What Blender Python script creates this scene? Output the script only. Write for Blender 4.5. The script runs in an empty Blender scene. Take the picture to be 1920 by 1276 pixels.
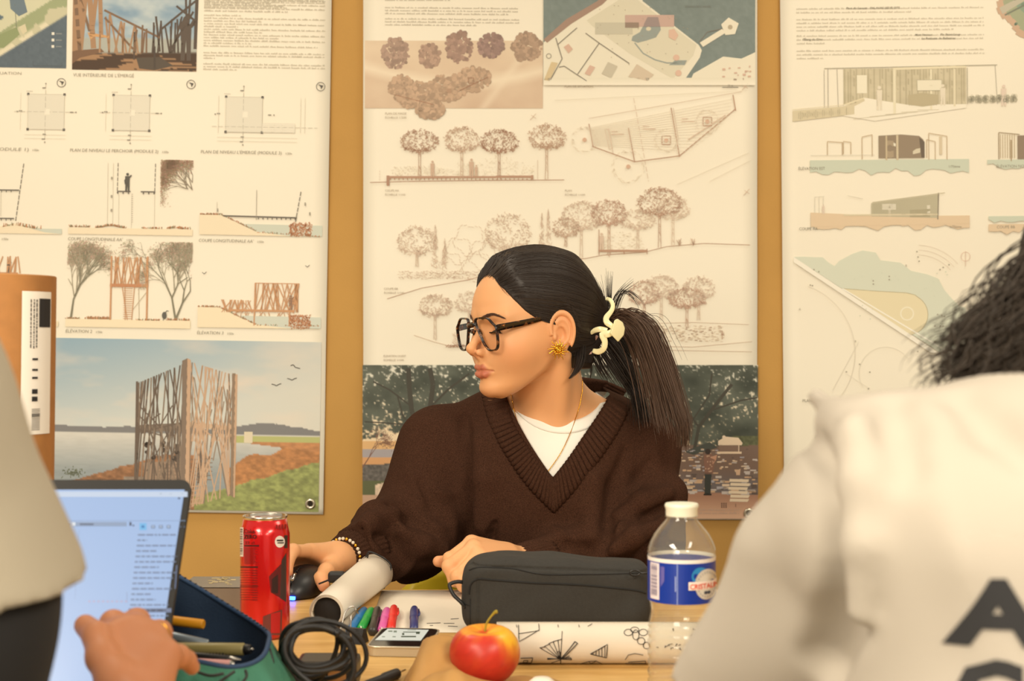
import bpy, bmesh, math, random
import numpy as np
from mathutils import Vector, Matrix
from mathutils.geometry import tessellate_polygon

sc = bpy.context.scene
COL = sc.collection
# ------------------------------------------------------------------ camera
F = 1920 * 50.0 / 36.0            # focal length in pixels (50 mm on a 36 mm sensor)
CZ = 1.093                        # lens height above the floor
cd = bpy.data.cameras.new('camera')
cd.lens = 50.0; cd.sensor_width = 36.0; cd.clip_start = 0.02
cd.dof.use_dof = True; cd.dof.focus_distance = 2.08; cd.dof.aperture_fstop = 8.5
cam = bpy.data.objects.new('camera', cd); COL.objects.link(cam)
cam.location = (0, 0, CZ); cam.rotation_euler = (math.pi/2, 0, 0)
sc.camera = cam
# ------------------------------------------------------------------ light
sc.view_settings.view_transform = 'Standard'; sc.view_settings.look = 'None'
sc.view_settings.gamma = 1.0; sc.view_settings.use_curve_mapping = False
sc.view_settings.exposure = 0.56
w = bpy.data.worlds.new('world'); sc.world = w; w.use_nodes = True
w.node_tree.nodes['Background'].inputs[0].default_value = (1.0, 0.88, 0.70, 1)
w.node_tree.nodes['Background'].inputs[1].default_value = 0.36

def area(x, y, z, sx, sy, power, color, rot=(0, 0, 0)):
    l = bpy.data.lights.new('room_area_light', 'AREA'); l.shape = 'RECTANGLE'
    l.size = sx; l.size_y = sy; l.energy = power; l.color = color
    o = bpy.data.objects.new('room_area_light', l); COL.objects.link(o)
    o.location = (x, y, z); o.rotation_euler = rot
    return o
WARM = (1.0, 0.885, 0.71)
area(-1.15, -0.3, 2.18, 0.6, 1.2, 56, WARM)      # pendant panels in two rows over the room
area(1.15, -0.3, 2.18, 0.6, 1.2, 38, WARM)
area(-1.15, -2.1, 2.18, 0.6, 1.2, 56, WARM)
area(1.15, -2.1, 2.18, 0.6, 1.2, 38, WARM)
area(-0.9, 2.25, 2.62, 0.6, 0.6, 7, WARM)
area(1.0, 2.25, 2.62, 0.6, 0.6, 7, WARM)
area(-1.6, -2.6, 1.75, 1.5, 1.2, 40, (1.0, 0.88, 0.70), (math.radians(84), 0, math.radians(-22)))   # window-like fill light added behind the lens, to the left

# ------------------------------------------------------------------ helpers
def px(x, y, d):
    """point of the room at depth d that the lens sees at photo pixel (x, y)"""
    return Vector(((x-960)/F*d, d, CZ-(y-638)/F*d))
def lin(c):
    return tuple(((v/255)/12.92 if v/255 <= 0.04045 else ((v/255+0.055)/1.055)**2.4) for v in c)
def lin_np(a):
    a = np.clip(np.asarray(a, dtype=np.float64)/255, 0, 1)
    return np.where(a <= 0.04045, a/12.92, ((a+0.055)/1.055)**2.4)

def mat(name, rgb, rough=0.6, metal=0.0, spec=None, bump=None, var=None, attr=None, trans=0.0, ior=None, sheen=0.0, coat=0.0, sss=0.0, emit=None, tint=None):
    """rgb in sRGB 0-255. bump=(scale,strength[,detail]) noise relief, var=(scale,amount) colour grain, attr=vertex colour layer"""
    m = bpy.data.materials.new(name); m.use_nodes = True
    nt = m.node_tree; b = nt.nodes['Principled BSDF']
    c = lin(rgb) + (1,)
    b.inputs['Base Color'].default_value = c
    b.inputs['Roughness'].default_value = rough
    b.inputs['Metallic'].default_value = metal
    if spec is not None: b.inputs['Specular IOR Level'].default_value = spec
    if trans: b.inputs['Transmission Weight'].default_value = trans
    if ior: b.inputs['IOR'].default_value = ior
    if sheen:
        b.inputs['Sheen Weight'].default_value = sheen; b.inputs['Sheen Roughness'].default_value = 0.6
        b.inputs['Sheen Tint'].default_value = c
    if coat: b.inputs['Coat Weight'].default_value = coat; b.inputs['Coat Roughness'].default_value = 0.08
    if sss:
        b.inputs['Subsurface Weight'].default_value = sss; b.inputs['Subsurface Scale'].default_value = 0.006
        b.inputs['Subsurface Radius'].default_value = (1.0, 0.45, 0.25)
    if emit: b.inputs['Emission Color'].default_value = lin(emit[0])+(1,); b.inputs['Emission Strength'].default_value = emit[1]
    tc = None
    src = None
    if attr:
        a = nt.nodes.new('ShaderNodeAttribute'); a.attribute_name = attr; src = a.outputs['Color']
    if var or bump:
        tc = nt.nodes.new('ShaderNodeTexCoord')
    if var:
        n = nt.nodes.new('ShaderNodeTexNoise'); n.inputs['Scale'].default_value = var[0]; n.inputs['Detail'].default_value = 4
        nt.links.new(tc.outputs['Object'], n.inputs['Vector'])
        mx = nt.nodes.new('ShaderNodeMix'); mx.data_type = 'RGBA'; mx.blend_type = 'MULTIPLY'; mx.inputs[0].default_value = 1.0
        mr = nt.nodes.new('ShaderNodeMapRange'); mr.inputs['To Min'].default_value = 1-var[1]; mr.inputs['To Max'].default_value = 1+var[1]
        mr.inputs['From Min'].default_value = 0.25; mr.inputs['From Max'].default_value = 0.75
        nt.links.new(n.outputs['Fac'], mr.inputs['Value'])
        if src: nt.links.new(src, mx.inputs[6])
        else: mx.inputs[6].default_value = c
        nt.links.new(mr.outputs['Result'], mx.inputs[7])
        src = mx.outputs[2]
    if src: nt.links.new(src, b.inputs['Base Color'])
    if bump:
        n = nt.nodes.new('ShaderNodeTexNoise'); n.inputs['Scale'].default_value = bump[0]
        n.inputs['Detail'].default_value = bump[2] if len(bump) > 2 else 3
        nt.links.new(tc.outputs['Object'], n.inputs['Vector'])
        bp = nt.nodes.new('ShaderNodeBump'); bp.inputs['Strength'].default_value = bump[1]; bp.inputs['Distance'].default_value = 0.002
        nt.links.new(n.outputs['Fac'], bp.inputs['Height']); nt.links.new(bp.outputs['Normal'], b.inputs['Normal'])
    return m

def mesh_obj(name, verts, faces, m=None, parent=None, smooth=False, cols=None, auto=None):
    me = bpy.data.meshes.new(name)
    if isinstance(verts, np.ndarray) and isinstance(faces, np.ndarray):
        nv, nf, k = len(verts), len(faces), faces.shape[1]
        me.vertices.add(nv); me.vertices.foreach_set('co', verts.astype(np.float32).ravel())
        me.loops.add(nf*k); me.loops.foreach_set('vertex_index', faces.astype(np.int32).ravel())
        me.polygons.add(nf); me.polygons.foreach_set('loop_start', np.arange(0, nf*k, k, dtype=np.int32))
        me.update(calc_edges=True); me.validate()
    else:
        me.from_pydata([tuple(v) for v in verts], [], [tuple(f) for f in faces])
    if cols is not None:
        a = me.color_attributes.new('Col', 'FLOAT_COLOR', 'POINT')
        c = np.ones((len(me.vertices), 4), dtype=np.float32); c[:, :3] = np.asarray(cols)[:, :3]
        a.data.foreach_set('color', c.ravel())
    if smooth: me.polygons.foreach_set('use_smooth', np.ones(len(me.polygons), dtype=bool))
    if auto is not None:
        me.polygons.foreach_set('use_smooth', np.ones(len(me.polygons), dtype=bool)); me.set_sharp_from_angle(angle=math.radians(auto))
    me.update()
    o = bpy.data.objects.new(name, me); COL.objects.link(o)
    if m: me.materials.append(m)
    if parent: o.parent = parent
    return o
def empty(name, loc=(0, 0, 0)):
    o = bpy.data.objects.new(name, None); COL.objects.link(o); o.empty_display_size = 0.02
    return o           # parts are built in room coordinates, the root stays at the origin
def tag(o, label, cat, group=None):
    o['label'] = label; o['category'] = cat
    if group: o['group'] = group
    return o
def structure(o): o['kind'] = 'structure'; return o

class MB:
    """collects shapes into ONE mesh"""
    def __init__(s): s.v = []; s.f = []; s.c = []
    def add(s, vs, fs, col=None):
        b = len(s.v); s.v += [tuple(v) for v in vs]; s.f += [tuple(i+b for i in f) for f in fs]
        s.c += [col or (1, 1, 1)]*len(vs); return s
    def box(s, cx, cy, cz, sx, sy, sz, M=None, bev=0.0):
        bm = bmesh.new(); bmesh.ops.create_cube(bm, size=1)
        bmesh.ops.scale(bm, vec=(sx, sy, sz), verts=bm.verts)
        if bev > 0: bmesh.ops.bevel(bm, geom=bm.edges[:], offset=bev, segments=2, affect='EDGES', profile=0.6)
        bmesh.ops.translate(bm, vec=(cx, cy, cz), verts=bm.verts)
        if M is not None: bmesh.ops.transform(bm, matrix=M, verts=bm.verts)
        bm.verts.index_update()
        s.add([v.co for v in bm.verts], [[v.index for v in f.verts] for f in bm.faces]); bm.free(); return s
    def tube(s, pts, r, n=8, closed=False, cap=True, flat=None):
        """swept tube; r number or list; flat=(axis vector, ratio) squashes the section"""
        pts = [Vector(p) for p in pts]; N = len(pts)
        rr = r if hasattr(r, '__len__') else [r]*N
        up = Vector((0, 0, 1)); prev = None; vs = []
        for i, p in enumerate(pts):
            if closed: t = pts[(i+1) % N]-pts[i-1]
            else: t = pts[min(i+1, N-1)]-pts[max(i-1, 0)]
            if t.length < 1e-9: t = Vector((0, 0, 1))
            t.normalize()
            if prev is None:
                a = up if abs(t.dot(up)) < 0.9 else Vector((1, 0, 0))
                u = (a-t*a.dot(t)).normalized()
            else:
                u = prev-t*prev.dot(t)
                u = u.normalized() if u.length > 1e-6 else t.orthogonal().normalized()
            prev = u; v = t.cross(u)
            for k in range(n):
                a = 2*math.pi*k/n
                q = u*math.cos(a)+v*math.sin(a)
                if flat:
                    ax = Vector(flat[0]); q = q-ax*q.dot(ax)*(1-flat[1])
                vs.append(p+q*rr[i])
        fs = []
        M = N if closed else N-1
        for i in range(M):
            j = (i+1) % N
            for k in range(n):
                l = (k+1) % n
                fs.append((i*n+k, i*n+l, j*n+l, j*n+k))
        if cap and not closed:
            fs.append(tuple(range(n))[::-1]); fs.append(tuple((N-1)*n+k for k in range(n)))
        return s.add(vs, fs)
    def lathe(s, prof, n=32, M=None, cap=True, closed=False):
        """prof = [(r,z)...] about z"""
        vs = []; fs = []
        for r, z in prof:
            for k in range(n):
                a = 2*math.pi*k/n; vs.append(Vector((r*math.cos(a), r*math.sin(a), z)))
        for i in range(len(prof)-1 + (1 if closed else 0)):
            j = (i+1) % len(prof)
            for k in range(n):
                l = (k+1) % n; fs.append((i*n+k, i*n+l, j*n+l, j*n+k))
        if cap and not closed:
            fs.append(tuple(range(n))[::-1]); b = (len(prof)-1)*n; fs.append(tuple(b+k for k in range(n)))
        if M is not None: vs = [M @ v for v in vs]
        return s.add(vs, fs)
    def sheet(s, grid, flip=False):
        """grid[i][j] of points -> quads"""
        n, m_ = len(grid), len(grid[0]); vs = [p for row in grid for p in row]; fs = []
        for i in range(n-1):
            for j in range(m_-1):
                q = (i*m_+j, i*m_+j+1, (i+1)*m_+j+1, (i+1)*m_+j); fs.append(q[::-1] if flip else q)
        return s.add(vs, fs)
    def prism(s, poly, z0, z1, M=None):
        n = len(poly); vs = [Vector((x, y, z0)) for x, y in poly]+[Vector((x, y, z1)) for x, y in poly]
        tris = tessellate_polygon([[Vector((x, y, 0)) for x, y in poly]])
        fs = [t[::-1] for t in tris]+[tuple(i+n for i in t) for t in tris]
        for i in range(n): j = (i+1) % n; fs.append((i, j, j+n, i+n))
        if M is not None: vs = [M @ v for v in vs]
        return s.add(vs, fs)
    def build(s, name, m, parent=None, smooth=False, auto=None, cols=False):
        return mesh_obj(name, s.v, s.f, m, parent, smooth=smooth, auto=auto, cols=s.c if cols else None)

def spline(pts, n, closed=False):
    """Catmull-Rom through points -> n samples"""
    P = [Vector(p) for p in pts]; N = len(P); out = []
    segs = N if closed else N-1
    for i in range(n):
        t = i/(n if closed else n-1)*segs; k = min(int(t), segs-1); u = t-k
        if closed: p0, p1, p2, p3 = P[(k-1) % N], P[k % N], P[(k+1) % N], P[(k+2) % N]
        else: p0, p1, p2, p3 = P[max(k-1, 0)], P[k], P[k+1], P[min(k+2, N-1)]
        out.append(0.5*((2*p1)+(p2-p0)*u+(2*p0-5*p1+4*p2-p3)*u*u+(3*p1-p0-3*p2+p3)*u**3))
    return out
def solid(o, t, offset=0.0):
    md = o.modifiers.new('thickness', 'SOLIDIFY'); md.thickness = t; md.offset = offset; return o
def subsurf(o, n=1):
    md = o.modifiers.new('smooth', 'SUBSURF'); md.levels = n; md.render_levels = n; return o
_tc = {}
def text_tris(s, shear=0.0, bold=0.0):
    """triangles of a line of text at size 1 in 2D, and its width"""
    k = (s, shear, bold)
    if k in _tc: return _tc[k]
    cu = bpy.data.curves.new('t', 'FONT'); cu.body = s; cu.size = 1; cu.shear = shear; cu.resolution_u = 2; cu.offset = bold
    o = bpy.data.objects.new('t', cu); COL.objects.link(o)
    me = o.to_mesh(); me.calc_loop_triangles()
    v = [(a.co.x, a.co.y) for a in me.vertices]; t = [tuple(a.vertices) for a in me.loop_triangles]
    o.to_mesh_clear(); bpy.data.objects.remove(o); bpy.data.curves.remove(cu)
    wd = max([a[0] for a in v] or [0.1])
    _tc[k] = (v, t, wd); return _tc[k]
def fbm(x, y, seed=0, octv=4):
    """numpy value noise, roughly 0..1"""
    out = np.zeros_like(x, dtype=float); amp = 0.5; tot = 0
    for o in range(octv):
        xi = np.floor(x).astype(np.int64); yi = np.floor(y).astype(np.int64); fx = x-xi; fy = y-yi
        fx = fx*fx*(3-2*fx); fy = fy*fy*(3-2*fy)
        def h(a, b):
            n = (a*374761393+b*668265263+seed*1442695041+o*97531) & 0xffffffff
            n = ((n ^ (n >> 13))*1274126177) & 0xffffffff
            return ((n ^ (n >> 16)) & 0xffff)/65535.0
        v = (h(xi, yi)*(1-fx)+h(xi+1, yi)*fx)*(1-fy)+(h(xi, yi+1)*(1-fx)+h(xi+1, yi+1)*fx)*fy
        out += amp*v; tot += amp; amp *= 0.5; x = x*2.03+17.1; y = y*2.03+5.7
    return out/tot
# ------------------------------------------------------------------ room shell
WALL_Y = 3.06
M_wall = mat('kraft_wall_paint', (192, 147, 76), 0.8, bump=(260, 0.12), var=(7, 0.05))
M_floor = mat('grey_linoleum', (120, 110, 98), 0.5, var=(30, 0.08))
structure(MB().box(0, WALL_Y+0.05, 1.4, 9, 0.1, 2.8).build('wall_back', M_wall))
structure(MB().box(0, 0.3, -0.05, 9, 7.2, 0.1).build('floor', M_floor))

# ------------------------------------------------------------------ printed posters
PS = 3.05/F          # metres per photo pixel on the posters
class Print:
    """flat print: coloured polygons laid on a poster sheet, built in sheet pixels (x right, y down)"""
    def __init__(s, tilt, pivot, amp, seed):
        s.v = []; s.c = []; s.f = []; s.tilt = tilt; s.piv = pivot; s.amp = amp; s.seed = seed; s.ly = 0.0; s.ox = s.oy = 0.0; s.fade = 0.0
    gfade = 0.0; clip = None
    def ink(s, col): return lin(tuple(v*(1-s.fade)+p*s.fade for v, p in zip(col, (240, 233, 214))))
    def place(s, x, y):
        dx, dy = x-s.piv[0], y-s.piv[1]
        return s.piv[0]+dx-s.tilt*dy, s.piv[1]+dy+s.tilt*dx
    def anchor(s, ax=None, ay=None):
        """measure the following block from its photo position (ax, ay) on the slightly turned sheet"""
        if ax is None: s.ox = s.oy = 0.0; return
        q = s.place(ax, ay); s.ox, s.oy = ax-q[0], ay-q[1]
    def pt(s, x, y, lift=0.0):
        x2, y2 = s.place(x, y); x2 += s.ox; y2 += s.oy
        y3 = (y2+70)/1040
        wave = s.amp*(0.5+0.5*math.sin(y3*21+s.seed)*(0.35+0.65*y3))+0.0012*math.sin(x2*0.006+s.seed*2)
        return ((x2-960)*PS, WALL_Y-0.007-wave-lift, CZ-(y2-638)*PS)
    def poly(s, pts, col):
        c = s.ink(col)
        if len(pts) <= 4 and max(abs(p[i]-q[i]) for p in pts for q in pts for i in (0, 1)) < 26:
            b = len(s.v)
            for p in pts: s.v.append(s.pt(p[0], p[1], s.ly)); s.c.append(c)
            s.f.append(tuple(range(b, b+len(pts)))); return
        def tri(A, B, C_, k):
            L = max((math.hypot(A[0]-B[0], A[1]-B[1]), 0), (math.hypot(B[0]-C_[0], B[1]-C_[1]), 1), (math.hypot(C_[0]-A[0], C_[1]-A[1]), 2))
            if L[0] > 24 and k < 12:                      # follow the waves of the sheet
                if L[1] == 0: A, B, C_ = C_, A, B
                elif L[1] == 2: A, B, C_ = B, C_, A
                m_ = ((B[0]+C_[0])/2, (B[1]+C_[1])/2); tri(A, B, m_, k+1); tri(A, m_, C_, k+1); return
            b = len(s.v)
            for p in (A, B, C_): s.v.append(s.pt(p[0], p[1], s.ly)); s.c.append(c)
            s.f.append((b, b+1, b+2))
        for t in tessellate_polygon([[Vector((p[0], p[1], 0)) for p in pts]]): tri(pts[t[0]], pts[t[1]], pts[t[2]], 0)
    def rect(s, x0, y0, x1, y1, col):
        n = max(1, int(abs(y1-y0)/14))
        for i in range(n):
            a = y0+(y1-y0)*i/n; c = y0+(y1-y0)*(i+1)/n
            s.poly([(x0, a), (x1, a), (x1, c), (x0, c)], col)
    def line(s, x0, y0, x1, y1, col, w=0.8, w2=None):
        L = math.hypot(x1-x0, y1-y0)
        if L < 1e-6 or (s.clip and not all(s.clip[0] <= q <= s.clip[2] for q in (x0, x1))) or (s.clip and not all(s.clip[1] <= q <= s.clip[3] for q in (y0, y1))): return
        nx, ny = -(y1-y0)/L, (x1-x0)/L; n = max(1, int(L/16)); w2 = w if w2 is None else w2
        for i in range(n):
            a, c = i/n, (i+1)/n
            ax, ay, bx, by = x0+(x1-x0)*a, y0+(y1-y0)*a, x0+(x1-x0)*c, y0+(y1-y0)*c
            ha = (w+(w2-w)*a)/2; hb = (w+(w2-w)*c)/2
            s.poly([(ax+nx*ha, ay+ny*ha), (ax-nx*ha, ay-ny*ha), (bx-nx*hb, by-ny*hb), (bx+nx*hb, by+ny*hb)], col)
    def path(s, pts, col, w=0.8, close=False):
        q = list(pts)+([pts[0]] if close else [])
        for a, b in zip(q, q[1:]): s.line(a[0], a[1], b[0], b[1], col, w)
    def dash(s, x0, y0, x1, y1, col, w=0.7, d=6, g=4):
        L = math.hypot(x1-x0, y1-y0); t = 0
        while t < L:
            e = min(t+d, L); s.line(x0+(x1-x0)*t/L, y0+(y1-y0)*t/L, x0+(x1-x0)*e/L, y0+(y1-y0)*e/L, col, w); t += d+g
    def disc(s, x, y, r, col, n=14, ry=None):
        s.poly([(x+r*math.cos(2*math.pi*k/n), y+(ry or r)*math.sin(2*math.pi*k/n)) for k in range(n)], col)
    def ring(s, x, y, r, col, w=0.8, n=24, a0=0, a1=360, ry=None):
        p = [(x+r*math.cos(math.radians(a0+(a1-a0)*k/n)), y+(ry or r)*math.sin(math.radians(a0+(a1-a0)*k/n))) for k in range(n+1)]
        s.path(p, col, w)
    def text(s, x, y, t, size, col, shear=0.0, width=None, bold=0.0, rot=0.0):
        v, f, wd = text_tris(t, shear, bold); sx = size if width is None else width/wd
        b = len(s.v); ca, sa = math.cos(rot), math.sin(rot)
        for p in v:
            s.v.append(s.pt(x+p[0]*sx*ca+p[1]*size*sa, y-p[1]*size*ca+p[0]*sx*sa, s.ly)); s.c.append(s.ink(col))
        s.f += [tuple(b+i for i in q) for q in f]
    def lines(s, x, y, wd, n, lead, col, last=0.6, rnd=None, h=1.9, slope=0.0):
        """lines of small body text, too small to read: one mark per letter"""
        col = tuple(v*.62+p*.38 for v, p in zip(col, (240, 233, 214)))
        for i in range(n):
            X = x; end = x+(wd if i < n-1 else wd*last)
            while X < end:
                for k in range(rnd.randint(2, 10)):
                    hh = h*(1.0 if rnd.random() < 0.72 else 1.55); g = rnd.uniform(0.9, 1.7)
                    if X+g > end: break
                    yy = y+i*lead+(X-x)*slope
                    s.poly([(X, yy-hh), (X+g, yy-hh), (X+g, yy), (X, yy)], col); X += g+0.75
                X += 2.1
    def grid(s, x0, y0, x1, y1, step, fn):
        nx = max(2, int((x1-x0)/step)+1); ny = max(2, int((y1-y0)/step)+1)
        X, Y = np.meshgrid(np.linspace(x0, x1, nx), np.linspace(y0, y1, ny))
        C = lin_np(fn(X, Y)*(1-s.gfade)+np.asarray((240, 233, 214.))*s.gfade); b = len(s.v)
        for j in range(ny):
            for i in range(nx): s.v.append(s.pt(X[j, i], Y[j, i], s.ly)); s.c.append(tuple(C[j, i]))
        for j in range(ny-1):
            for i in range(nx-1):
                q = b+j*nx+i; s.f.append((q, q+1, q+nx+1, q+nx))
    def up(s): s.ly += 0.00016
    def build(s, m, parent): return mesh_obj('printed_drawing', s.v, s.f, m, parent, cols=s.c)

def mixc(a, b, t):
    t = np.clip(t, 0, 1)[..., None]; return np.asarray(a, float)*(1-t)+np.asarray(b, float)*t
def const(X, c): return np.zeros(X.shape+(3,))+np.asarray(c, float)

M_paper = mat('poster_paper', (240, 233, 214), 0.5, spec=0.3)
M_print = mat('poster_print', (255, 255, 255), 0.55, spec=0.25, attr='Col')
M_eyelet = mat('steel_eyelet', (205, 196, 175), 0.28, 1.0)
INK = (70, 64, 58); GREY = (150, 145, 135); LIGHT = (205, 200, 186)
SEP = (150, 98, 72); SEPL = (196, 164, 142)

def poster(x0, y0, x1, y1, tilt, amp, seed, label, draw, eyelets):
    root = empty('poster'); tag(root, label, 'poster', 'presentation posters on the back wall')
    P = Print(tilt, ((x0+x1)/2, 450), amp, seed)
    nx, ny = 24, 90; g = []
    for j in range(ny+1):
        g.append([P.pt(x0+(x1-x0)*i/nx, y0+(y1-y0)*j/ny) for i in range(nx+1)])
    sh = MB().sheet(g).build('paper_sheet', M_paper, root, smooth=True); solid(sh, 0.0004, 1.0)
    P.ly = 0.0007
    draw(P); P.build(M_print, root)
    for ex, ey in eyelets:
        P.anchor(ex, ey); c = Vector(P.pt(ex, ey, P.ly+0.0006)); Mx = Matrix.Translation(c) @ Matrix.Rotation(math.pi/2, 4, 'X')
        prof = [(0.0052, 0.0), (0.0058, 0.0016), (0.0080, 0.0026), (0.0108, 0.0020), (0.0116, 0.0), (0.0052, -0.0004)]
        MB().lathe(prof, 28, Mx, closed=True).build('eyelet', M_eyelet, root, smooth=True)
        MB().lathe([(0.0001, 0.0003), (0.0054, 0.0003)], 20, Mx, cap=False).build('eyelet_shade_disc', M_dark, root)  # dark disc, the shade of the hole painted as a colour
    return root
M_dark = mat('painted_hole_shade', (40, 30, 18), 0.9)

# sketch vocabulary -------------------------------------------------
def sketch_tree(P, x, base, top, cw, ch, col, rnd, n=230, flat=0.75, trunk=True, w=0.75):
    """hand drawn umbrella pine: crown of short curls above a forked trunk"""
    cy = top+ch/2
    for _ in range(n):
        a = rnd.uniform(0, 2*math.pi); r = math.sqrt(rnd.uniform(0.02, 1))
        if rnd.random() < 0.35: r = rnd.uniform(0.86, 1.0)
        ex = cw/2*r*math.cos(a); ey = ch/2*r*math.sin(a)
        if ey > ch*0.22: ey = ch*0.22+(ey-ch*0.22)*0.55
        q = rnd.uniform(0, 6.28); l = rnd.uniform(1.6, 4.2)
        x1, y1 = x+ex, cy+ey
        P.path([(x1, y1), (x1+l*math.cos(q), y1+l*math.sin(q)), (x1+l*math.cos(q)+l*0.7*math.cos(q+1.5), y1+l*math.sin(q)+l*0.7*math.sin(q+1.5))], col, w)
    if trunk:
        ft = cy+ch*0.30
        for dx in (-2.2, 1.8):
            P.path([(x+dx*1.3, base), (x+dx*0.9, (base+ft)/2), (x+dx, ft)], col, 0.9)
        for k in (-0.3, -0.14, 0.12, 0.28):
            P.path([(x, ft+6), (x+cw*k*0.6, ft-2), (x+cw*k, cy+ch*0.12)], col, 0.9)
        for _ in range(10):
            yy = rnd.uniform(ft, base); P.line(x+rnd.uniform(-2, 0), yy, x+rnd.uniform(0, 2), yy+rnd.uniform(3, 8), col, 0.5)
def bare_tree(P, x, y, ang, L, w, depth, col, rnd, leaves=None):
    if depth == 0 or L < 3: return
    x2 = x+L*math.cos(ang); y2 = y+L*math.sin(ang); P.line(x, y, x2, y2, col, w, w*0.72)
    if leaves and depth <= 3:
        for _ in range(3):
            lx = x2+rnd.gauss(0, 6); lyy = y2+rnd.gauss(0, 6); c = leaves[rnd.randrange(len(leaves))]
            P.line(lx, lyy, lx+rnd.uniform(-3, 3), lyy+rnd.uniform(-3, 3), c, 0.7)
    for _ in range(2 if rnd.random() < 0.72 else 3):
        bare_tree(P, x2, y2, ang+rnd.uniform(-0.62, 0.62), L*rnd.uniform(0.66, 0.86), w*0.68, depth-1, col, rnd, leaves)
def grass_tufts(P, x0, x1, yfn, rnd, cols, n=60, h=6):
    for _ in range(n):
        x = rnd.uniform(x0, x1); y = yfn(x); P.line(x, y, x+rnd.uniform(-2, 2), y-rnd.uniform(1, h), cols[rnd.randrange(len(cols))], 1.0)
def stick_panel(P, x0, y0, x1, y1, col, rnd, n, w=1.4, lean=0.35):
    for _ in range(n):
        a = rnd.uniform(x0, x1); b = min(max(a+rnd.uniform(-lean, lean)*(y1-y0), x0), x1); P.line(a, y0+rnd.uniform(0, 2), b, y1, col, w*rnd.uniform(0.7, 1.2))
def figure(P, x, base, h, col, arm=True):
    """small standing silhouette seen on the drawings"""
    P.disc(x, base-h*0.92, h*0.075, col)
    P.poly([(x-h*0.13, base-h*0.82), (x+h*0.12, base-h*0.82), (x+h*0.11, base-h*0.45), (x-h*0.12, base-h*0.45)], col)
    P.poly([(x-h*0.11, base-h*0.46), (x+h*0.0, base-h*0.46), (x-h*0.03, base), (x-h*0.12, base)], col)
    P.poly([(x+h*0.0, base-h*0.46), (x+h*0.11, base-h*0.46), (x+h*0.11, base), (x+h*0.02, base)], col)
    if arm: P.line(x+h*0.1, base-h*0.75, x+h*0.21, base-h*0.88, col, h*0.07)

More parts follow.
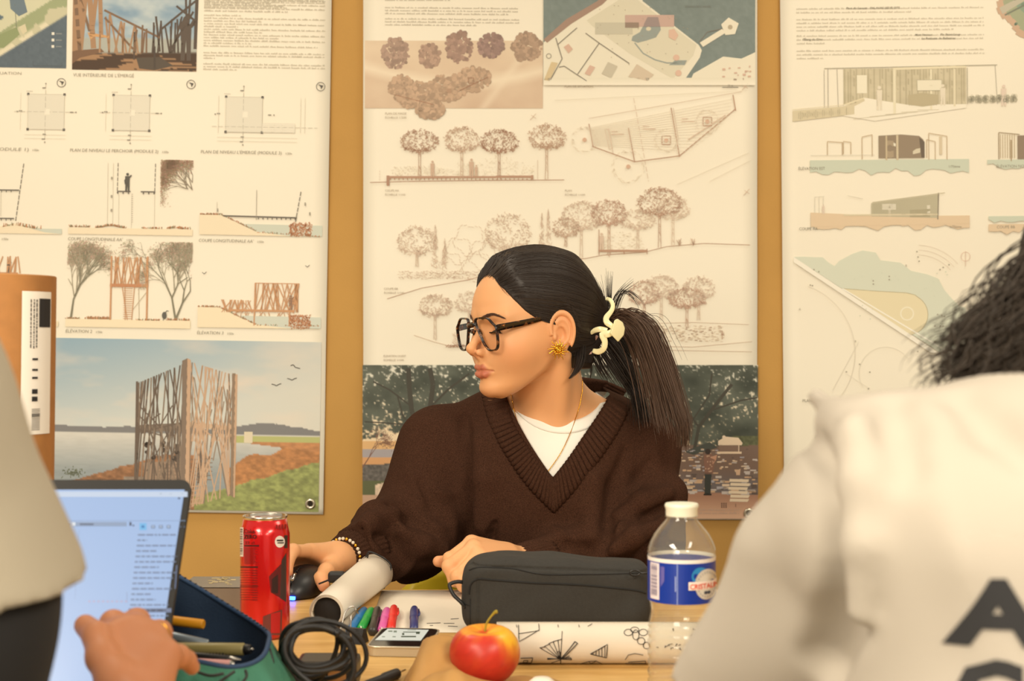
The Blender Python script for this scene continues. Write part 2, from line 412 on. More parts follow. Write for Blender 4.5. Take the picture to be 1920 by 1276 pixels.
# ------------------------------------------------------------------ left poster: timber observatories by the lagoon
def draw_left(P):
    R = random.Random(4); P.fade = .22; P.gfade = .10
    # site map
    P.anchor(124, 128)
    def fmap(X, Y):
        # shoreline runs from lower left to upper right
        d = (Y-28)-(124-X)*0.64
        c = mixc((150, 160, 120), (222, 214, 184), np.clip(d/8+2.2, 0, 1))
        n = fbm(X/34, Y/34, 3)
        c = np.where((n > 0.56)[..., None], np.asarray((196, 192, 160.)), c)
        c = np.where(((d < -46))[..., None], np.asarray((205, 204, 172.)), c)
        c = np.where(((n > 0.6) & (d < -50))[..., None], np.asarray((84, 104, 118.)), c)
        sea = np.clip((d+2)/3, 0, 1)
        return mixc(c, np.asarray((82, 96, 108.))+(fbm(X/5, Y/5, 8)[..., None]-0.5)*16, sea)
    P.grid(-112, -72, 124, 128, 2.5, fmap); P.up()
    P.poly([(16, 0), (40, -12), (50, 24), (34, 32), (18, 18)], (76, 98, 116)); P.poly([(-8, 70), (30, 52), (36, 66), (6, 92), (-8, 90)], (120, 136, 88))
    P.line(26, 10, 30, 56, (86, 92, 80), 1.2); P.poly([(34, 52), (46, 46), (50, 60), (42, 66)], (206, 196, 160))
    for k in range(3): P.rect(96, 61+k*12, 101, 66+k*12, (228, 226, 214)); P.rect(104, 62.5+k*12, 115, 64.5+k*12, (110, 118, 122))
    P.path([(62, 115), (62, 124), (116, 124), (116, 117)], (50, 62, 74), 1.2); P.line(88, 119, 88, 124, (50, 62, 74), 1)
    # interior view photo
    P.anchor(252, 66)
    def fint(X, Y):
        sky = mixc((120, 150, 176), (196, 206, 206), np.clip(fbm(X/40, Y/22, 5)*1.7-0.35, 0, 1))
        t = np.clip((Y-70)/4, 0, 1); c = mixc(0*X[..., None]+sky, (168, 172, 164), t)
        fl = np.clip((Y-(100-0.02*(X-136)))/2.5, 0, 1)
        st = (fbm(X/60+Y/9, Y/7, 6) > 0.52)[..., None]
        floor = np.where(st, np.asarray((158, 120, 86.)), np.asarray((66, 48, 36.)))
        return c*(1-fl[..., None])+floor*fl[..., None]
    P.grid(136, -72, 369, 132, 2.5, fint); P.up()
    W1, W2, W3 = (150, 108, 74), (100, 70, 48), (52, 40, 34)
    P.poly([(136, -72), (168, -72), (162, 20), (156, 96), (136, 100)], W1)
    for (a, b, c_, d, w_) in ((140, -10, 150, 96, 7), (166, -20, 176, 92, 10), (180, -10, 172, 70, 8), (150, 0, 168, 60, 5), (186, -30, 190, 72, 8)):
        P.line(a, b, c_, d, W2 if w_ < 8 else W1, w_)
    for k in range(26):
        x = 196+k*6.0+R.uniform(-3, 3); t = (k/26); P.line(x+R.uniform(-8, 8), 12+R.uniform(0, 18)+30*math.sin(t*3.1), x+R.uniform(-10, 10), 100-2*t, W1 if t < 0.35 else W2 if t < 0.55 else W3, 3.4)
    for (a, b, c_, d) in ((195, 20, 300, 70), (196, 34, 250, 92), (300, 56, 366, 0), (330, 10, 369, 40), (318, 96, 362, 20), (292, 30, 300, 96), (356, -10, 352, 60)): P.line(a, b, c_, d, W3 if a > 280 else W2, 4)
    P.line(369, -40, 366, 90, W3, 6); P.line(345, -60, 349, 30, W3, 4)
    P.poly([(164, 62), (205, 68), (204, 72), (176, 70), (170, 76)], (196, 140, 84)); P.poly([(136, 97), (190, 92), (196, 98), (150, 110), (136, 122)], (96, 62, 40))
    P.line(252, 60, 252, 112, (48, 36, 30), 3); P.line(290, 86, 291, 128, (40, 30, 26), 4)
    P.poly([(256, 108), (300, 106), (326, 122), (290, 131), (262, 128)], (52, 42, 34))
    figure(P, 349, 112, 84, (58, 46, 40)); P.poly([(335, 50), (345, 30), (352, 34), (340, 58)], (58, 46, 40)); P.line(356, 50, 364, 36, (58, 46, 40), 6)
    # text column
    P.anchor(495, 66)
    tr = random.Random(9)
    y = -60
    for n, last in ((5, 0.5), (4, 0.62), (5, 0.68)):
        P.lines(382, y, 228, n, 5.1, (150, 142, 122), last, tr); y += n*5.1+4.5
    y = 2
    for n, last in ((2, 0.55), (1, 0.66), (2, 0.7)): P.lines(382, y, 228, n, 5.2, (138, 130, 112), last, tr); y += n*5.2
    y = 31
    P.lines(382, y, 70, 1, 5, (150, 142, 122), 1, tr); y += 5.4
    for n, last in ((2, 0.48), (2, 0.28), (2, 0.48), (2, 0.62), (2, 0.4), (1, 0.94)): P.lines(382, y, 228, n, 5.2, (146, 138, 118), last, tr); y += n*5.2
    P.lines(382, 101, 228, 3, 5.2, (146, 138, 118), 0.1, tr); P.lines(382, 122, 228, 3, 5.2, (146, 138, 118), 0.28, tr)
    CAP = (138, 132, 116)
    P.anchor(137, 143); P.text(137, 143, "VUE INTÉRIEURE DE L'ÉMERGÉ", 8.6, CAP, width=114)
    P.anchor(0, 139); P.text(-78, 139, "PLAN DE LA SITUATION", 7, CAP, width=118)
    # three floor plans
    def plan(ax, ay, w_, h_, ext, na):
        P.anchor(ax, ay)
        P.rect(ax, ay, ax+w_, ay+h_, (222, 217, 200)); P.up()
        P.rect(ax+w_*0.46, ay+h_*0.42, ax+w_*0.6, ay+h_*0.58, (238, 232, 214))
        for a, b in ((0, 0), (1, 0), (0, 1), (1, 1)): P.rect(ax+a*w_-2.2, ay+b*h_-2.2, ax+a*w_+2.2, ay+b*h_+2.2, (40, 36, 34))
        P.path([(ax, ay), (ax+w_, ay), (ax+w_, ay+h_), (ax, ay+h_)], (196, 190, 174), 0.8, True)
        P.dash(ax+w_*0.48, ay-20, ax+w_*0.48, ay+h_+24, (170, 164, 148), 0.8, 9, 3); P.dash(ax-26, ay+h_*(0.5 if not ext else 0.85), ax+w_+(26 if not ext else 104), ay+h_*(0.5 if not ext else 0.85), (176, 170, 154), 0.8, 9, 3)
        for o in (10, 17): P.line(ax-6-ext*10, ay+h_+o, ax+w_+(4 if not ext else 66), ay+h_+o, (214, 208, 192), 0.7)
        P.line(ax-14, ay-2, ax-14, ay+h_+2, (214, 208, 192), 0.7)
        for qx, qy in ((ax+w_*0.46, ay+h_+9), (ax+w_*0.44, ay+h_+18), (ax-14, ay+h_*0.48), (ax+w_*0.43, ay-12), (ax+w_+14, ay+h_*0.5)): P.rect(qx-3, qy-1, qx+3, qy+1, (120, 114, 104))
        for qx, qy in ((ax+w_*0.48, ay-20), (ax+w_*0.48, ay+h_+24), (ax-20, ay+h_*0.5), (ax+w_+22, ay+h_*0.5)): P.disc(qx, qy, 1.5, (130, 124, 112), 6)
        for k in range(4): P.rect(ax+k*3-3, ay-6, ax+k*3-1.6, ay-4.6, (150, 144, 130))
        if ext:
            P.rect(ax+w_, ay+h_*0.74, ax+w_+62, ay+h_*1.0, (230, 224, 206))
            for k in range(5): P.line(ax+w_, ay+h_*(0.74+0.06*k), ax+w_+62, ay+h_*(0.74+0.06*k), (212, 206, 190), 0.6)
            P.line(ax+w_+72, ay, ax+w_+72, ay+h_, (214, 208, 192), 0.7); P.line(ax+w_+80, ay, ax+w_+80, ay+h_, (214, 208, 192), 0.7)
        P.anchor(na[0], na[1]); P.ring(na[0], na[1], 8, (60, 56, 52), 1.1)
        P.poly([(na[0]-5, na[1]-4), (na[0]+5, na[1]-2), (na[0]+1, na[1]+5), (na[0], na[1])], (50, 46, 44))
    plan(53, 176, 68, 66, 0, (115, 155)); plan(213, 178, 68, 66, 0, (358, 158)); plan(424, 181, 68, 66, 1, (601, 162)); plan(-110, 174, 60, 66, 0, (-40, 152))
    def cap(x, y, t, wd, sc_, sz=8.4):
        P.anchor(x, y); P.text(x, y, t, sz, CAP, width=wd, shear=0.1); P.text(x+wd+6, y, sc_, sz*0.7, CAP, shear=0.2)
    cap(131, 284, 'PLAN DE NIVEAU LE PERCHOIR (MODULE 2)', 166, '1/50e'); cap(376, 287, "PLAN DE NIVEAU L'ÉMERGÉ (MODULE 3)", 152, '1/50e'); cap(-70, 281, "L'ABRITÉ (MODULE 1)", 124, '1/50e')
    cap(127, 450, "COUPE LONGITUDINALE AA'", 103, '1/50e'); cap(372, 453, "COUPE LONGITUDINALE AA'", 103, '1/50e'); cap(123, 623, 'ÉLÉVATION 2', 50, '1/50e'); cap(369, 626, 'ÉLÉVATION 3', 50, '1/50e')
    cap(-100, 448, "COUPE LONGITUDINALE AA'", 96, '1/50e'); cap(-100, 619, 'ÉLÉVATION 1', 50, '1/50e')
    SAND = (238, 222, 190); RUST = (190, 110, 60); RUST2 = (160, 104, 66); WAT = (196, 204, 190); OL = (120, 116, 78)
    tuft = (RUST, RUST2, OL)
    # section, module 1 (cut by the left edge of the photo)
    P.anchor(0, 430)
    P.poly([(-110, 424), (0, 424), (28, 418), (60, 428), (84, 434), (116, 437), (-110, 437)], SAND); P.poly([(60, 427), (116, 427), (116, 437), (84, 434)], WAT); P.up()
    grass_tufts(P, -60, 78, lambda x: 428-6*math.exp(-((x-28)/26)**2), R, tuft, 130, 7)
    P.line(-60, 356, 35, 356, INK, 2.2); P.line(-60, 409, 26, 409, INK, 2.2); P.dash(43, 306, 29, 414, INK, 1.4, 8, 2)
    for k in range(9): P.line(-52+k*9, 357, -52+k*9, 360, INK, 1.4); P.line(-52+k*9, 410, -52+k*9, 413, INK, 1.4)
    for x in (1, -50): P.line(x, 360, x, 405, (190, 184, 170), 0.7)
    # section, module 2
    P.anchor(245, 430)
    P.rect(128, 428, 361, 440, SAND); P.up()
    grass_tufts(P, 130, 168, lambda x: 427, R, tuft, 50, 5); grass_tufts(P, 176, 236, lambda x: 428-4*math.exp(-((x-208)/16)**2), R, tuft, 110, 5)
    grass_tufts(P, 264, 304, lambda x: 428, R, tuft, 40, 4); grass_tufts(P, 312, 358, lambda x: 428-2*math.exp(-((x-328)/10)**2), R, tuft, 60, 5)
    P.dash(220, 306, 219, 362, INK, 1.2, 7, 2); P.dash(290, 306, 289, 362, INK, 1.2, 7, 2)
    P.line(219, 359, 244, 359, INK, 2.2); P.line(263, 359, 290, 359, INK, 2.2)
    for x in (220, 230, 240, 268, 278, 288): P.line(x, 360, x, 363.5, INK, 2)
    figure(P, 238, 359, 35, (54, 52, 48)); P.poly([(232, 338), (237, 330), (239, 342), (233, 346)], (54, 52, 48))
    for x in (222, 246, 289): P.line(x, 363, x, 427, (214, 208, 194), 0.7)
    for k in range(14): P.line(246, 364+k*4, 249, 364+k*4, (150, 144, 132), 0.7)
    for x in (201, 211): P.line(x, 306, x, 420, (208, 202, 188), 0.7)
    for y_ in (332, 366, 392): P.rect(207, y_, 210, y_+5, (150, 144, 130))
    # tree cut by its frame, right of section 2
    P.anchor(361, 390); lv = ((186, 140, 122), (150, 140, 100), (170, 120, 100))
    rr = random.Random(31)
    P.clip = (300, 300, 362, 400)
    for k in range(3): bare_tree(P, 372, 396-k*8, math.radians(-104-6*k), 27, 2.6, 9, (118, 104, 86), random.Random(31+k), lv)
    P.clip = None
    # section, module 3
    P.anchor(490, 430)
    P.poly([(374, 404), (412, 404), (440, 416), (480, 434), (540, 441), (604, 442), (374, 441)], SAND); P.poly([(452, 420), (604, 421), (604, 441), (540, 441), (480, 434)], WAT); P.up()
    grass_tufts(P, 374, 414, lambda x: 404, R, tuft, 50, 4); grass_tufts(P, 414, 480, lambda x: 404+(x-414)*0.45, R, tuft, 60, 4); grass_tufts(P, 480, 600, lambda x: 436+(x-480)*0.05, R, tuft, 60, 4)
    for _ in range(420):
        x = R.uniform(543, 584); y_ = R.uniform(417, 441); P.line(x, y_, x+R.uniform(-3, 3), y_+R.uniform(-3, 3), (200, 128, 84) if R.random() < 0.7 else (168, 98, 60), 1.4)
    P.line(418, 405.5, 556, 407, INK, 2.6)
    for k in range(9): P.line(484+k*8.6, 408, 484+k*8.6, 411, INK, 1.8)
    P.line(480, 356, 480, 412, (150, 144, 132), 0.9); P.dash(563, 358, 553, 418, INK, 1.4, 8, 2); P.line(406, 380, 406, 402, (200, 194, 180), 0.8)
    for x, y_ in ((570, 378), (579, 396), (406, 392)): P.rect(x, y_, x+2.5, y_+6, (140, 134, 120))
    # elevation 1 (mostly behind the cardboard tube)
    WD = (190, 130, 84)
    P.anchor(0, 500); stick_panel(P, -60, 479, 38, 512, WD, R, 26, 2.0); P.rect(-60, 510, 34, 514, WD)
    for x in (-58, -20, 30): P.line(x, 512, x, 600, WD, 2.4)
    P.rect(-110, 600, 112, 610, SAND); P.rect(92, 600, 112, 610, WAT); figure(P, 16, 512, 24, (44, 42, 40)); P.line(95, 534, 100, 535, INK, 1)
    # elevation 2: tower with ladder between two trees
    P.anchor(243, 560)
    P.rect(124, 599, 358, 614, (240, 224, 190)); P.up(); P.clip = (125, 452, 360, 610)
    for (x, y_, a, L, dp, sd) in ((134, 598, -1.45, 36, 8, 5), (330, 598, -1.75, 42, 9, 8), (330, 598, -1.2, 34, 8, 12)):
        bare_tree(P, x, y_, a, L, 3.8, dp-1, (104, 100, 80), random.Random(sd), ((190, 150, 136), (150, 148, 112), (180, 130, 110), (128, 128, 96)))
    for sd in range(3): bare_tree(P, 140+sd*3, 560-sd*10, -1.5+0.25*(sd-1), 22, 2.2, 7, (150, 140, 118), random.Random(sd+60), ((196, 156, 140), (150, 148, 112)))
    for sd in range(4): bare_tree(P, 322+sd*5, 556-sd*12, -1.5+0.3*(sd-1.5), 24, 2.2, 7, (140, 132, 110), random.Random(sd+80), ((196, 156, 140), (150, 148, 112)))
    P.clip = None
    stick_panel(P, 209, 481, 276, 532, WD, R, 24, 1.8); P.line(208, 480, 208, 600, WD, 3); P.line(276, 480, 276, 600, WD, 3); P.rect(206, 532, 278, 538, (180, 112, 70))
    P.path([(229, 538), (240, 600)], WD, 1.3); P.path([(252, 538), (248, 600)], WD, 1.3); P.line(234, 538, 236, 600, WD, 1.2)
    for k in range(15): P.line(232, 541+k*4, 249, 541+k*4, WD, 1.0)
    P.line(274, 548, 250, 580, (170, 150, 120), 0.9); P.line(260, 540, 262, 598, (180, 160, 130), 0.9)
    grass_tufts(P, 160, 208, lambda x: 599, R, tuft, 90, 6); grass_tufts(P, 255, 300, lambda x: 600, R, tuft, 50, 4); grass_tufts(P, 312, 356, lambda x: 599, R, tuft, 60, 5); grass_tufts(P, 124, 150, lambda x: 599, R, tuft, 40, 4)
    P.disc(309, 590, 4.5, (60, 60, 56), 10, 7); P.path([(311, 586), (313, 581), (317, 582)], (60, 60, 56), 1.3); P.line(308, 595, 307, 600, (60, 60, 56), 0.9)
    # elevation 3
    P.anchor(487, 580)
    P.poly([(371, 577), (412, 577), (440, 590), (480, 608), (540, 614), (602, 615), (371, 615)], (240, 224, 190)); P.poly([(452, 592), (602, 593), (602, 614), (540, 614), (480, 608)], (198, 206, 194)); P.up()
    grass_tufts(P, 371, 412, lambda x: 577, R, tuft, 50, 4); grass_tufts(P, 412, 480, lambda x: 578+(x-412)*0.45, R, tuft, 70, 4); grass_tufts(P, 480, 598, lambda x: 610, R, tuft, 50, 4)
    for _ in range(420):
        x = R.uniform(543, 582); y_ = R.uniform(590, 614); P.line(x, y_, x+R.uniform(-3, 3), y_+R.uniform(-3, 3), (200, 128, 84) if R.random() < 0.7 else (168, 98, 60), 1.4)
    stick_panel(P, 416, 562, 478, 586, WD, R, 22, 1.4, 0.8); stick_panel(P, 478, 530, 558, 584, WD, R, 30, 1.7, 0.5); P.rect(430, 580, 552, 584, WD)
    stick_panel(P, 440, 584, 550, 592, WD, R, 14, 1.2, 0.8)
    P.line(478, 530, 477, 610, WD, 2.6); P.line(543, 560, 543, 610, WD, 2.4); P.line(560, 530, 550, 586, WD, 1.6); P.line(415, 562, 422, 578, WD, 1.6); P.line(478, 530.5, 560, 530.5, WD, 1.4)
    figure(P, 545, 580, 28, (120, 84, 62))
    for x, y_ in ((382, 515), (575, 499)): P.path([(x-4, y_-3), (x, y_), (x+4, y_-4)], (70, 66, 62), 1.1)
    # large render of the tower on the shore
    P.fade = .12
    P.anchor(346, 796)
    def fph(X, Y):
        t = (Y-637)/173
        sky = mixc((134, 166, 188), (206, 210, 204), np.clip(t*0.9+(X-92)/900, 0, 1))
        cl = np.clip(fbm(X/90, Y/34, 11)*2.4-1.05, 0, 1)*np.clip(1.1-np.abs(t-0.55), 0.2, 1)
        sky = mixc(sky, (228, 212, 196), cl*0.8)
        sky = mixc(sky, (222, 214, 196), np.clip((X-400)/260, 0, 1)*0.55)
        hill = 806-8*fbm(X/40, X*0, 2)-np.where(X > 420, 10*np.exp(-((X-500)/60)**2), 0)
        c = np.where((Y > hill)[..., None], np.asarray((118, 118, 120.)), sky)
        wt = mixc((206, 204, 196), (140, 150, 154), np.clip((Y-818)/70, 0, 1)); wt = wt+(fbm(X/22, Y/3, 7)[..., None]-0.5)*14
        c = np.where((Y > 813)[..., None], wt, c)
        # far bank and meadow on the right
        c = np.where(((X > 430) & (Y > 814) & (Y < 828))[..., None], np.asarray((176, 180, 112.)), c)
        yb = 833+np.clip((X-560)/60, -1, 1)*-2
        n = fbm(X/9, Y/5, 13)[..., None]
        lo = 884-(X-440)*0.33
        c = np.where(((X > 432) & (Y > np.minimum(lo-18+6*np.sin(X/13), 900)) & (Y > 827))[..., None], np.asarray((176, 118, 70.))*(0.75+0.5*n), c)
        c = np.where(((X > 470) & (Y > 826) & (Y < 829+0.12*(X-470)))[..., None], np.asarray((182, 124, 78.))*(0.8+0.4*n), c)
        gr = 905-(X-440)*0.30+8*fbm(X/20, Y*0, 3)
        c = np.where(((X > 350) & (Y > gr))[..., None], np.asarray((138, 146, 84.))*(0.7+0.6*n), c)
        # reeds in front on the left
        rd = 915-(np.clip(X-110, 0, 200))*0.30-6*fbm(X/6, X*0+3, 5)
        c = np.where(((X < 366) & (Y > rd))[..., None], np.asarray((142, 98, 66.))*(0.65+0.7*n), c)
        c = np.where(((X < 360) & (X > 235) & (Y > 895))[..., None], np.asarray((140, 126, 112.))*(0.8+0.4*n), c)
        return c
    P.grid(92, 637, 600, 955, 2.2, fph); P.up()
    DK, MD, LT = (92, 78, 68), (128, 110, 94), (196, 160, 130)
    for _ in range(90):
        x = R.gauss(140, 9); y_ = 890+R.gauss(0, 4); P.line(x, y_, x+R.uniform(-3, 3), y_-R.uniform(1, 4), (92, 100, 80), 1.5)
    def quad_pt(u, v, A, B, C_, D): return ((A[0]*(1-u)+B[0]*u)*(1-v)+(D[0]*(1-u)+C_[0]*u)*v, (A[1]*(1-u)+B[1]*u)*(1-v)+(D[1]*(1-u)+C_[1]*u)*v)
    LF = ((256, 716), (344, 676), (346, 930), (256, 905)); RF = ((352, 674), (441, 700), (440, 925), (354, 952))
    # far side seen through the lattice
    P.rect(372, 840, 380, 905, (96, 82, 72)); P.rect(330, 832, 338, 880, (70, 60, 54)); P.poly([(270, 868), (346, 862), (346, 905), (276, 905)], (150, 124, 104))
    for k in range(6): P.line(300, 866+k*6, 400, 858+k*8, (120, 98, 82), 1.5)
    P.poly([(256, 798), (345, 792), (345, 806), (256, 812)], (112, 98, 86)); P.poly([(356, 790), (441, 798), (441, 806), (356, 800)], (206, 176, 146))
    for _ in range(26):
        u = R.uniform(0, 1); u2 = min(max(u+R.uniform(-0.3, 0.3), 0), 1); v0 = R.uniform(0.1, 0.4)
        a = quad_pt(u, v0, *RF); b = quad_pt(u2, min(v0+R.uniform(0.3, 0.6), 1), *RF); P.line(a[0], a[1], b[0], b[1], (140, 116, 96), 2.0)
    P.up()
    for k in range(34):
        u = (k+R.uniform(0, 1))/34; u2 = min(max(u+R.uniform(-0.5, 0.5), 0), 1); lo_ = R.choice((0.0, 0.0, 0.45)); hi = 1.0 if lo_ > 0.2 else R.choice((0.52, 1.0, 1.0))
        a = quad_pt(u, lo_+0.02, *LF); b = quad_pt(u2, hi, *LF); P.line(a[0], a[1], b[0], b[1], DK if R.random() < 0.6 else MD, 2.6, 2.8)
    for k in range(10):
        a = quad_pt(R.random(), R.uniform(0.1, 0.5), *LF); b = quad_pt(R.random(), R.uniform(0.3, 0.9), *LF); P.line(a[0], a[1], b[0], b[1], DK, 2.2)
    for _ in range(16):
        x = R.uniform(262, 340); P.disc(x, R.uniform(830, 862), R.uniform(3, 6), (56, 46, 40), 7)
    for k in range(38):
        u = (k+R.uniform(0, 1))/38; u2 = min(max(u+R.uniform(-0.55, 0.55), 0), 1); hi = R.choice((0.55, 1.0, 1.0)); lo_ = R.choice((0.0, 0.0, 0.4))
        a = quad_pt(u, lo_+0.01, *RF); b = quad_pt(u2, hi, *RF); P.line(a[0], a[1], b[0], b[1], LT if R.random() < 0.7 else MD, 2.2)
    P.up()
    P.line(256, 716, 256, 906, DK, 4); P.poly([(340, 676), (350, 671), (350, 936), (342, 934)], (120, 102, 88)); P.poly([(349, 671), (356, 674), (357, 945), (349, 940)], LT)
    P.poly([(434, 698), (440, 698), (440, 930), (434, 926)], (134, 112, 92)); P.poly([(439, 699), (444, 700), (443, 930), (439, 930)], LT)
    for k in range(5): P.line(360, 912+k*8, 384, 908+k*8, LT, 1.6); P.line(362+k*5, 910, 360+k*5, 944, LT, 1.4)
    for k in range(60): P.line(R.uniform(250, 268), R.uniform(716, 800), R.uniform(250, 268), R.uniform(716, 800), MD, 0.9) if k < 6 else None
    P.rect(458, 807, 474, 828, (218, 206, 178)); P.rect(463, 818, 469, 828, (120, 112, 96))
    for x, y_, q in ((552, 683, 1), (546, 707, 0), (517, 718, 0)): P.path([(x-9, y_-1), (x-4, y_-3 if q else y_), (x, y_+2), (x+5, y_-1+4*q), (x+9, y_-2+6*q)], (66, 62, 58), 1.6)
poster(-112, -72, 614, 958, 0.0165, 0.0028, 0.3, 'timber tower and lagoon poster on the wall behind the red can', draw_left, [(582, 944)])
# ------------------------------------------------------------------ middle poster: pine grove terraces (sepia sketches)
def draw_mid(P):
    R = random.Random(21); tr = random.Random(77); P.fade = .36; P.gfade = .12
    P.lines(722, -10, 250, 3, 5.6, (120, 112, 98), 0.5, tr)
    P.lines(722, 15, 250, 3, 5.6, (120, 112, 98), 0.93, tr, slope=0.008); P.lines(722, 36, 252, 3, 5.6, (120, 112, 98), 0.68, tr, slope=0.008)
    # watercolour ground plan with tree blots
    def fgr(X, Y):
        n = fbm(X/60, Y/34, 4); base = mixc((226, 206, 178), (196, 166, 140), np.clip((Y-70)/140*0.5+n*0.6-0.1, 0, 1))
        swoop = np.abs(Y-(128+28*np.sin((X-690)/110.0)))
        base = mixc(base, (238, 224, 198), np.clip(1-swoop/18, 0, 1)*0.8)
        sw2 = np.abs(X-(905+(204-Y)*0.75)); base = mixc(base, (234, 218, 192), np.clip(1-sw2/14, 0, 1)*0.6)
        return base
    P.grid(684, 76, 1018, 203, 3, fgr); P.up()
    P.fade = .12
    def blot(cx, cy, rx, ry, col, seed, n=150):
        q = random.Random(seed)
        for _ in range(n):
            a = q.uniform(0, 6.28); r = math.sqrt(q.random()); t = q.uniform(0.85, 1.08)
            P.ly += 0.0000006
            P.disc(cx+rx*r*math.cos(a), cy+ry*r*math.sin(a), q.uniform(2.2, 5.5), tuple(min(255, v*t) for v in col), 6)
    for (x, y_, rx, ry, c) in ((742, 100, 26, 28, (166, 138, 122)), (805, 104, 19, 22, (170, 140, 122)), (861, 88, 26, 30, (158, 128, 114)), (921, 86, 24, 22, (148, 120, 112)), (988, 88, 27, 27, (170, 142, 120))): blot(x, y_, rx, ry, c, int(x))
    P.up()
    for (x, y_, rx, ry) in ((752, 165, 24, 24), (790, 178, 34, 26), (840, 164, 36, 24), (890, 148, 30, 22), (808, 206, 26, 16), (770, 180, 26, 22)): blot(x, y_, rx, ry, (184, 154, 128), int(x)+5, 170)
    P.up(); P.line(740, 178, 812, 196, SEP, 0.8); P.line(862, 170, 916, 144, SEP, 0.8); P.rect(838, 166, 846, 174, (170, 136, 112)); P.path([(878, 146), (888, 146), (888, 156), (878, 156)], SEP, 0.7, True)
    P.fade = .36
    # site map
    SEA = (112, 126, 124); LAND = (226, 220, 198); PARK = (206, 200, 174)
    def fm(X, Y): return np.asarray(SEA, float)+(fbm(X/7, Y/7, 6)[..., None]-0.5)*18
    P.grid(1019, -72, 1416, 152, 4, fm); P.up()
    P.poly([(1019, 80), (1060, 40), (1130, 0), (1160, -72), (1190, -72), (1205, 2), (1310, 84), (1316, 94), (1312, 108), (1282, 152), (1019, 152)], LAND)
    P.poly([(1416, 98), (1390, 110), (1356, 106), (1300, 138), (1294, 152), (1416, 152)], LAND); P.up()
    P.poly([(1100, 38), (1160, 0), (1196, 0), (1306, 84), (1300, 104), (1262, 148), (1180, 100), (1110, 48)], PARK); P.up()
    P.poly([(1019, 74), (1062, 36), (1120, 2), (1150, -30), (1162, -24), (1130, 8), (1072, 44), (1026, 80)], (122, 86, 72))
    P.poly([(1186, 68), (1200, 60), (1212, 36), (1222, 30), (1236, 34), (1239, 56), (1230, 70), (1212, 76), (1196, 80), (1184, 76)], (104, 120, 120))
    P.path([(1190, 80), (1206, 100), (1228, 112), (1250, 118), (1272, 118)], (104, 120, 120), 2.4); P.poly([(1254, 122), (1266, 113), (1288, 113), (1284, 122)], (104, 120, 120))
    P.up(); P.disc(1216, 54, 5, (200, 190, 160), 8, 4)
    P.rect(1116, 42, 1186, 64, (176, 172, 150)); P.rect(1172, 28, 1264, 50, (176, 136, 126)); P.up(); P.rect(1172, 42, 1198, 52, (102, 78, 66)); P.poly([(1208, 44), (1214, 32), (1234, 32), (1238, 50), (1206, 50)], (112, 92, 96))
    P.poly([(1312, 80), (1354, 54), (1360, 62), (1318, 88)], LAND); P.poly([(1352, 46), (1366, 33), (1385, 44), (1378, 64), (1360, 66)], LAND); P.up(); P.disc(1369, 51, 4.5, (150, 136, 110)); P.path([(1354, 54), (1326, 60), (1311, 79)], INK, 1.2)
    for a in (((1042, 71), (1054, 110), (1032, 150)), ((1045, 84), (1068, 64), (1082, 52)), ((1098, 62), (1124, 81), (1180, 119)), ((1124, 80), (1083, 139)), ((1048, 126), (1058, 124), (1082, 140), (1100, 152))): P.path(a, INK, 1.6)
    for (pts, c) in ((((1057, 88), (1066, 82), (1074, 92), (1066, 100)), (196, 150, 128)), (((1096, 138), (1106, 122), (1116, 126), (1106, 142)), (196, 152, 132)), (((1128, 138), (1140, 116), (1158, 124), (1146, 146)), (176, 168, 146)), (((1178, 144), (1194, 120), (1226, 140), (1214, 152)), (192, 172, 146)), (((1254, 56), (1264, 54), (1272, 66), (1266, 76), (1254, 70)), (206, 160, 138)), (((1020, 150), (1034, 116), (1046, 118), (1030, 152)), (196, 170, 120))): P.poly(pts, c)
    for (x, y_) in ((1272, 137), (1268, 108)): P.disc(x, y_, 6, (206, 160, 138), 9)
    for _ in range(40): P.disc(R.uniform(1120, 1290), R.uniform(6, 130), 0.9, (126, 110, 92), 5)
    for _ in range(14): x, y_ = R.uniform(1350, 1412), R.uniform(118, 148); P.rect(x, y_, x+R.uniform(2, 6), y_+R.uniform(2, 4), (196, 150, 130))
    P.ring(1029, 105, 4.5, INK, 1.0, 10); P.text(1285, 14, 'ÉTANG DE L’ARNEL', 5.5, (70, 78, 78))
    # soft lower margin of the map
    P.grid(1019, 146, 1416, 160, 3, lambda X, Y: mixc(LAND, (240, 233, 214), (Y-146)/12))
    CAP = (140, 120, 98)
    def cap(x, y_, t, wd, t2=None, wd2=0):
        P.text(x, y_, t, 5.6, CAP, width=wd)
        if t2: P.text(x, y_+7.5, t2, 5.0, CAP, width=wd2)
    cap(1058, 164, 'PLAN DE SITUATION', 54); cap(722, 215, 'PLAN DE MASSE', 40, 'ÉCHELLE 1/200', 40); cap(722, 359, 'COUPE AA', 26, 'ÉCHELLE 1/100', 38); cap(1059, 359, 'PLAN', 13, 'ÉCHELLE 1/100', 38); cap(720, 543, 'COUPE BB', 26, 'ÉCHELLE 1/100', 38); cap(719, 669, 'ÉLÉVATION OUEST', 42, 'ÉCHELLE 1/100', 38)
    P.line(1354, 164, 1384, 164, INK, 1.2); P.text(1364, 162, '50 m', 5, INK)
    for x, y_ in ((1000, 219), (1400, 360), (1397, 163)): P.path([(x-6, y_+6), (x+5, y_-6)], SEPL, 1); P.line(x-4, y_-3, x+5, y_+3, SEPL, 1)
    # section AA: four umbrella pines over a stepped terrace
    for (x, tp, cw, ch, c, n) in ((787, 244, 70, 46, SEP, 330), (866, 238, 64, 52, (182, 142, 116), 300), (936, 243, 70, 48, (146, 92, 66), 380), (1025, 233, 70, 52, (172, 126, 98), 330)): sketch_tree(P, x, 336, tp, cw, ch, c, R, n)
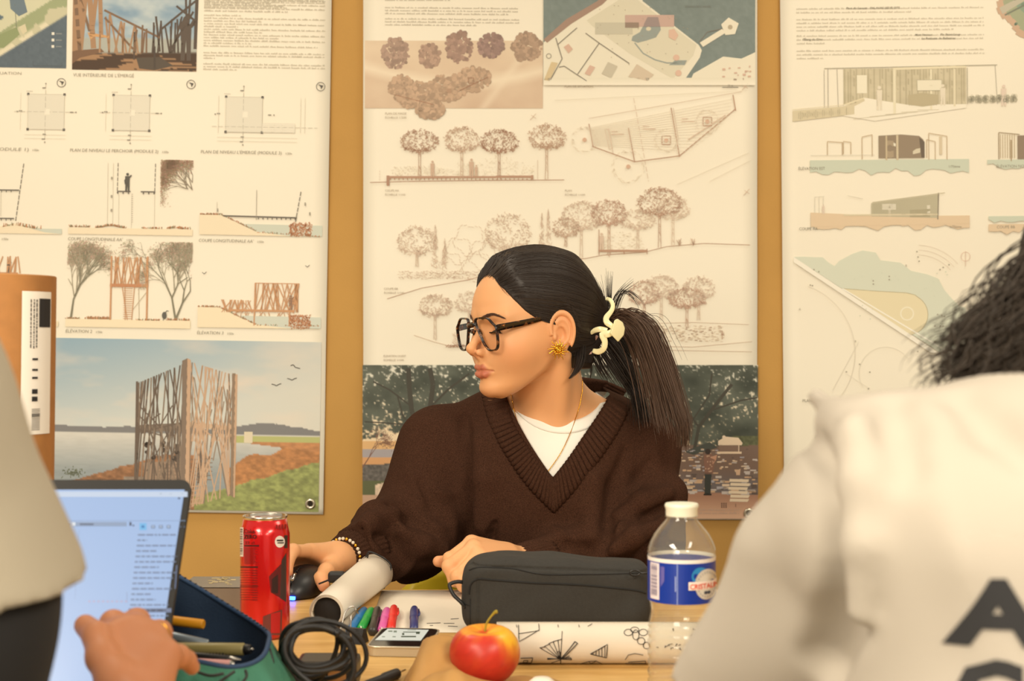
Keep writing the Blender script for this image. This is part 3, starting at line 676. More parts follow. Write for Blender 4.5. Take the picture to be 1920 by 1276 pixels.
    P.path([(694, 342), (760, 340), (900, 338), (1058, 337)], SEP, 1.2); P.rect(726, 330, 842, 334, SEP); P.rect(842, 330, 930, 333.5, SEP); P.rect(930, 329, 1000, 333, SEP); P.rect(725, 329, 730, 348, (140, 88, 64)); P.rect(996, 328, 1000, 336, SEP)
    for k in range(34): P.line(732+k*8, 334, 732+k*8, 337.5, SEP, 1.4)
    for _ in range(420): x = R.uniform(735, 1000); yt = 300+12*math.sin(x/26)*(1 if x > 900 else 0.3)+(14 if x < 850 else 4); y_ = R.uniform(yt, 330); P.line(x, y_, x+R.uniform(-3, 3), y_-R.uniform(0, 3), (220, 206, 184), 0.8)
    for x, h_ in ((811, 30), (884, 34), (893, 22)): figure(P, x, 331, h_, (184, 146, 122), False)
    P.line(1008, 300, 1008, 336, SEPL, 0.7); P.dash(712, 320, 712, 340, SEPL, 0.7, 3, 2)
    # deck plan
    dk = [(1104, 238), (1366, 180), (1378, 205), (1274, 292), (1190, 303), (1110, 274)]
    for k in range(16):
        a = k/16; x0, y0 = 1104+a*8, 240+a*34; x1, y1 = 1372+a*4-a*a*100, 186+a*104; P.line(x0, y0, x1, y1, (222, 210, 190), 0.7)
    P.path([dk[5], dk[4], dk[3], dk[2]], SEP, 1.5); P.path([(1104, 232), (1112, 275)], SEP, 1.5); P.line(1374, 178, 1379, 208, SEP, 1.8); P.line(1258, 202, 1274, 294, SEP, 1.6); P.line(1262, 202, 1272, 262, SEPL, 0.9); P.line(1178, 240, 1190, 304, SEP, 1.6); P.line(1140, 242, 1150, 290, SEPL, 1)
    P.path([(1134, 242), (1142, 242), (1148, 278), (1142, 280)], SEPL, 0.8, True); P.line(1104, 222, 1390, 172, SEPL, 0.7); P.line(1040, 188, 1400, 170, (226, 216, 196), 0.6); P.dash(1188, 184, 1216, 340, SEPL, 0.8, 10, 3); P.line(1270, 345, 1404, 286, (226, 214, 196), 0.7); P.line(1330, 340, 1408, 300, (226, 214, 196), 0.7); P.line(1290, 262, 1360, 216, SEPL, 2)
    for (x, y_, r, sq) in ((1096, 262, 24, 0), (1178, 312, 30, 0), (1249, 263, 22, 1), (1326, 228, 22, 1)):
        for k in range(70):
            a = R.uniform(0, 6.28); q = r*R.uniform(0.86, 1.04); P.line(x+q*math.cos(a), y_+q*math.sin(a), x+q*math.cos(a+0.14), y_+q*math.sin(a+0.14), (220, 204, 182), 0.8)
        P.disc(x, y_, 4, (196, 146, 118), 10)
        if sq: P.path([(x-8, y_-8), (x+8, y_-8), (x+8, y_+8), (x-8, y_+8)], SEP, 1.3, True)
    for x, y_ in ((1146, 246), (1205, 236), (1278, 222)): P.rect(x, y_, x+12, y_+1.6, SEPL); P.rect(x, y_+5, x+24, y_+6.6, SEPL)
    # section BB: hillside with pines
    for (x, b, tp, cw, ch, c, n) in ((782, 500, 424, 74, 60, SEPL, 300), (952, 482, 400, 84, 80, SEPL, 380), (1090, 484, 378, 76, 60, SEPL, 330), (1061, 462, 408, 50, 40, (180, 140, 116), 200), (1142, 478, 374, 66, 54, (172, 122, 98), 330), (1196, 466, 392, 66, 42, (206, 178, 156), 240), (1262, 460, 368, 62, 48, (210, 182, 160), 220), (1237, 464, 351, 82, 60, (160, 110, 84), 420)): sketch_tree(P, x, b, tp, cw, ch, c, R, n)
    for cx, cy, r in ((860, 470, 24), (880, 450, 28), (905, 478, 26), (845, 494, 20), (925, 470, 24), (895, 500, 26)):
        for k in range(26):
            a = k/26*6.28; q = r*(1+0.12*math.sin(5*a)); P.line(cx+q*math.cos(a), cy+q*math.sin(a), cx+q*1.0*math.cos(a+0.2), cy+q*math.sin(a+0.2), SEPL, 0.8)
    for x, tp, b, w_ in ((816, 418, 498, 12), (834, 446, 500, 12), (1016, 398, 458, 9), (1028, 390, 460, 10)):
        for _ in range(60): t = R.random(); P.line(x+R.uniform(-1, 1)*w_*t**0.7*0.7, tp+(b-tp)*t, x+R.uniform(-1, 1)*w_*t**0.7*0.7, tp+(b-tp)*t+6, SEPL, 0.7)
    for _ in range(420): x = R.uniform(748, 930); y_ = R.uniform(508, 523); P.line(x, y_, x+R.uniform(-4, 4), y_+R.uniform(-2, 2), SEPL, 0.7)
    P.path([(726, 560), (790, 540), (880, 524), (960, 500), (1100, 484), (1130, 478), (1210, 472), (1250, 462), (1320, 456), (1406, 459)], SEP, 1.0); P.rect(1122, 468, 1214, 472, SEP); P.line(1123, 430, 1123, 478, SEP, 1.2); P.line(1170, 470, 1170, 476, SEP, 2); P.line(1213, 466, 1213, 476, SEP, 1.4)
    for _ in range(160): x = R.uniform(1130, 1204); y_ = R.uniform(444-10*math.sin((x-1130)/74*3.1), 468); P.line(x, y_, x+R.uniform(-5, 5), y_+1, (214, 196, 172), 0.7)
    figure(P, 1128, 470, 34, (196, 166, 144), False)
    for x in (1274, 1300):
        for _ in range(14): P.line(x, 460, x+R.uniform(-6, 6), 460-R.uniform(4, 14), SEPL, 0.8)
    # west elevation, half hidden by the sitter
    for (x, b, tp, cw, ch, c, n) in ((816, 636, 552, 60, 46, SEPL, 300), (880, 600, 546, 52, 44, (206, 178, 158), 200), (1208, 600, 526, 60, 50, (186, 142, 120), 280), (1240, 600, 516, 60, 46, (206, 178, 158), 260), (1310, 600, 518, 60, 48, (206, 178, 158), 260), (1288, 612, 540, 70, 40, (178, 130, 106), 330)): sketch_tree(P, x, b, tp, cw, ch, c, R, n)
    P.path([(776, 628), (812, 640), (850, 650), (890, 650)], SEPL, 1.1); P.path([(1220, 606), (1300, 604), (1404, 608)], SEPL, 0.8); P.path([(1180, 648), (1300, 650), (1410, 640)], SEPL, 0.9); P.path([(1190, 655), (1410, 659)], SEPL, 0.9); P.line(1354, 620, 1354, 636, SEP, 0.9)
    for _ in range(220): x = R.uniform(1230, 1354); y_ = R.uniform(610, 640); P.line(x, y_, x+R.uniform(2, 6), y_, (214, 192, 168) if R.random() < 0.75 else (150, 110, 88), R.choice((0.8, 1.4)))
    for _ in range(30): x = R.uniform(834, 870); P.line(x, 648+R.uniform(-3, 3), x+R.uniform(3, 8), 648+R.uniform(-3, 3), SEP, 1.3)
    for _ in range(40): x = R.uniform(848, 862); t = R.random(); P.line(x-4*(1-t), 620+t*26, x+4*t, 624+t*26, SEPL, 0.7)
    # photo montage at the foot
    P.fade = .08; P.gfade = .06
    def fpt(X, Y):
        n1 = fbm(X/11, Y/9, 31, 4); n2 = fbm(X/36, Y/30, 33, 3); n3 = fbm(X/3.8, Y/3.4, 35, 2)
        leaf = mixc((50, 56, 48), (98, 104, 92), n2*1.2-0.1)
        sky = mixc((222, 220, 204), (236, 214, 178), np.clip((Y-700)/110, 0, 1))
        edge = np.where(X < 1000, 800-0.06*(X-680)-10*np.sin(X/60), 840+6*np.sin(X/40))
        dens = np.clip((edge-Y)/60, -0.6, 0.42)+np.clip((Y-683)/60, 0, 1)*0.22-0.16
        open_ = np.clip((n1*0.40+n2*0.15+n3*0.45-0.525-dens*0.16)*11, 0, 1)
        open_ = np.where(Y > edge+14, 1.0, open_)
        c = mixc(leaf, (0, 0, 0), X*0)*(1-open_[..., None])+sky*open_[..., None]
        # left: lagoon band, reeds and lawn
        L = X < 1000
        def put(c, m_, col, a=1.0): return np.where(m_[..., None], np.asarray(col, float)*a+c*(1-a), c)
        c = put(c, L & (Y > 826) & (Y < 842), (222, 178, 122)); c = put(c, L & (Y > 841) & (Y < 858), (166, 160, 164)); c = put(c, L & (Y > 857) & (Y < 876), (214, 160, 108))
        c = np.where((L & (Y > 866+8*n1) & (Y < 902))[..., None], np.asarray((96, 92, 88.))*(0.7+0.6*n3[..., None]), c)
        c = put(c, L & (Y > 901) & (Y < 932), (92, 98, 66)); st = L & (X > 704) & (Y > 894+(760-X)*0.25); c = np.where(st[..., None], np.asarray((222, 198, 172.))*(0.85+0.3*n3[..., None]), c)
        c = put(c, L & (Y > 928), (196, 160, 134))
        # right: square with scattered stones
        Rr = X >= 1000
        hd = Rr & (Y > 817) & (Y < 836) & (X > 1372); c = np.where(hd[..., None], np.asarray((88, 92, 64.))*(0.7+0.5*n3[..., None]), c)
        pl = Rr & (Y > 836-4*n2); c = np.where(pl[..., None], mixc(const(X, (116, 92, 78)), (104, 98, 100), np.clip((Y-870)/50, 0, 1)*np.clip(1-np.abs(Y-905)/40, 0, 1)+n2*0.2), c)
        c = np.where((Rr & (Y > 928-0.06*(1420-X)))[..., None], mixc(const(X, (166, 122, 98)), (212, 170, 140), (Y-930)/36), c)
        return c
    P.grid(680, 684, 1421, 972, 1.9, fpt); P.up()
    TRK = (58, 56, 48)
    for pts, w_ in ((((780, 830), (785, 800), (772, 770), (768, 730), (766, 690)), 9), (((812, 800), (806, 770), (812, 720), (806, 690)), 9), (((770, 796), (756, 780), (745, 740)), 3), (((768, 796), (720, 792), (684, 790)), 2.4), (((800, 770), (840, 730), (880, 700)), 4), (((770, 760), (730, 730), (700, 715)), 3), (((1300, 850), (1310, 800), (1340, 760), (1372, 720)), 6), (((1310, 800), (1280, 760), (1268, 720)), 4), (((1330, 770), (1390, 750), (1420, 745)), 3), (((1290, 800), (1330, 740), (1335, 700)), 3)):
        for a, b in zip(pts, pts[1:]): P.line(a[0], a[1], b[0], b[1], TRK, w_)
    bare_tree(P, 680, 876, -1.0, 24, 2.2, 6, (120, 84, 70), random.Random(3), ((150, 104, 86), (130, 96, 80)))
    P.poly([(1282, 846), (1330, 828), (1346, 838), (1300, 852)], (62, 66, 60))
    for _ in range(150):
        x, y_ = R.uniform(1262, 1416), R.uniform(838, 924); s_ = (y_-800)/90; w_ = R.uniform(4, 14)*s_; h_ = R.uniform(2, 4.5)*s_
        P.rect(x, y_, min(x+w_, 1420), y_+h_, R.choice(((222, 196, 166), (196, 184, 176), (206, 168, 132), (170, 164, 168), (88, 74, 68))))
    P.up()
    P.poly([(1346, 826), (1360, 818), (1384, 820), (1392, 830), (1390, 834), (1346, 834)], (228, 206, 178)); P.rect(1348, 833, 1384, 846, (122, 98, 84))
    for k in range(6): P.rect(1348+k*7, 833, 1350.5+k*7, 846, (232, 208, 180))
    P.rect(1344, 846, 1390, 850, (224, 198, 168)); P.disc(1357, 819, 3.5, (226, 204, 178), 8)
    P.disc(1327, 846, 5.5, (48, 38, 34), 9); P.poly([(1319, 852), (1334, 850), (1340, 862), (1336, 888), (1321, 888)], (128, 90, 74)); P.poly([(1321, 886), (1334, 886), (1332, 927), (1321, 927)], (48, 50, 46)); P.poly([(1332, 856), (1344, 852), (1342, 862), (1336, 870)], (190, 140, 112)); P.rect(1319, 925, 1334, 928, (40, 34, 30))
    for _ in range(16): x, y_ = R.uniform(1321, 1336), R.uniform(853, 884); P.rect(x, y_, x+2, y_+2, (196, 160, 132))
    for k in range(6): o = R.uniform(-2, 2); P.poly([(1368+o, 897+k*7.4), (1404+o, 898+k*7.4), (1403+o-k*0.5, 903.4+k*7.4), (1367+o, 902.6+k*7.4)], (230, 210, 180))
    P.poly([(1379, 882), (1388, 878), (1387, 890), (1380, 890)], (206, 170, 138))
    for k in range(9): P.rect(1352+(k % 3)*4, 942+(k//3)*3.4, 1354.6+(k % 3)*4, 944.4+(k//3)*3.4, (104, 76, 62))
    P.text(1377, 950, '1', 9, (104, 76, 62))
    for y_ in (957, 963): P.lines(1300, y_, 96, 1, 5, (158, 110, 88), 0.9, tr, 2.6)
poster(681, -72, 1420, 974, 0.0, 0.0035, 2.1, 'sepia pine grove poster on the wall behind the seated woman', draw_mid, [(1404, 962)])

# ------------------------------------------------------------------ right poster: seaside cabin
def draw_right(P):
    R = random.Random(55); tr = random.Random(12); P.fade = .25; P.gfade = .2
    P.anchor(1670, 60)
    TC = (150, 142, 124)
    P.lines(1494, -30, 352, 3, 7, TC, 0.7, tr); P.lines(1494, 16, 352, 2, 7, TC, 0.62, tr); P.lines(1494, 36, 352, 4, 6.9, TC, 0.84, tr); P.lines(1494, 67, 352, 3, 7, TC, 0.15, tr); P.lines(1494, 95, 352, 3, 7, TC, 0.14, tr)
    B = (104, 98, 84)
    P.up(); P.text(1587, 16, 'Parc du Levant', 5.4, B, 0.2, width=40, bold=0.02); P.text(1632, 16, 'PALAVAS LES FLOTS', 5.4, B, 0.2, width=56, bold=0.02)
    P.text(1716, 67, 'Mont Ventoux', 5.4, B, 0.2, width=32, bold=0.02); P.text(1763, 67, 'Pic Saint-Loup', 5.4, B, 0.2, width=38, bold=0.02); P.text(1505, 74, "l'Étang du Grec", 5.4, B, 0.2, width=38, bold=0.02); P.text(1728, 74, 'La Redoute de Ballestras', 5.4, B, 0.2, width=64, bold=0.02)
    # round aerial plan at the upper corner
    P.anchor(1920, 10)
    def fa(X, Y): return mixc(const(X, (126, 142, 118)), (176, 170, 146), np.clip(fbm(X/14, Y/14, 4)*2-0.5, 0, 1))
    cx, cy = 1955, -10
    for k in range(46):
        a0, a1 = k/46*6.283, (k+1)/46*6.283; r = 86*(1+0.05*math.sin(k*5.1))
        for q0, q1, c in ((0, 0.6, (110, 138, 118)), (0.6, 0.86, (140, 150, 118)), (0.86, 1.0, (190, 154, 126))):
            P.poly([(cx+r*q0*math.cos(a0), cy+r*q0*math.sin(a0)), (cx+r*q1*math.cos(a0), cy+r*q1*math.sin(a0)), (cx+r*q1*math.cos(a1), cy+r*q1*math.sin(a1)), (cx+r*q0*math.cos(a1), cy+r*q0*math.sin(a1))], c)
    P.up(); P.poly([(1874, 14), (1930, -14), (1934, -6), (1880, 26)], (176, 170, 150)); P.line(1884, 28, 1940, 0, (92, 100, 86), 3)
    for _ in range(30): P.disc(R.uniform(1895, 1990), R.uniform(-40, 50), R.uniform(2, 5), (92, 116, 98), 7)
    # perspective of the cabin
    P.anchor(1690, 170)
    WOOD = (186, 176, 146)
    def fw(X, Y): return (np.asarray((196, 186, 156.))+((np.sin(X*1.15+3*fbm(X/5, Y/30, 2)) > 0.55)[..., None])*-30.0+(fbm(X/30, Y/12, 3)[..., None]-0.5)*26)
    P.grid(1582, 128, 1812, 196, 2.2, fw); P.up()
    P.poly([(1582, 196), (1620, 182), (1700, 196), (1812, 196), (1812, 203), (1640, 226), (1582, 216)], (240, 234, 216)); P.up()
    P.poly([(1620, 184), (1622, 188), (1602, 198), (1602, 213), (1486, 226), (1486, 206), (1582, 198)], (206, 194, 160)); P.poly([(1486, 204), (1600, 194), (1622, 183), (1616, 183), (1580, 195), (1486, 203)], (224, 212, 176))
    for k in range(36): x = 1488+k*3.2; P.line(x, 208-(x-1488)*0.08, x, 224-(x-1488)*0.1, (140, 130, 104), 0.9)
    P.path([(1546, 130), (1546, 200)], GREY, 0.9); P.path([(1553, 126), (1553, 200)], GREY, 1.1); P.path([(1570, 128), (1572, 200)], GREY, 0.9); P.line(1546, 127, 1870, 123, (130, 124, 104), 1.2)
    P.poly([(1674, 127), (1812, 123), (1812, 128), (1676, 131)], (226, 216, 182)); P.poly([(1675, 130), (1680, 130), (1680, 214), (1675, 214)], (228, 220, 190)); P.rect(1744, 130, 1748, 206, (228, 220, 190)); P.rect(1788, 130, 1792, 200, (222, 212, 180))
    P.rect(1607, 140, 1626, 174, (236, 230, 206)); P.rect(1720, 150, 1766, 170, (232, 226, 202)); P.path([(1720, 150), (1766, 150), (1766, 170), (1720, 170)], (150, 142, 112), 0.8, True)
    P.up(); P.poly([(1703, 178), (1730, 174), (1758, 178), (1758, 196), (1730, 200), (1703, 196)], (172, 160, 126))
    for k in range(12): P.line(1705+k*4.6, 178, 1705+k*4.6, 198, (132, 122, 94), 0.8)
    for (x, b, h_) in ((1649, 206, 46), (1768, 198, 40)): figure(P, x, b, h_, (226, 216, 194), False); P.line(x-5, b-h_*0.8, x-4, b-8, (160, 150, 124), 0.7)
    P.line(1814, 128, 1814, 196, (150, 142, 118), 1.2); P.line(1866, 123, 1870, 196, GREY, 0.9)
    for k in range(7):
        x = 1822+k*13; 
        for _ in range(22): P.ring(x+R.uniform(-4, 4), 186+R.uniform(-5, 5), R.uniform(2, 4), (176, 172, 150), 0.6, 6)
    figure(P, 1882, 200, 40, (220, 200, 184), False)
    for k in range(5): P.line(1600+k*30, 222-k*4, 1680+k*20, 214-k*2, (196, 186, 160), 0.8)
    CAP = (112, 106, 92)
    # elevations and sections on green or sand washes
    def wash(x0, x1, y0, y1, col, seed):
        q = random.Random(seed); pts = [(x0, y0), (x1, y0)]; n = 26
        for k in range(n+1): pts.append((x1-(x1-x0)*k/n, y1-q.uniform(0, 9)+4*math.sin(k*0.9)))
        P.poly(pts, col); P.up()
    P.anchor(1660, 290)
    wash(1519, 1817, 299, 326, (190, 202, 184), 1)
    P.poly([(1648, 254), (1690, 252), (1724, 255), (1732, 262), (1732, 296), (1648, 296)], (122, 104, 84)); P.rect(1664, 262, 1676, 296, (150, 130, 104)); P.rect(1712, 276, 1726, 290, (206, 196, 170)); P.rect(1664, 264, 1680, 276, (226, 220, 200))
    P.up(); P.rect(1661, 254, 1664, 300, (186, 168, 134)); P.rect(1681, 253, 1685, 300, (196, 180, 148)); P.poly([(1724, 258), (1734, 266), (1734, 296), (1728, 296)], (70, 58, 48))
    for a in (((1617, 298), (1617, 256), (1636, 252), (1636, 292)), ((1552, 290), (1552, 264), (1580, 266), (1580, 290)), ((1582, 288), (1582, 264), (1596, 266), (1596, 288)), ((1742, 300), (1742, 250), (1776, 256), (1776, 300)), ((1738, 296), (1738, 262), (1754, 266), (1754, 300))): P.path(a, (176, 150, 116), 1.3)
    P.rect(1762, 256, 1767, 290, (206, 190, 160)); P.line(1520, 290, 1640, 290, LIGHT, 0.8)
    P.text(1497, 317, 'ÉLÉVATION EST', 7.6, CAP, width=50); P.text(1778, 315, '1/75ème', 6.4, CAP)
    P.anchor(1900, 290)
    wash(1851, 2150, 299, 316, (190, 202, 184), 2); P.poly([(1908, 254), (1990, 252), (1990, 298), (1908, 298)], (118, 98, 80))
    P.path([(1873, 298), (1873, 248), (1912, 252)], (140, 120, 92), 1.6); P.line(1896, 262, 1896, 302, (160, 136, 104), 2)
    for k in range(7): P.line(1876+k*4.4, 252, 1876+k*4.4, 296, (170, 150, 116), 1.2)
    P.text(1868, 314, 'ÉLÉVATION NORD', 7.6, CAP, width=62)
    P.anchor(1660, 400)
    wash(1520, 1818, 405, 430, (216, 190, 156), 3); P.poly([(1520, 397), (1818, 413), (1818, 420), (1520, 424)], (216, 190, 156)); P.up()
    P.poly([(1634, 380), (1758, 365), (1759, 409), (1634, 405)], (176, 170, 142)); P.up()
    for k in range(14): P.line(1636, 382+k*1.7-k*0.4, 1757, 367+k*2.9, (162, 156, 128), 0.6)
    P.rect(1654, 382, 1680, 393, (226, 220, 202)); P.poly([(1706, 394), (1744, 392), (1744, 407), (1706, 407)], (150, 142, 112)); P.rect(1738, 385, 1744, 400, (226, 220, 202)); figure(P, 1668, 405, 20, (206, 198, 176), False)
    P.rect(1582, 401, 1758, 404, (206, 194, 162)); P.line(1760, 362, 1758, 412, (110, 100, 84), 2); P.line(1636, 379, 1772, 362, (176, 166, 136), 1.2)
    for x in (1528, 1536, 1544): P.line(x, 368, x, 398, LIGHT, 0.8)
    P.line(1528, 368, 1546, 367, LIGHT, 0.8); figure(P, 1544, 400, 18, (216, 196, 180), False); P.line(1590, 366, 1618, 372, LIGHT, 0.8)
    P.text(1498, 430, 'COUPE AA', 7.6, CAP, width=35); P.text(1780, 428, '1/75ème', 6.4, CAP)
    P.anchor(1890, 410); wash(1853, 2150, 405, 420, (190, 202, 184), 4); wash(1853, 2150, 420, 437, (216, 190, 156), 5); P.text(1868, 428, 'COUPE BB', 7.6, CAP, width=34)
    # site plan
    P.anchor(1660, 600)
    gw = [(1489, 480)]; q = random.Random(8)
    for a in ((1510, 478), (1530, 480), (1545, 482), (1552, 492), (1565, 498), (1575, 488), (1600, 474), (1620, 470), (1645, 474), (1652, 486), (1690, 494), (1710, 506), (1740, 514), (1760, 522), (1772, 544), (1785, 560), (1798, 575), (1812, 580), (1812, 600), (1806, 630), (1790, 662), (1760, 662)): gw.append((a[0]+q.uniform(-2, 2), a[1]+q.uniform(-2, 2)))
    P.poly(gw, (206, 214, 196)); P.up(); P.poly([(1489, 480), (1760, 662), (1745, 662), (1489, 490)], (244, 240, 226)); P.up()
    for k in range(40): P.disc(q.uniform(1600, 1780), q.uniform(510, 600), 1.2, (198, 208, 190), 6)
    pts = [(1580, 540), (1640, 545), (1700, 549), (1716, 553)]+[(1702+38*math.cos(math.radians(a)), 590+38*math.sin(math.radians(a))) for a in range(-60, 70, 10)]+[(1708, 628)]
    P.poly(pts, (226, 214, 174)); P.up(); P.path(pts[:-1], (160, 148, 108), 0.9); P.ring(1701, 588, 12, (242, 236, 212), 2.4, 18)
    P.line(1580, 540, 1790, 668, (248, 246, 236), 2.2)
    P.ring(1470, 660, 133, (214, 206, 190), 0.8, 30, -70, 40); P.ring(1660, 700, 50, (218, 212, 198), 0.7, 20, 150, 330); P.line(1560, 730, 1610, 640, (218, 212, 198), 0.7); P.line(1586, 700, 1630, 728, (218, 212, 198), 0.7)
    for k in range(3):
        P.ring(1720, 560, 82+k*9, (206, 186, 168), 0.6, 12, -88, -40)
    for x, y_ in ((1520, 533), (1524, 534), (1536, 508), (1527, 504), (1720, 472), (1722, 482), (1724, 490), (1780, 497), (1769, 502), (1763, 506), (1668, 518), (1668, 524), (1638, 526), (1638, 532), (1758, 590), (1766, 592), (1771, 594), (1753, 612), (1763, 612), (1768, 612), (1753, 641), (1720, 659), (1611, 682), (1586, 696), (1630, 697), (1627, 728)): P.disc(x, y_, 1.5, (140, 132, 116), 6)
    P.ring(1811, 482, 8.5, (216, 180, 160), 0.9); P.line(1811, 472, 1811, 500, (216, 180, 160), 0.9)
    for x, y_, t in ((1498, 580, 'A'), (1602, 641, 'B'), (1698, 500, 'B'), (1783, 610, 'A')): P.text(x, y_, t, 6, (150, 142, 126))
    P.text(1503, 752, 'PLAN PROJETÉ', 7.8, CAP, width=49); P.lines(1895, 533, 120, 2, 6, TC, 0.5, tr)
    P.anchor(1560, 790)
    P.path([(1548, 820), (1548, 769), (1640, 771)], (156, 146, 116), 1.4); P.path([(1556, 800), (1555, 773), (1600, 775)], (176, 166, 136), 3); P.path([(1530, 822), (1530, 816), (1536, 816), (1536, 822)], GREY, 0.9)
    P.poly([(1580, 800), (1700, 800), (1700, 890), (1580, 890)], (222, 212, 180)); P.rect(1500, 880, 1800, 930, (206, 214, 196))
poster(1467, -72, 2204, 974, -0.0083, 0.0022, 4.0, 'seaside cabin poster with green washes on the wall at the right', draw_right, [(1486, 960), (2186, 960)])
# ------------------------------------------------------------------ sculpting kit: signed distance shapes -> smooth meshes
def A3(p): return np.asarray(p, dtype=np.float32)
def smin(a, b, k):
    h = np.clip(0.5+0.5*(b-a)/k, 0, 1); return b*(1-h)+a*h-k*h*(1-h)
def smax(a, b, k): return -smin(-a, -b, k)
def s_sphere(P, c, r): return np.sqrt(((P-A3(c))**2).sum(1))-r
def s_ell(P, c, r, R=None):
    q = P-A3(c)
    if R is not None: q = q @ A3(R)
    r = A3(r); k0 = np.sqrt(((q/r)**2).sum(1)); k1 = np.sqrt(((q/(r*r))**2).sum(1))
    return k0*(k0-1)/np.maximum(k1, 1e-9)
def s_cone(P, a, b, ra, rb):
    """capsule with end radii ra, rb"""
    a = A3(a); b = A3(b); ba = b-a; pa = P-a; h = np.clip((pa @ ba)/max(float(ba @ ba), 1e-12), 0, 1)
    return np.sqrt(((pa-h[:, None]*ba)**2).sum(1))-(ra+(rb-ra)*h)
def s_chain(P, pts, rad, k):
    d = None
    for i in range(len(pts)-1):
        e = s_cone(P, pts[i], pts[i+1], rad[i], rad[i+1]); d = e if d is None else smin(d, e, k)
    return d
def s_box(P, c, h, R=None, r=0.0):
    q = P-A3(c)
    if R is not None: q = q @ A3(R)
    q = np.abs(q)-(A3(h)-r); return np.sqrt((np.maximum(q, 0)**2).sum(1))+np.minimum(q.max(1), 0)-r
def gauss(P, c, s): return np.exp(-(((P-A3(c))/A3(s))**2).sum(1))
def rotm(ax, deg): return np.array(Matrix.Rotation(math.radians(deg), 3, ax))
def noise3(P, sc_, seed=0):
    """cheap smooth 3-D noise -1..1 from summed sines"""
    r = np.random.RandomState(seed); out = np.zeros(len(P), dtype=np.float32)
    for i in range(7):
        d = r.normal(size=3); d /= np.linalg.norm(d); out += np.sin((P @ A3(d))*sc_*r.uniform(0.6, 1.7)+r.uniform(0, 6.28))
    return out/3.5
def nets(f, lo, hi, h, band=2.2):
    """surface nets of f=0 in the box lo..hi at spacing h (coarse pass, then fine only near the surface)"""
    lo = A3(lo); hi = A3(hi); K = 4
    nb = np.maximum(np.ceil((hi-lo)/(h*K)).astype(int), 1); n = nb*K+1
    cax = [lo[i]+np.arange(nb[i]+1)*h*K for i in range(3)]
    cg = np.stack(np.meshgrid(*cax, indexing='ij'), -1).reshape(-1, 3).astype(np.float32)
    C = f(cg).reshape(nb+1)
    up = C
    for a in range(3): up = np.repeat(up, K, axis=a)
    off = K//2
    up = up[off:off+n[0], off:off+n[1], off:off+n[2]].copy()
    mask = np.abs(up) < h*K*band
    idx = np.argwhere(mask)
    D = up
    CH = 400000
    vals = np.empty(len(idx), dtype=np.float32)
    for i in range(0, len(idx), CH): vals[i:i+CH] = f(lo+idx[i:i+CH].astype(np.float32)*h)
    D[mask] = vals
    S = D < 0
    n0, n1, n2 = D.shape
    cs = np.zeros((n0-1, n1-1, n2-1), dtype=np.uint8)
    for i in (0, 1):
        for j in (0, 1):
            for k in (0, 1): cs += S[i:n0-1+i, j:n1-1+j, k:n2-1+k]
    act = np.argwhere((cs > 0) & (cs < 8)); vid = -np.ones(cs.shape, dtype=np.int64); vid[act[:, 0], act[:, 1], act[:, 2]] = np.arange(len(act))
    acc = np.zeros((len(act), 3)); cnt = np.zeros(len(act))
    corners = [(i, j, k) for i in (0, 1) for j in (0, 1) for k in (0, 1)]
    val = {c: D[act[:, 0]+c[0], act[:, 1]+c[1], act[:, 2]+c[2]] for c in corners}
    for c in corners:
        for ax in range(3):
            if c[ax] == 0:
                d = list(c); d[ax] = 1; d = tuple(d); va, vb = val[c], val[d]; m_ = (va < 0) != (vb < 0)
                t = np.where(m_, va/np.where(np.abs(va-vb) < 1e-12, 1, va-vb), 0)
                p = np.array(c, float)[None]+np.eye(3)[ax][None]*t[:, None]
                acc += p*m_[:, None]; cnt += m_
    V = lo+(act+acc/np.maximum(cnt, 1)[:, None])*h
    faces = []
    for ax in range(3):
        a, b = (ax+1) % 3, (ax+2) % 3
        sl0 = [slice(None)]*3; sl1 = [slice(None)]*3; sl0[ax] = slice(0, D.shape[ax]-1); sl1[ax] = slice(1, None)
        ch = S[tuple(sl0)] != S[tuple(sl1)]
        e = np.argwhere(ch); ok = (e[:, a] > 0) & (e[:, b] > 0) & (e[:, a] < D.shape[a]-1) & (e[:, b] < D.shape[b]-1); e = e[ok]
        q = []
        for da, db in ((-1, -1), (0, -1), (0, 0), (-1, 0)):
            g = e.copy(); g[:, a] += da; g[:, b] += db; q.append(vid[g[:, 0], g[:, 1], g[:, 2]])
        q = np.stack(q, 1); neg = S[e[:, 0], e[:, 1], e[:, 2]]
        q[~neg] = q[~neg][:, ::-1]; faces.append(q)
    return V.astype(np.float32), np.concatenate(faces).astype(np.int64)
def grad(f, P, e=0.0015):
    g = np.stack([f(P+A3(d)*e)-f(P-A3(d)*e) for d in ((1, 0, 0), (0, 1, 0), (0, 0, 1))], 1); return g/np.maximum(np.linalg.norm(g, axis=1), 1e-9)[:, None]
def snap(f, P, off=0.0, it=5):
    """move points along the gradient on to the surface f = off"""
    P = A3(P).reshape(-1, 3).copy()
    for _ in range(it): P -= grad(f, P)*(f(P)-off)[:, None]*0.9
    return P
def shoot_many(f, O, d, tmax=0.6, off=0.0):
    """first points along parallel rays O + t d on the surface f = off"""
    O = A3(O).reshape(-1, 3); d = A3(d)/np.linalg.norm(d); t = np.zeros(len(O), dtype=np.float32)
    for _ in range(90):
        v = f(O+d*t[:, None])-off; t = np.minimum(t+np.maximum(v*0.7, 0)*(v > 0.0001), tmax)
        if (v < 0.0003).all(): break
    return O+d*t[:, None]
def join_vf(parts):
    V = []; Fq = []; b = 0
    for v, f in parts: V.append(v); Fq.append(f+b); b += len(v)
    return np.concatenate(V), np.concatenate(Fq)
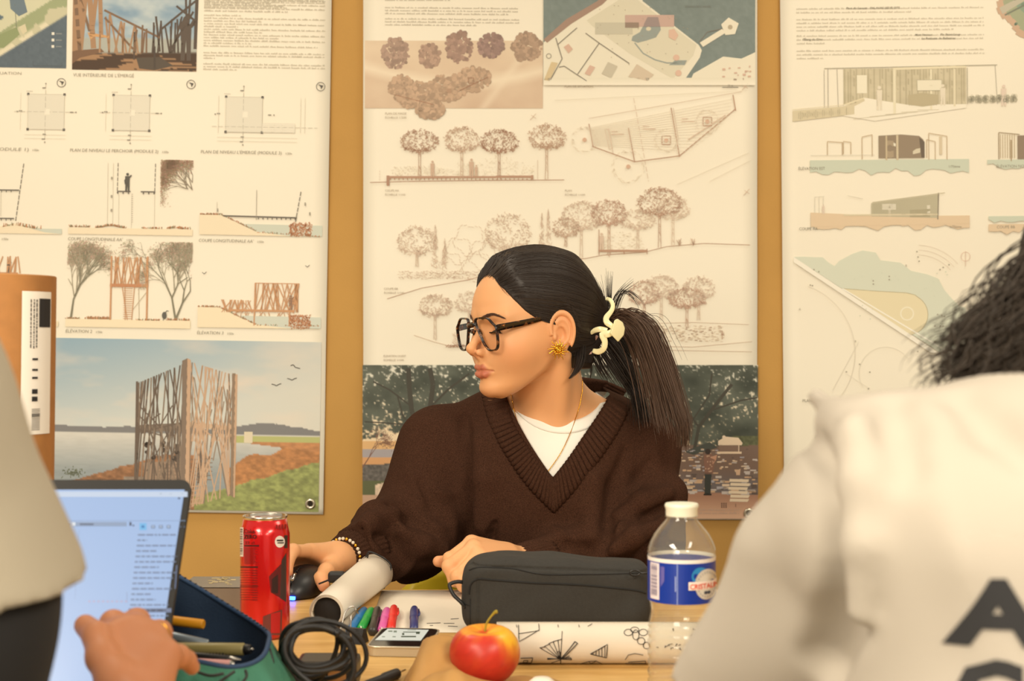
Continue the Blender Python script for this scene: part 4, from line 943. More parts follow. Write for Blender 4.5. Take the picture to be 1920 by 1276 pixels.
# ------------------------------------------------------------------ the seated woman
HC = np.array((0.032, 2.16, 1.113), dtype=np.float32)          # head centre, at eye height between the ears
HR = (rotm('Z', -60) @ rotm('X', 1.0)).astype(np.float32)        # head turned to her right, body to the lens
def h2w(p): return A3(p) @ HR.T+HC                             # head-local (x her left, -y face, z up) -> room
def w2h(P): return (P-HC) @ HR
_z = np.array([-.108, -.101, -.094, -.087, -.080, -.073, -.063, -.054, -.046, -.036, -.02, 0, .012, .022, .04, .06, .08, .10])
_yf = np.array([-.056, -.076, -.0860, -.0875, -.0855, -.0868, -.0905, -.0935, -.0932, -.0905, -.087, -.0860, -.0895, -.0915, -.0910, -.0845, -.0700, -.045])
_wz = np.array([-.108, -.101, -.094, -.087, -.078, -.065, -.05, -.035, -.02, 0, .02, .05, .08, .10])
_w = np.array([.014, .022, .0295, .0365, .0435, .0510, .0565, .0610, .0650, .0680, .0695, .068, .056, .040])
_yb = np.array([-.055, -.045, -.032, -.022, -.010, .005, .02, .04, .05, .06, .07, .07, .06, .05])
_yc = np.array([-.062, -.060, -.053, -.046, -.036, -.022, -.013, -.008, -.005, 0, 0, 0, 0, 0])
def _dense(zs, vs):
    g = np.linspace(-.14, .13, 541); v = np.interp(g, zs, vs); k = np.exp(-.5*(np.arange(-14, 15)/5.0)**2); k /= k.sum()
    return np.convolve(np.pad(v, 14, mode='edge'), k, mode='valid')
_g = np.linspace(-.14, .13, 541); _Yf, _W, _Yb, _Yc = _dense(_z, _yf), _dense(_wz, _w), _dense(_wz, _yb), _dense(_wz, _yc)
def head_base(q):
    x, y, z = q[:, 0], q[:, 1], q[:, 2]
    yf = np.interp(z, _g, _Yf); wd = np.interp(z, _g, _W); yb = np.interp(z, _g, _Yb); yc = np.interp(z, _g, _Yc)
    dy = y-yc; ay = np.where(dy < 0, yc-yf, yb-yc); p = 2.15
    g = ((np.abs(x)/wd)**p+(np.abs(dy)/ay)**p)**(1/p); rr = np.sqrt(x*x+dy*dy)
    d = np.where(g > 1e-5, rr*(1-1/np.maximum(g, 1e-5)), -0.05)
    d = np.maximum(d, -0.06)
    d = smax(d, -(z+.1055), .012); d = smax(d, z-.09, .02)
    return d.astype(np.float32)
def cranium(q): return s_ell(q, (0, .006, .022), (.0725, .0965, .0885))
LIPS_U = [(-.0250, -.0780, -.0632), (-.0100, -.0925, -.0584), (0, -.0938, -.0592), (.0100, -.0925, -.0584), (.0250, -.0780, -.0632)]
LIPS_L = [(-.0240, -.0785, -.0640), (-.010, -.0905, -.0682), (0, -.0925, -.0690), (.010, -.0905, -.0682), (.0240, -.0785, -.0640)]
def lips(q): return np.minimum(s_chain(q, LIPS_U, [.0012, .0034, .0032, .0034, .0012], .003), s_chain(q, LIPS_L, [.0012, .0046, .0050, .0046, .0012], .003))
def ear(q, sgn):
    o = A3((.0770*sgn, .004, -.006)); u = A3((.40*sgn, .90, .12)); u /= np.linalg.norm(u); v = A3((0.04*sgn, -.16, .98)); v = v-u*(v @ u); v /= np.linalg.norm(v)
    n = np.cross(u, v)*1.0
    if n[0]*sgn < 0: n = -n
    r = q-o; a, b, c = r @ u, r @ v, r @ n
    Q = np.stack((a, b, c), 1)
    k = np.sqrt((a/(.0172*(1+.10*np.clip(b/.028, -1, 1))))**2+(b/.0275)**2)
    plate = s_ell(Q, (0, 0, -.0005), (.0165, .0265, .0042))
    plate = smin(plate, s_ell(Q, (-.0045, -.0245, .0005), (.0088, .0095, .0042)), .005)
    th = np.arctan2(b, a)
    keep = np.where((th < -1.2) & (th > -2.9), .006, 0)
    ring = np.sqrt(((k-1)*.019)**2+((c-.0035)/1.1)**2)-.0030+keep
    anti = np.sqrt(((k-.62)*.018)**2+((c-.0028)/1.0)**2)-.0020+np.where((th > 2.2) | (th < -1.6), .006, 0)
    d = smin(plate, ring, .0025); d = smin(d, anti, .0025)
    d = smax(d, -s_ell(Q, (-.0032, -.0045, .0055), (.0084, .0118, .0100)), .003)
    d = smin(d, s_ell(Q, (-.0125, -.0075, .0030), (.0032, .0050, .0036)), .003)
    return smin(d, s_ell(Q, (-.010, -.002, -.009), (.010, .020, .009)), .006)
def head_sdf(q):
    d = smin(head_base(q), cranium(q), .022)
    ax = np.abs(q[:, 0]); m = np.stack((ax, q[:, 1], q[:, 2]), 1)          # mirrored half
    d = smin(d, s_ell(m, (.040, -.055, -.030), (.0225, .0245, .024)), .030)
    d = smin(d, s_cone(m, (.012, -.0850, .0150), (.046, -.0700, .0175), .0075, .0070), .014)
    d = smax(d, -s_ell(m, (.0325, -.0965, .000), (.0190, .0165, .0115)), .012)
    lid = s_sphere(m, (.0320, -.0700, -.0015), .0134)
    d = smin(d, lid, .004)
    d = smax(d, -s_ell(m, (.0325, -.0860, -.0062), (.0115, .009, .0021)), .0012)
    nose = smin(s_cone(q, (0, -.0845, .004), (0, -.1060, -.0285), .0056, .0062), s_sphere(q, (0, -.1082, -.0305), .0068), .005)
    nose = smin(nose, s_ell(m, (.0108, -.0965, -.0362), (.0055, .0086, .0058)), .005)
    nose = smin(nose, s_cone(q, (0, -.1060, -.0345), (0, -.0935, -.0430), .0044, .0042), .004)
    d = smin(d, nose, .0075)
    d = smax(d, -s_ell(m, (.0060, -.1005, -.0425), (.0028, .0050, .0024)), .002)
    d = smin(d, lips(q), .0065)
    d = smax(d, -s_chain(q, [(-.0250, -.0825, -.0634), (-.011, -.0965, -.0634), (0, -.0985, -.0640), (.011, -.0965, -.0634), (.0250, -.0825, -.0634)], [.0012, .0019, .0020, .0019, .0012], .002), .0016)
    d = smin(d, s_ell(q, (0, -.0765, -.0905), (.0150, .0112, .0125)), .014)
    d = smax(d, -s_cone(q, (0, -.1015, -.0495), (0, -.1010, -.0525), .0022, .0024), .004)
    return smin(smin(d, ear(q, 1), .003), ear(q, -1), .003)
NECK_A, NECK_B = (.052, 2.187, 1.055), (.064, 2.238, .965)
def neck_sdf(P):
    d = s_cone(P, NECK_A, NECK_B, .0515, .057)
    e = h2w((.050, .022, -.045)); d = smin(d, s_cone(P, e, (.070, 2.176, .968), .012, .010), .022)
    d = smin(d, s_cone(P, (.070, 2.25, 1.0), (.155, 2.262, .958), .040, .030), .03)
    return smin(d, s_cone(P, (.060, 2.25, 1.0), (-.05, 2.262, .958), .040, .030), .03)
TX = .045
def torso_sdf(P):
    """outside of the pullover's trunk"""
    d = s_box(P, (TX+.012, 2.275, .735), (.134, .108, .27), r=.09)
    for sg in (-1, 1): d = smin(d, s_cone(P, (TX+sg*.045, 2.268, .972), (TX+sg*.158, 2.262, .918), .050, .062), .05)
    d = smin(d, s_ell(P, (TX+.01, 2.205, .855), (.140, .082, .13)), .06)
    return d
def chest_sdf(P): return smax(torso_sdf(P)+.022, P[:, 2]-1.0, .03)
def skin_sdf(P): return smin(smin(head_sdf(w2h(P)), neck_sdf(P), .012), chest_sdf(P), .03)
# arms: her right arm (left in the photo) reaches for the mouse, her left lies along the table
RS, RE, RW = np.array((-.108, 2.262, .918)), np.array(px(772, 1000, 2.19)), np.array(px(664, 1040, 2.085))
LS, LE, LW = np.array((.196, 2.262, .918)), np.array(px(1192, 1004, 2.195)), np.array(px(990, 1057, 2.085))
def PX(l): return [np.array(px(*a)) for a in l]
HAND_R = dict(wrist=np.array(px(640, 1046, 2.05)), fingers=[PX([(584, 1033, 2.005), (549, 1032, 1.962), (540, 1054, 1.942), (540, 1071, 1.930)]), PX([(577, 1034, 2.022), (538, 1036, 1.985), (526, 1058, 1.965), (523, 1076, 1.952)]),
    PX([(578, 1042, 2.036), (541, 1046, 2.008), (524, 1064, 1.99), (520, 1080, 1.978)]), PX([(584, 1052, 2.047), (556, 1058, 2.028), (540, 1072, 2.014), (536, 1084, 2.005)])],
    thumb=PX([(626, 1060, 2.022), (612, 1070, 1.985), (602, 1084, 1.962), (607, 1098, 1.946)]))
HAND_L = dict(wrist=np.array(px(962, 1049, 2.066)), fingers=[PX([(884, 1017, 2.015), (843, 1047, 1.985), (848, 1072, 1.98), (862, 1084, 1.99)]), PX([(888, 1026, 1.995), (842, 1061, 1.964), (851, 1088, 1.962), (866, 1096, 1.975)]),
    PX([(896, 1040, 1.980), (858, 1080, 1.952), (868, 1099, 1.952), (882, 1103, 1.966)]), PX([(908, 1054, 1.968), (874, 1090, 1.945), (884, 1103, 1.947), (896, 1105, 1.96)])],
    thumb=PX([(925, 1062, 2.03), (880, 1058, 2.03), (843, 1053, 2.015), (822, 1052, 2.008)]))
def hand_sdf(P, H, arm, s=1.0):
    d = s_cone(P, arm, H['wrist'], .026*s, .0215*s)
    fr = [(.0098, .0088, .0078, .0068), (.0100, .0090, .0080, .0070), (.0095, .0086, .0076, .0066), (.0085, .0076, .0067, .0058)]
    for i, f in enumerate(H['fingers']):
        b = H['wrist']+(f[0]-H['wrist'])*.25
        palm = s_cone(P, b, f[0], .0165*s, .0110*s)
        d = smin(d, palm, .014*s)
    for i, f in enumerate(H['fingers']):
        fin = s_chain(P, f, [r*s for r in fr[i]], .0030*s)
        fin = smin(fin, s_sphere(P, f[1], .0094*s*fr[i][1]/.0088), .004*s)
        d = smin(d, fin, .0045*s)
    t = H['thumb']; th = s_chain(P, t, [.0125*s, .0112*s, .0098*s, .0080*s], .004*s)
    d = smin(d, th, .007*s)
    return smin(d, s_cone(P, H['wrist']+(t[0]-H['wrist'])*.2, t[0], .017*s, .0125*s), .012*s)
def hand_box(H, m=.03):
    pts = np.array([H['wrist']]+[p for f in H['fingers'] for p in f]+list(H['thumb'])); return pts.min(0)-m, pts.max(0)+m
SKIN = np.array(lin((222, 165, 116))); SKIN_RED = np.array(lin((212, 136, 96))); LIPC = np.array(lin((186, 110, 84)))
def head_cols(V):
    q = w2h(V); m = np.stack((np.abs(q[:, 0]), q[:, 1], q[:, 2]), 1)
    c = np.repeat(SKIN[None], len(V), 0)
    t = .45*gauss(m, (.045, -.062, -.034), (.026, .03, .020))+.40*gauss(m, (.0, -.108, -.040), (.016, .016, .010))+.5*gauss(m, (.075, .02, .012), (.018, .03, .03))+.25*gauss(m, (0, -.09, -.1), (.02, .02, .014))
    c = c*(1-t[:, None])+SKIN_RED*t[:, None]
    l = np.clip(1-(lips(q)-.0004)/.0016, 0, 1)*np.clip((-.072-q[:, 1])/.006, 0, 1)
    c = c*(1-l[:, None])+LIPC*l[:, None]
    for mp in ((.040, -.068, -.064), (.046, -.028, -.098)):
        k = np.exp(-((q-A3(mp))**2).sum(1)/(.0015**2)); c = c*(1-.75*k[:, None])
    return c
def hand_cols(V, H):
    c = np.repeat(SKIN[None], len(V), 0); t = np.zeros(len(V))
    for f in H['fingers']+[H['thumb']]:
        t = np.maximum(t, .6*np.exp(-((V-f[3])**2).sum(1)/.012**2)); t = np.maximum(t, .35*np.exp(-((V-f[1])**2).sum(1)/.008**2))
    return c*(1-t[:, None])+SKIN_RED*t[:, None]

M_skin = mat('warm_skin', (216, 160, 120), 0.48, spec=0.35, attr='Col', sss=0.12, bump=(900, 0.05))
M_sweater = mat('dark_brown_wool', (64, 42, 31), 0.95, spec=0.06, bump=(900, 0.6, 3), var=(620, 0.5), sheen=0.06)
M_tee = mat('white_cotton', (236, 232, 222), 0.85, spec=0.2, bump=(700, 0.12))
M_hair = mat('dark_brown_hair', (40, 31, 25), 0.48, spec=0.4)
M_hair2 = mat('brown_hair_lengths', (82, 59, 43), 0.48, spec=0.4)
M_trouser = mat('black_trousers', (30, 27, 26), 0.9)

woman = empty('person'); tag(woman, 'seated woman in a dark brown V-neck pullover, head turned, hand on mouse', 'person')
V1, F1 = nets(skin_sdf, (-.115, 2.02, .926), (.190, 2.30, 1.225), .0015)
V2, F2 = nets(lambda P: smax(skin_sdf(P)+.022, P[:, 2]-.932, .001), (-.14, 2.12, .62), (.23, 2.40, .938), .007)
parts = [(V1, F1), (V2, F2)]; cols = [head_cols(V1), np.repeat(SKIN[None], len(V2), 0)]
for H, Wp, E, S_ in ((HAND_R, RW, RE, RS), (HAND_L, LW, LE, LS)):
    lo, hi = hand_box(H); v, f = nets(lambda P: hand_sdf(P, H, Wp), lo, hi, .0013); parts.append((v, f)); cols.append(hand_cols(v, H))
    fn = lambda P: s_chain(P, [H['wrist'], Wp, E, S_, (TX, 2.29, .88)], [.013, .018, .026, .032, .045], .02)
    pts = np.array([H['wrist'], Wp, E, S_, (TX, 2.29, .88)]); v, f = nets(fn, pts.min(0)-.06, pts.max(0)+.06, .008); parts.append((v, f)); cols.append(np.repeat(SKIN[None], len(v), 0))
VB, FB = join_vf(parts)
body = mesh_obj('body', VB, FB, M_skin, woman, smooth=True, cols=np.concatenate(cols))
# eyes, lashes, brows
M_eye = mat('eye', (226, 214, 200), 0.15); M_iris = mat('dark_iris', (34, 22, 15), 0.12); M_lash = mat('lash', (22, 16, 13), 0.6); M_brow = mat('brow_hair', (84, 56, 40), 0.8)
for sg in (-1, 1):
    e = MB().lathe([(.0118*math.sin(a), .0118*math.cos(a)) for a in np.linspace(0.001, math.pi-.001, 18)], 24, Matrix.Translation(h2w((sg*.0320, -.0700, -.0015)).tolist()))
    eo = e.build('eyeball', M_eye, body, smooth=True)
    dr = HR @ A3((0.05, -.90, -.43)); c = h2w((sg*.0320, -.0700, -.0015))
    q = Vector(dr.tolist()).to_track_quat('Z', 'Y').to_matrix().to_4x4(); q.translation = Vector(c.tolist())
    MB().lathe([(.0118*math.sin(a)*1.004, .0118*math.cos(a)*1.004) for a in np.linspace(0.001, .50, 8)], 20, q, cap=False).build('iris', M_iris, body, smooth=True)
    lb = MB(); rnd = random.Random(3+sg)
    for k in range(42):
        t = k/41; x = sg*(.0215+.0215*t); z = -.0040-.0020*(2*t-1)**2+.0004; y = -.0838+.0105*(t-.42)**2*4*.8
        a = h2w((x, y, z)); b = h2w((x+sg*.003*(t-.3), y-.0060, z-.0030)); cc = h2w((x+sg*.0045*(t-.3), y-.0085, z-.0022))
        lb.tube([a, b, cc], [.00045, .0003, .0001], 4)
    lb.build('eyelashes', M_lash, body)
    bb = MB()
    tt = np.linspace(0, 1, 26); row = []
    for t in tt:
        x = sg*(.0130+.043*t); zc = .0140+.0062*math.sin(min(t/.66, 1)*math.pi*.5)-.0062*(max(0, t-.5)/.5)**1.6; wd = .0024*(1-t)**.6*min(1, .55+t*4)+.0002
        row += [(x, -.17, zc+wd*k) for k in (-1, -.5, 0, .5, 1)]
    fwd = HR @ A3((-sg*.35, .94, 0))
    RW_ = shoot_many(skin_sdf, np.array([h2w((p[0]+sg*.028, p[1], p[2])) for p in row]), fwd, .2, .0008)
    bb.sheet([[Vector(RW_[i*5+k].tolist()) for k in range(5)] for i in range(26)])
    st_a, st_b = [], []
    for k in range(150):
        t = rnd.random()**0.9; x = sg*(.0130+.042*t); zc = .0140+.0062*math.sin(min(t/.66, 1)*math.pi*.5)-.0062*(max(0, t-.5)/.5)**1.6; wd = .0025*(1-t)**.6+.0004; z = zc+rnd.uniform(-wd, wd)
        st_a.append((x+sg*.028, -.17, z)); st_b.append((x+sg*.033, -.17, z+.0022*(.75-t*1.2)))
    P0 = shoot_many(skin_sdf, np.array([h2w(p) for p in st_a]), fwd, .2, .0008); P1 = shoot_many(skin_sdf, np.array([h2w(p) for p in st_b]), fwd, .2, .0014)
    for a, b in zip(P0, P1): bb.tube([a, (a+b)/2, b], [.00026, .00024, .00008], 4)
    bb.build('eyebrow', M_brow, body)

# ---- clothes
def sleeve_sdf(P, S_, E, Wp, r, seed):
    d = s_chain(P, [S_, E, Wp], r, .05)
    ax = Wp-E; L = np.linalg.norm(ax); ax = ax/L; t = (P-A3(E)) @ A3(ax); u = (P-A3(S_)) @ A3((E-S_)/np.linalg.norm(E-S_)); LU = np.linalg.norm(E-S_)
    nz = noise3(P, 22, seed)
    m1 = np.exp(-((t/L-.42)/.40)**2); m2 = np.exp(-((u/LU-.85)/.32)**2)*.8
    n2 = noise3(P, 34, seed+20)
    r1 = (1-np.abs(np.sin(t*44+1.5*nz+1.2*n2)))**2.5; r2 = (1-np.abs(np.sin(u*34+1.4*nz+1.3*n2+.8)))**2.5
    return d-.013*m1*(r1-.25)-.011*m2*(r2-.25)-.004*nz
def sweater_solid(P):
    d = torso_sdf(P)-.0025*noise3(P, 17, 5)
    d = smin(d, sleeve_sdf(P, RS, RE, RW, [.070, .061, .042], 1), .014)
    d = smin(d, sleeve_sdf(P, LS, LE, LW, [.070, .068, .030], 2), .016)
    # big soft folds that the photo shows: over both elbows and from the right armpit
    d = smin(d, s_chain(P, PX([(742, 952, 2.165), (705, 972, 2.12), (688, 1004, 2.09)]), [.020, .024, .018], .02), .020)
    d = smin(d, s_chain(P, PX([(846, 985, 2.17), (798, 1022, 2.14), (742, 1048, 2.12)]), [.016, .026, .024], .02), .030)
    d = smin(d, s_chain(P, PX([(1262, 922, 2.20), (1205, 945, 2.155), (1150, 965, 2.15)]), [.022, .018, .010], .02), .020)
    d = smin(d, s_chain(P, PX([(1225, 985, 2.14), (1165, 1012, 2.10), (1135, 1030, 2.09)]), [.024, .024, .016], .02), .024)
    return smax(d, .56-P[:, 2], .01)
sweater_base = sweater_solid
# creases (-) and rolls (+) of the cloth, laid on its surface: photo pixels, radii, sharpness
FOLDS = [(-1, [(866, 786), (876, 850), (884, 920), (886, 985), (880, 1012)], [.004, .009, .013, .014, .012], .014), (-1, [(735, 946), (770, 970), (815, 998)], [.004, .008, .004], .010), (-1, [(696, 984), (738, 1010), (766, 1046)], [.004, .009, .005], .010),
    (-1, [(790, 905), (812, 950), (850, 985)], [.003, .007, .005], .014), (-1, [(1178, 850), (1150, 915), (1134, 972), (1128, 1006)], [.003, .008, .011, .010], .014), (-1, [(1264, 948), (1214, 960), (1166, 984), (1142, 1006)], [.005, .010, .009, .005], .010),
    (-1, [(1248, 1002), (1212, 1012), (1192, 1040)], [.004, .009, .005], .010), (-1, [(975, 1012), (1040, 1015), (1096, 1016), (1136, 1004)], [.006, .009, .010, .008], .010), (-1, [(1228, 868), (1205, 900), (1180, 925)], [.003, .006, .003], .012),
    (1, [(744, 958), (702, 970), (678, 992), (668, 1020)], [.006, .010, .010, .006], .012), (1, [(758, 990), (798, 1018), (832, 1030)], [.005, .010, .006], .014), (1, [(1258, 926), (1204, 940), (1160, 966)], [.006, .010, .006], .014),
    (1, [(1228, 984), (1182, 998), (1150, 1018)], [.006, .011, .007], .014), (1, [(902, 830), (908, 900), (906, 985)], [.005, .009, .009], .030), (1, [(1112, 900), (1106, 950), (1104, 1000)], [.004, .008, .006], .030)]
_fp = [[Vector((px(x, y, 2.13).x, 1.95, px(x, y, 2.13).z)) for x, y in f_[1]] for f_ in FOLDS]
_fh = shoot_many(sweater_base, [p for l in _fp for p in l], (0, 1, 0), .5); _i = 0; FOLD3 = []
for (sg, pth, rad, k), l in zip(FOLDS, _fp): rad = [r*1.3 for r in rad]; FOLD3.append((sg, [_fh[_i+j]+A3((0, -.002 if sg < 0 else 0, 0)) for j in range(len(l))], rad, k)); _i += len(l)
def sweater_solid(P):
    d = sweater_base(P)
    for sg, p3, rad, k in FOLD3:
        lo_ = np.min(p3, 0)-.06; hi_ = np.max(p3, 0)+.06; m_ = ((P > lo_) & (P < hi_)).all(1)
        if not m_.any(): continue
        c = s_chain(P[m_], p3, rad, .01); d[m_] = smin(d[m_], c, k) if sg > 0 else smax(d[m_], -c, k)
    return d
VT = px(1036, 893, 2.14); VL = px(946, 738, 2.17); VR = px(1163, 726, 2.2)
def vee(P):
    """negative inside the V opening (front view) """
    x, z = P[:, 0], P[:, 2]
    t = np.clip((z-VT.z)/(VL.z-VT.z), -.2, 2); u = np.clip((z-VT.z)/(VR.z-VT.z), -.2, 2)
    xl = VT.x+(VL.x-VT.x)*(t+.28*t*(1-t)); xr = VT.x+(VR.x-VT.x)*(u+.06*u*(1-u))
    return np.maximum(np.maximum((xl-x)*.85, (x-xr)*.80), P[:, 1]-2.34)
def sweater_sdf(P):
    d = sweater_solid(P); d = np.maximum(d, -(d+.011))
    d = smax(d, -vee(P), .003)
    for Wp, E in ((RW, RE), (LW, LE)):                          # open cuffs
        ax = (Wp-E)/np.linalg.norm(Wp-E); near = ((P-A3(Wp))**2).sum(1) < .09**2
        d = np.where(near, np.maximum(d, ((P-A3(Wp)) @ A3(ax))-.002), d)
    return d
v, f = nets(sweater_sdf, (-.33, 1.98, .55), (.31, 2.42, 1.06), .0034)
swt = mesh_obj('pullover', v, f, M_sweater, woman, smooth=True); swt['label'] = 'dark brown knitted V-neck pullover'
# ribbed neckband
INL = [(946, 738), (962, 790), (990, 835), (1014, 868), (1036, 893)]; OUL = [(902, 746), (922, 806), (955, 862), (992, 912), (1037, 957)]
INR = [(1036, 893), (1064, 858), (1098, 812), (1132, 768), (1163, 726)]; OUR = [(1037, 957), (1082, 910), (1128, 854), (1168, 800), (1203, 744)]
def band(inn, out_, n, m_=9):
    a = spline([(x, y, 0) for x, y in inn], n); b = spline([(x, y, 0) for x, y in out_], n)
    pts = [a[i].lerp(b[i], j/(m_-1)) for i in range(n) for j in range(m_)]
    H = shoot_many(sweater_base, [(px(p.x, p.y, 2.16).x, 2.0, px(p.x, p.y, 2.16).z) for p in pts], (0, 1, 0), .45); out = []
    for i in range(n):
        rr = []
        for j in range(m_):
            h = H[i*m_+j]; e = j/(m_-1)
            lift = .0052*min(1, math.sin(e*math.pi)*2.2)**.7+.0016*math.sin(i/n*2*math.pi*27)-(.004 if j in (0, m_-1) else 0)
            rr.append(Vector((h[0], h[1]-lift, h[2])))
        out.append(rr)
    return out
NB = 170
bl = band(INL, OUL, NB); br = band(INR, OUR, NB)
mb = MB(); mb.sheet(bl, flip=True); mb.sheet(br, flip=True)
# the band goes on round the back of the neck
ring = []
for k in range(40):
    t = k/39; a = math.pi*t
    c0 = bl[0]; c1 = br[-1]; row = []
    for j in range(9):
        A, B = c0[j], c1[j]; mid = (A+B)/2; row.append(A*(1-t)+B*t+Vector((0, 1, 0))*math.sin(a)*.105+Vector((0, 0, 1))*math.sin(a)*(.012-j*.002))
    ring.append(row)
mb.sheet(ring)
nbk = mb.build('ribbed_neckband', M_sweater, swt, smooth=True); solid(nbk, .004, 0); nbk['label'] = 'ribbed brown V neckband'
# ribbed cuffs
def cuff(Wp, E, r0, r1, L, name_n, out):
    ax = Vector((Wp-E).tolist()).normalized(); u = ax.orthogonal().normalized(); vv = ax.cross(u); c = Vector(Wp.tolist()); m_ = MB(); g = []
    for i in range(15):
        s_ = i/14; row = []
        for k in range(133):
            a = 2*math.pi*k/132; rr = (r0+(r1-r0)*s_)+.0011*math.sin(a*33)+.003*math.sin(s_*math.pi)
            row.append(c+ax*(-L*.55+L*s_)+(u*math.cos(a)+vv*math.sin(a))*rr)
        g.append(row)
    o = m_.sheet(g).build('ribbed_cuff', M_sweater, swt, smooth=True); solid(o, .005, -1); return o
cuff(RW, RE, .041, .031, .062, 0, 0); cuff(LW, LE, .031, .0275, .070, 0, 0)
# T-shirt under it
def tee_sdf(P):
    d = torso_sdf(P)+.0125; d = np.maximum(d, -(d+.0075)); d = np.maximum(d, sweater_solid(P)+.0095)
    c = np.sqrt(((P[:, 0]-.079)/.0735)**2+((P[:, 2]-1.032)/.0630)**2)-1
    c = np.maximum(c*.063, P[:, 1]-2.31); d = smax(d, -c, .001)
    return smax(np.maximum(d, P[:, 2]-1.045), .60-P[:, 2], .003)
v, f = nets(tee_sdf, (-.17, 2.08, .59), (.26, 2.40, 1.05), .0034)
tee = mesh_obj('t_shirt', v, f, M_tee, woman, smooth=True); tee['label'] = 'white round-neck T-shirt under the pullover'
ft = lambda P: torso_sdf(P)+.0125
g = []; st_ = []
for k in range(64):
    a = math.radians(196+148*k/63)
    for j in range(6): st_.append((.079+(.0735+.017*j/5)*math.cos(a), 2.02, 1.032+(.0630+.017*j/5)*math.sin(a)))
H_ = shoot_many(ft, st_, (0, 1, 0), .45)
for k in range(64): g.append([Vector((H_[k*6+j][0], H_[k*6+j][1]-.0012-.0016*math.sin(j/5*math.pi), H_[k*6+j][2])) for j in range(6)])
solid(MB().sheet(g).build('collar_rib', M_tee, tee, smooth=True), .002, 0)
# trousers and shoes under the table
HIP = (TX, 2.33, .53)
def trouser_sdf(P):
    d = s_ell(P, HIP, (.165, .13, .11))
    for sg in (-1, 1):
        d = smin(d, s_chain(P, [(TX+sg*.085, 2.30, .53), (TX+sg*.12, 1.88, .535), (TX+sg*.12, 1.93, .09)], [.085, .062, .045], .04), .05)
    return d
v, f = nets(trouser_sdf, (-.25, 1.78, .03), (.34, 2.50, .66), .012)
mesh_obj('trousers', v, f, M_trouser, woman, smooth=True)
M_shoe = mat('black_shoe', (28, 26, 26), 0.5)
for sg in (-1, 1):
    v, f = nets(lambda P: smax(s_chain(P, [(TX+sg*.12, 1.95, .05), (TX+sg*.13, 1.86, .045), (TX+sg*.135, 1.76, .034)], [.042, .043, .034], .02), .004-P[:, 2], .004), (TX+sg*.12-.08, 1.68, -.01), (TX+sg*.12+.1, 2.03, .12), .006)
    mesh_obj('shoe', v, f, M_shoe, woman, smooth=True)
# ---- hair: sleek cap pulled back to a clip, long tail over her left shoulder
_ht = np.array([0, 14, 31, 52, 65, 80, 92, 102, 112, 130, 181]); _hz = np.array([.080, .072, .0535, .022, .009, .004, .004, -.022, -.050, -.062, -.066])
def hairline(q):
    th = np.degrees(np.arctan2(np.abs(q[:, 0]), -q[:, 1])); return np.interp(th, _ht, _hz)
def cap_q(q):
    hb = smin(head_base(q), cranium(q), .022); hb = smin(hb, s_cone(q, (0, .045, -.02), (0, .050, -.055), .050, .046), .02)
    zh = hairline(q); t = np.clip((q[:, 2]-zh)/.045, 0, 1); t = t*t*(3-2*t)
    up = np.clip((q[:, 2]-.02)/.08, 0, 1)
    d = hb-(.0012+.0085*t+.005*up*t)+.0020*np.exp(-(q[:, 0]/.0025)**2)*np.clip((.02-q[:, 1])/.03, 0, 1)
    d = smin(d, s_ell(q, (.008, .100, .012), (.030, .022, .032)), .03)
    return d
def cap_sdf(P):
    q = w2h(P); return smax(cap_q(q), (hairline(q)-q[:, 2])*.55, .003)
v, f = nets(cap_sdf, (-.09, 2.02, 1.03), (.175, 2.32, 1.26), .0022)
hair = empty('hair'); hair.parent = woman; hair['label'] = 'sleek dark hair gathered in a loose long ponytail'
mesh_obj('hair_cap', v, f, M_hair, hair, smooth=True)
rs = np.random.RandomState(5)
PB = px(1148, 604, 2.205); PBq = w2h(np.array([list(PB)], dtype=np.float32))[0]
O_ = A3((0, .006, .018))
N = 2200
th = np.radians(rs.uniform(-150, 150, N)); fr = rs.uniform(0, 1, N)**1.3*.75; fr[:500] = rs.uniform(0, .04, 500)
st = np.stack((np.sin(th)*.075, -np.cos(th)*.09, np.zeros(N)), 1).astype(np.float32); st[:, 2] = hairline(st)+.003
d0 = st-O_; d0 /= np.linalg.norm(d0, axis=1)[:, None]; d1 = PBq+A3((0, .0, .0))-O_; d1 = d1/np.linalg.norm(d1)
om = np.arccos(np.clip(d0 @ d1, -1, 1)); T = 16; pts = []
for k in range(T):
    t = fr+(1-fr)*k/(T-1)*.98
    # strands from the brow sweep back and down over the ear before they turn to the clip
    dd = (np.sin((1-t)*om)[:, None]*d0+np.sin(t*om)[:, None]*d1)/np.sin(om)[:, None]
    dd = dd+A3((0, 0, -.10))*np.sin(t*math.pi)[:, None]*np.clip(np.abs(np.sin(th)), 0, 1)[:, None]*(np.cos(th) > -.1)[:, None]
    dd /= np.linalg.norm(dd, axis=1)[:, None]; q = O_+dd*.105
    for _ in range(5):
        e = .0015; g = np.stack([cap_q(q+A3(a)*e)-cap_q(q-A3(a)*e) for a in ((1, 0, 0), (0, 1, 0), (0, 0, 1))], 1); g /= np.linalg.norm(g, axis=1)[:, None]+1e-9
        q = q-g*(cap_q(q)-.0004)[:, None]*.9
    pts.append(h2w(q))
pts = np.stack(pts, 1)
mb = MB()
for i in range(N): r = rs.uniform(.0003, .00062); mb.tube([Vector(p) for p in pts[i].tolist()], [r*.4]+[r]*(T-2)+[r*.6], 4, cap=False)
sc_o = mb.build('combed_strands', M_hair, hair, smooth=True)
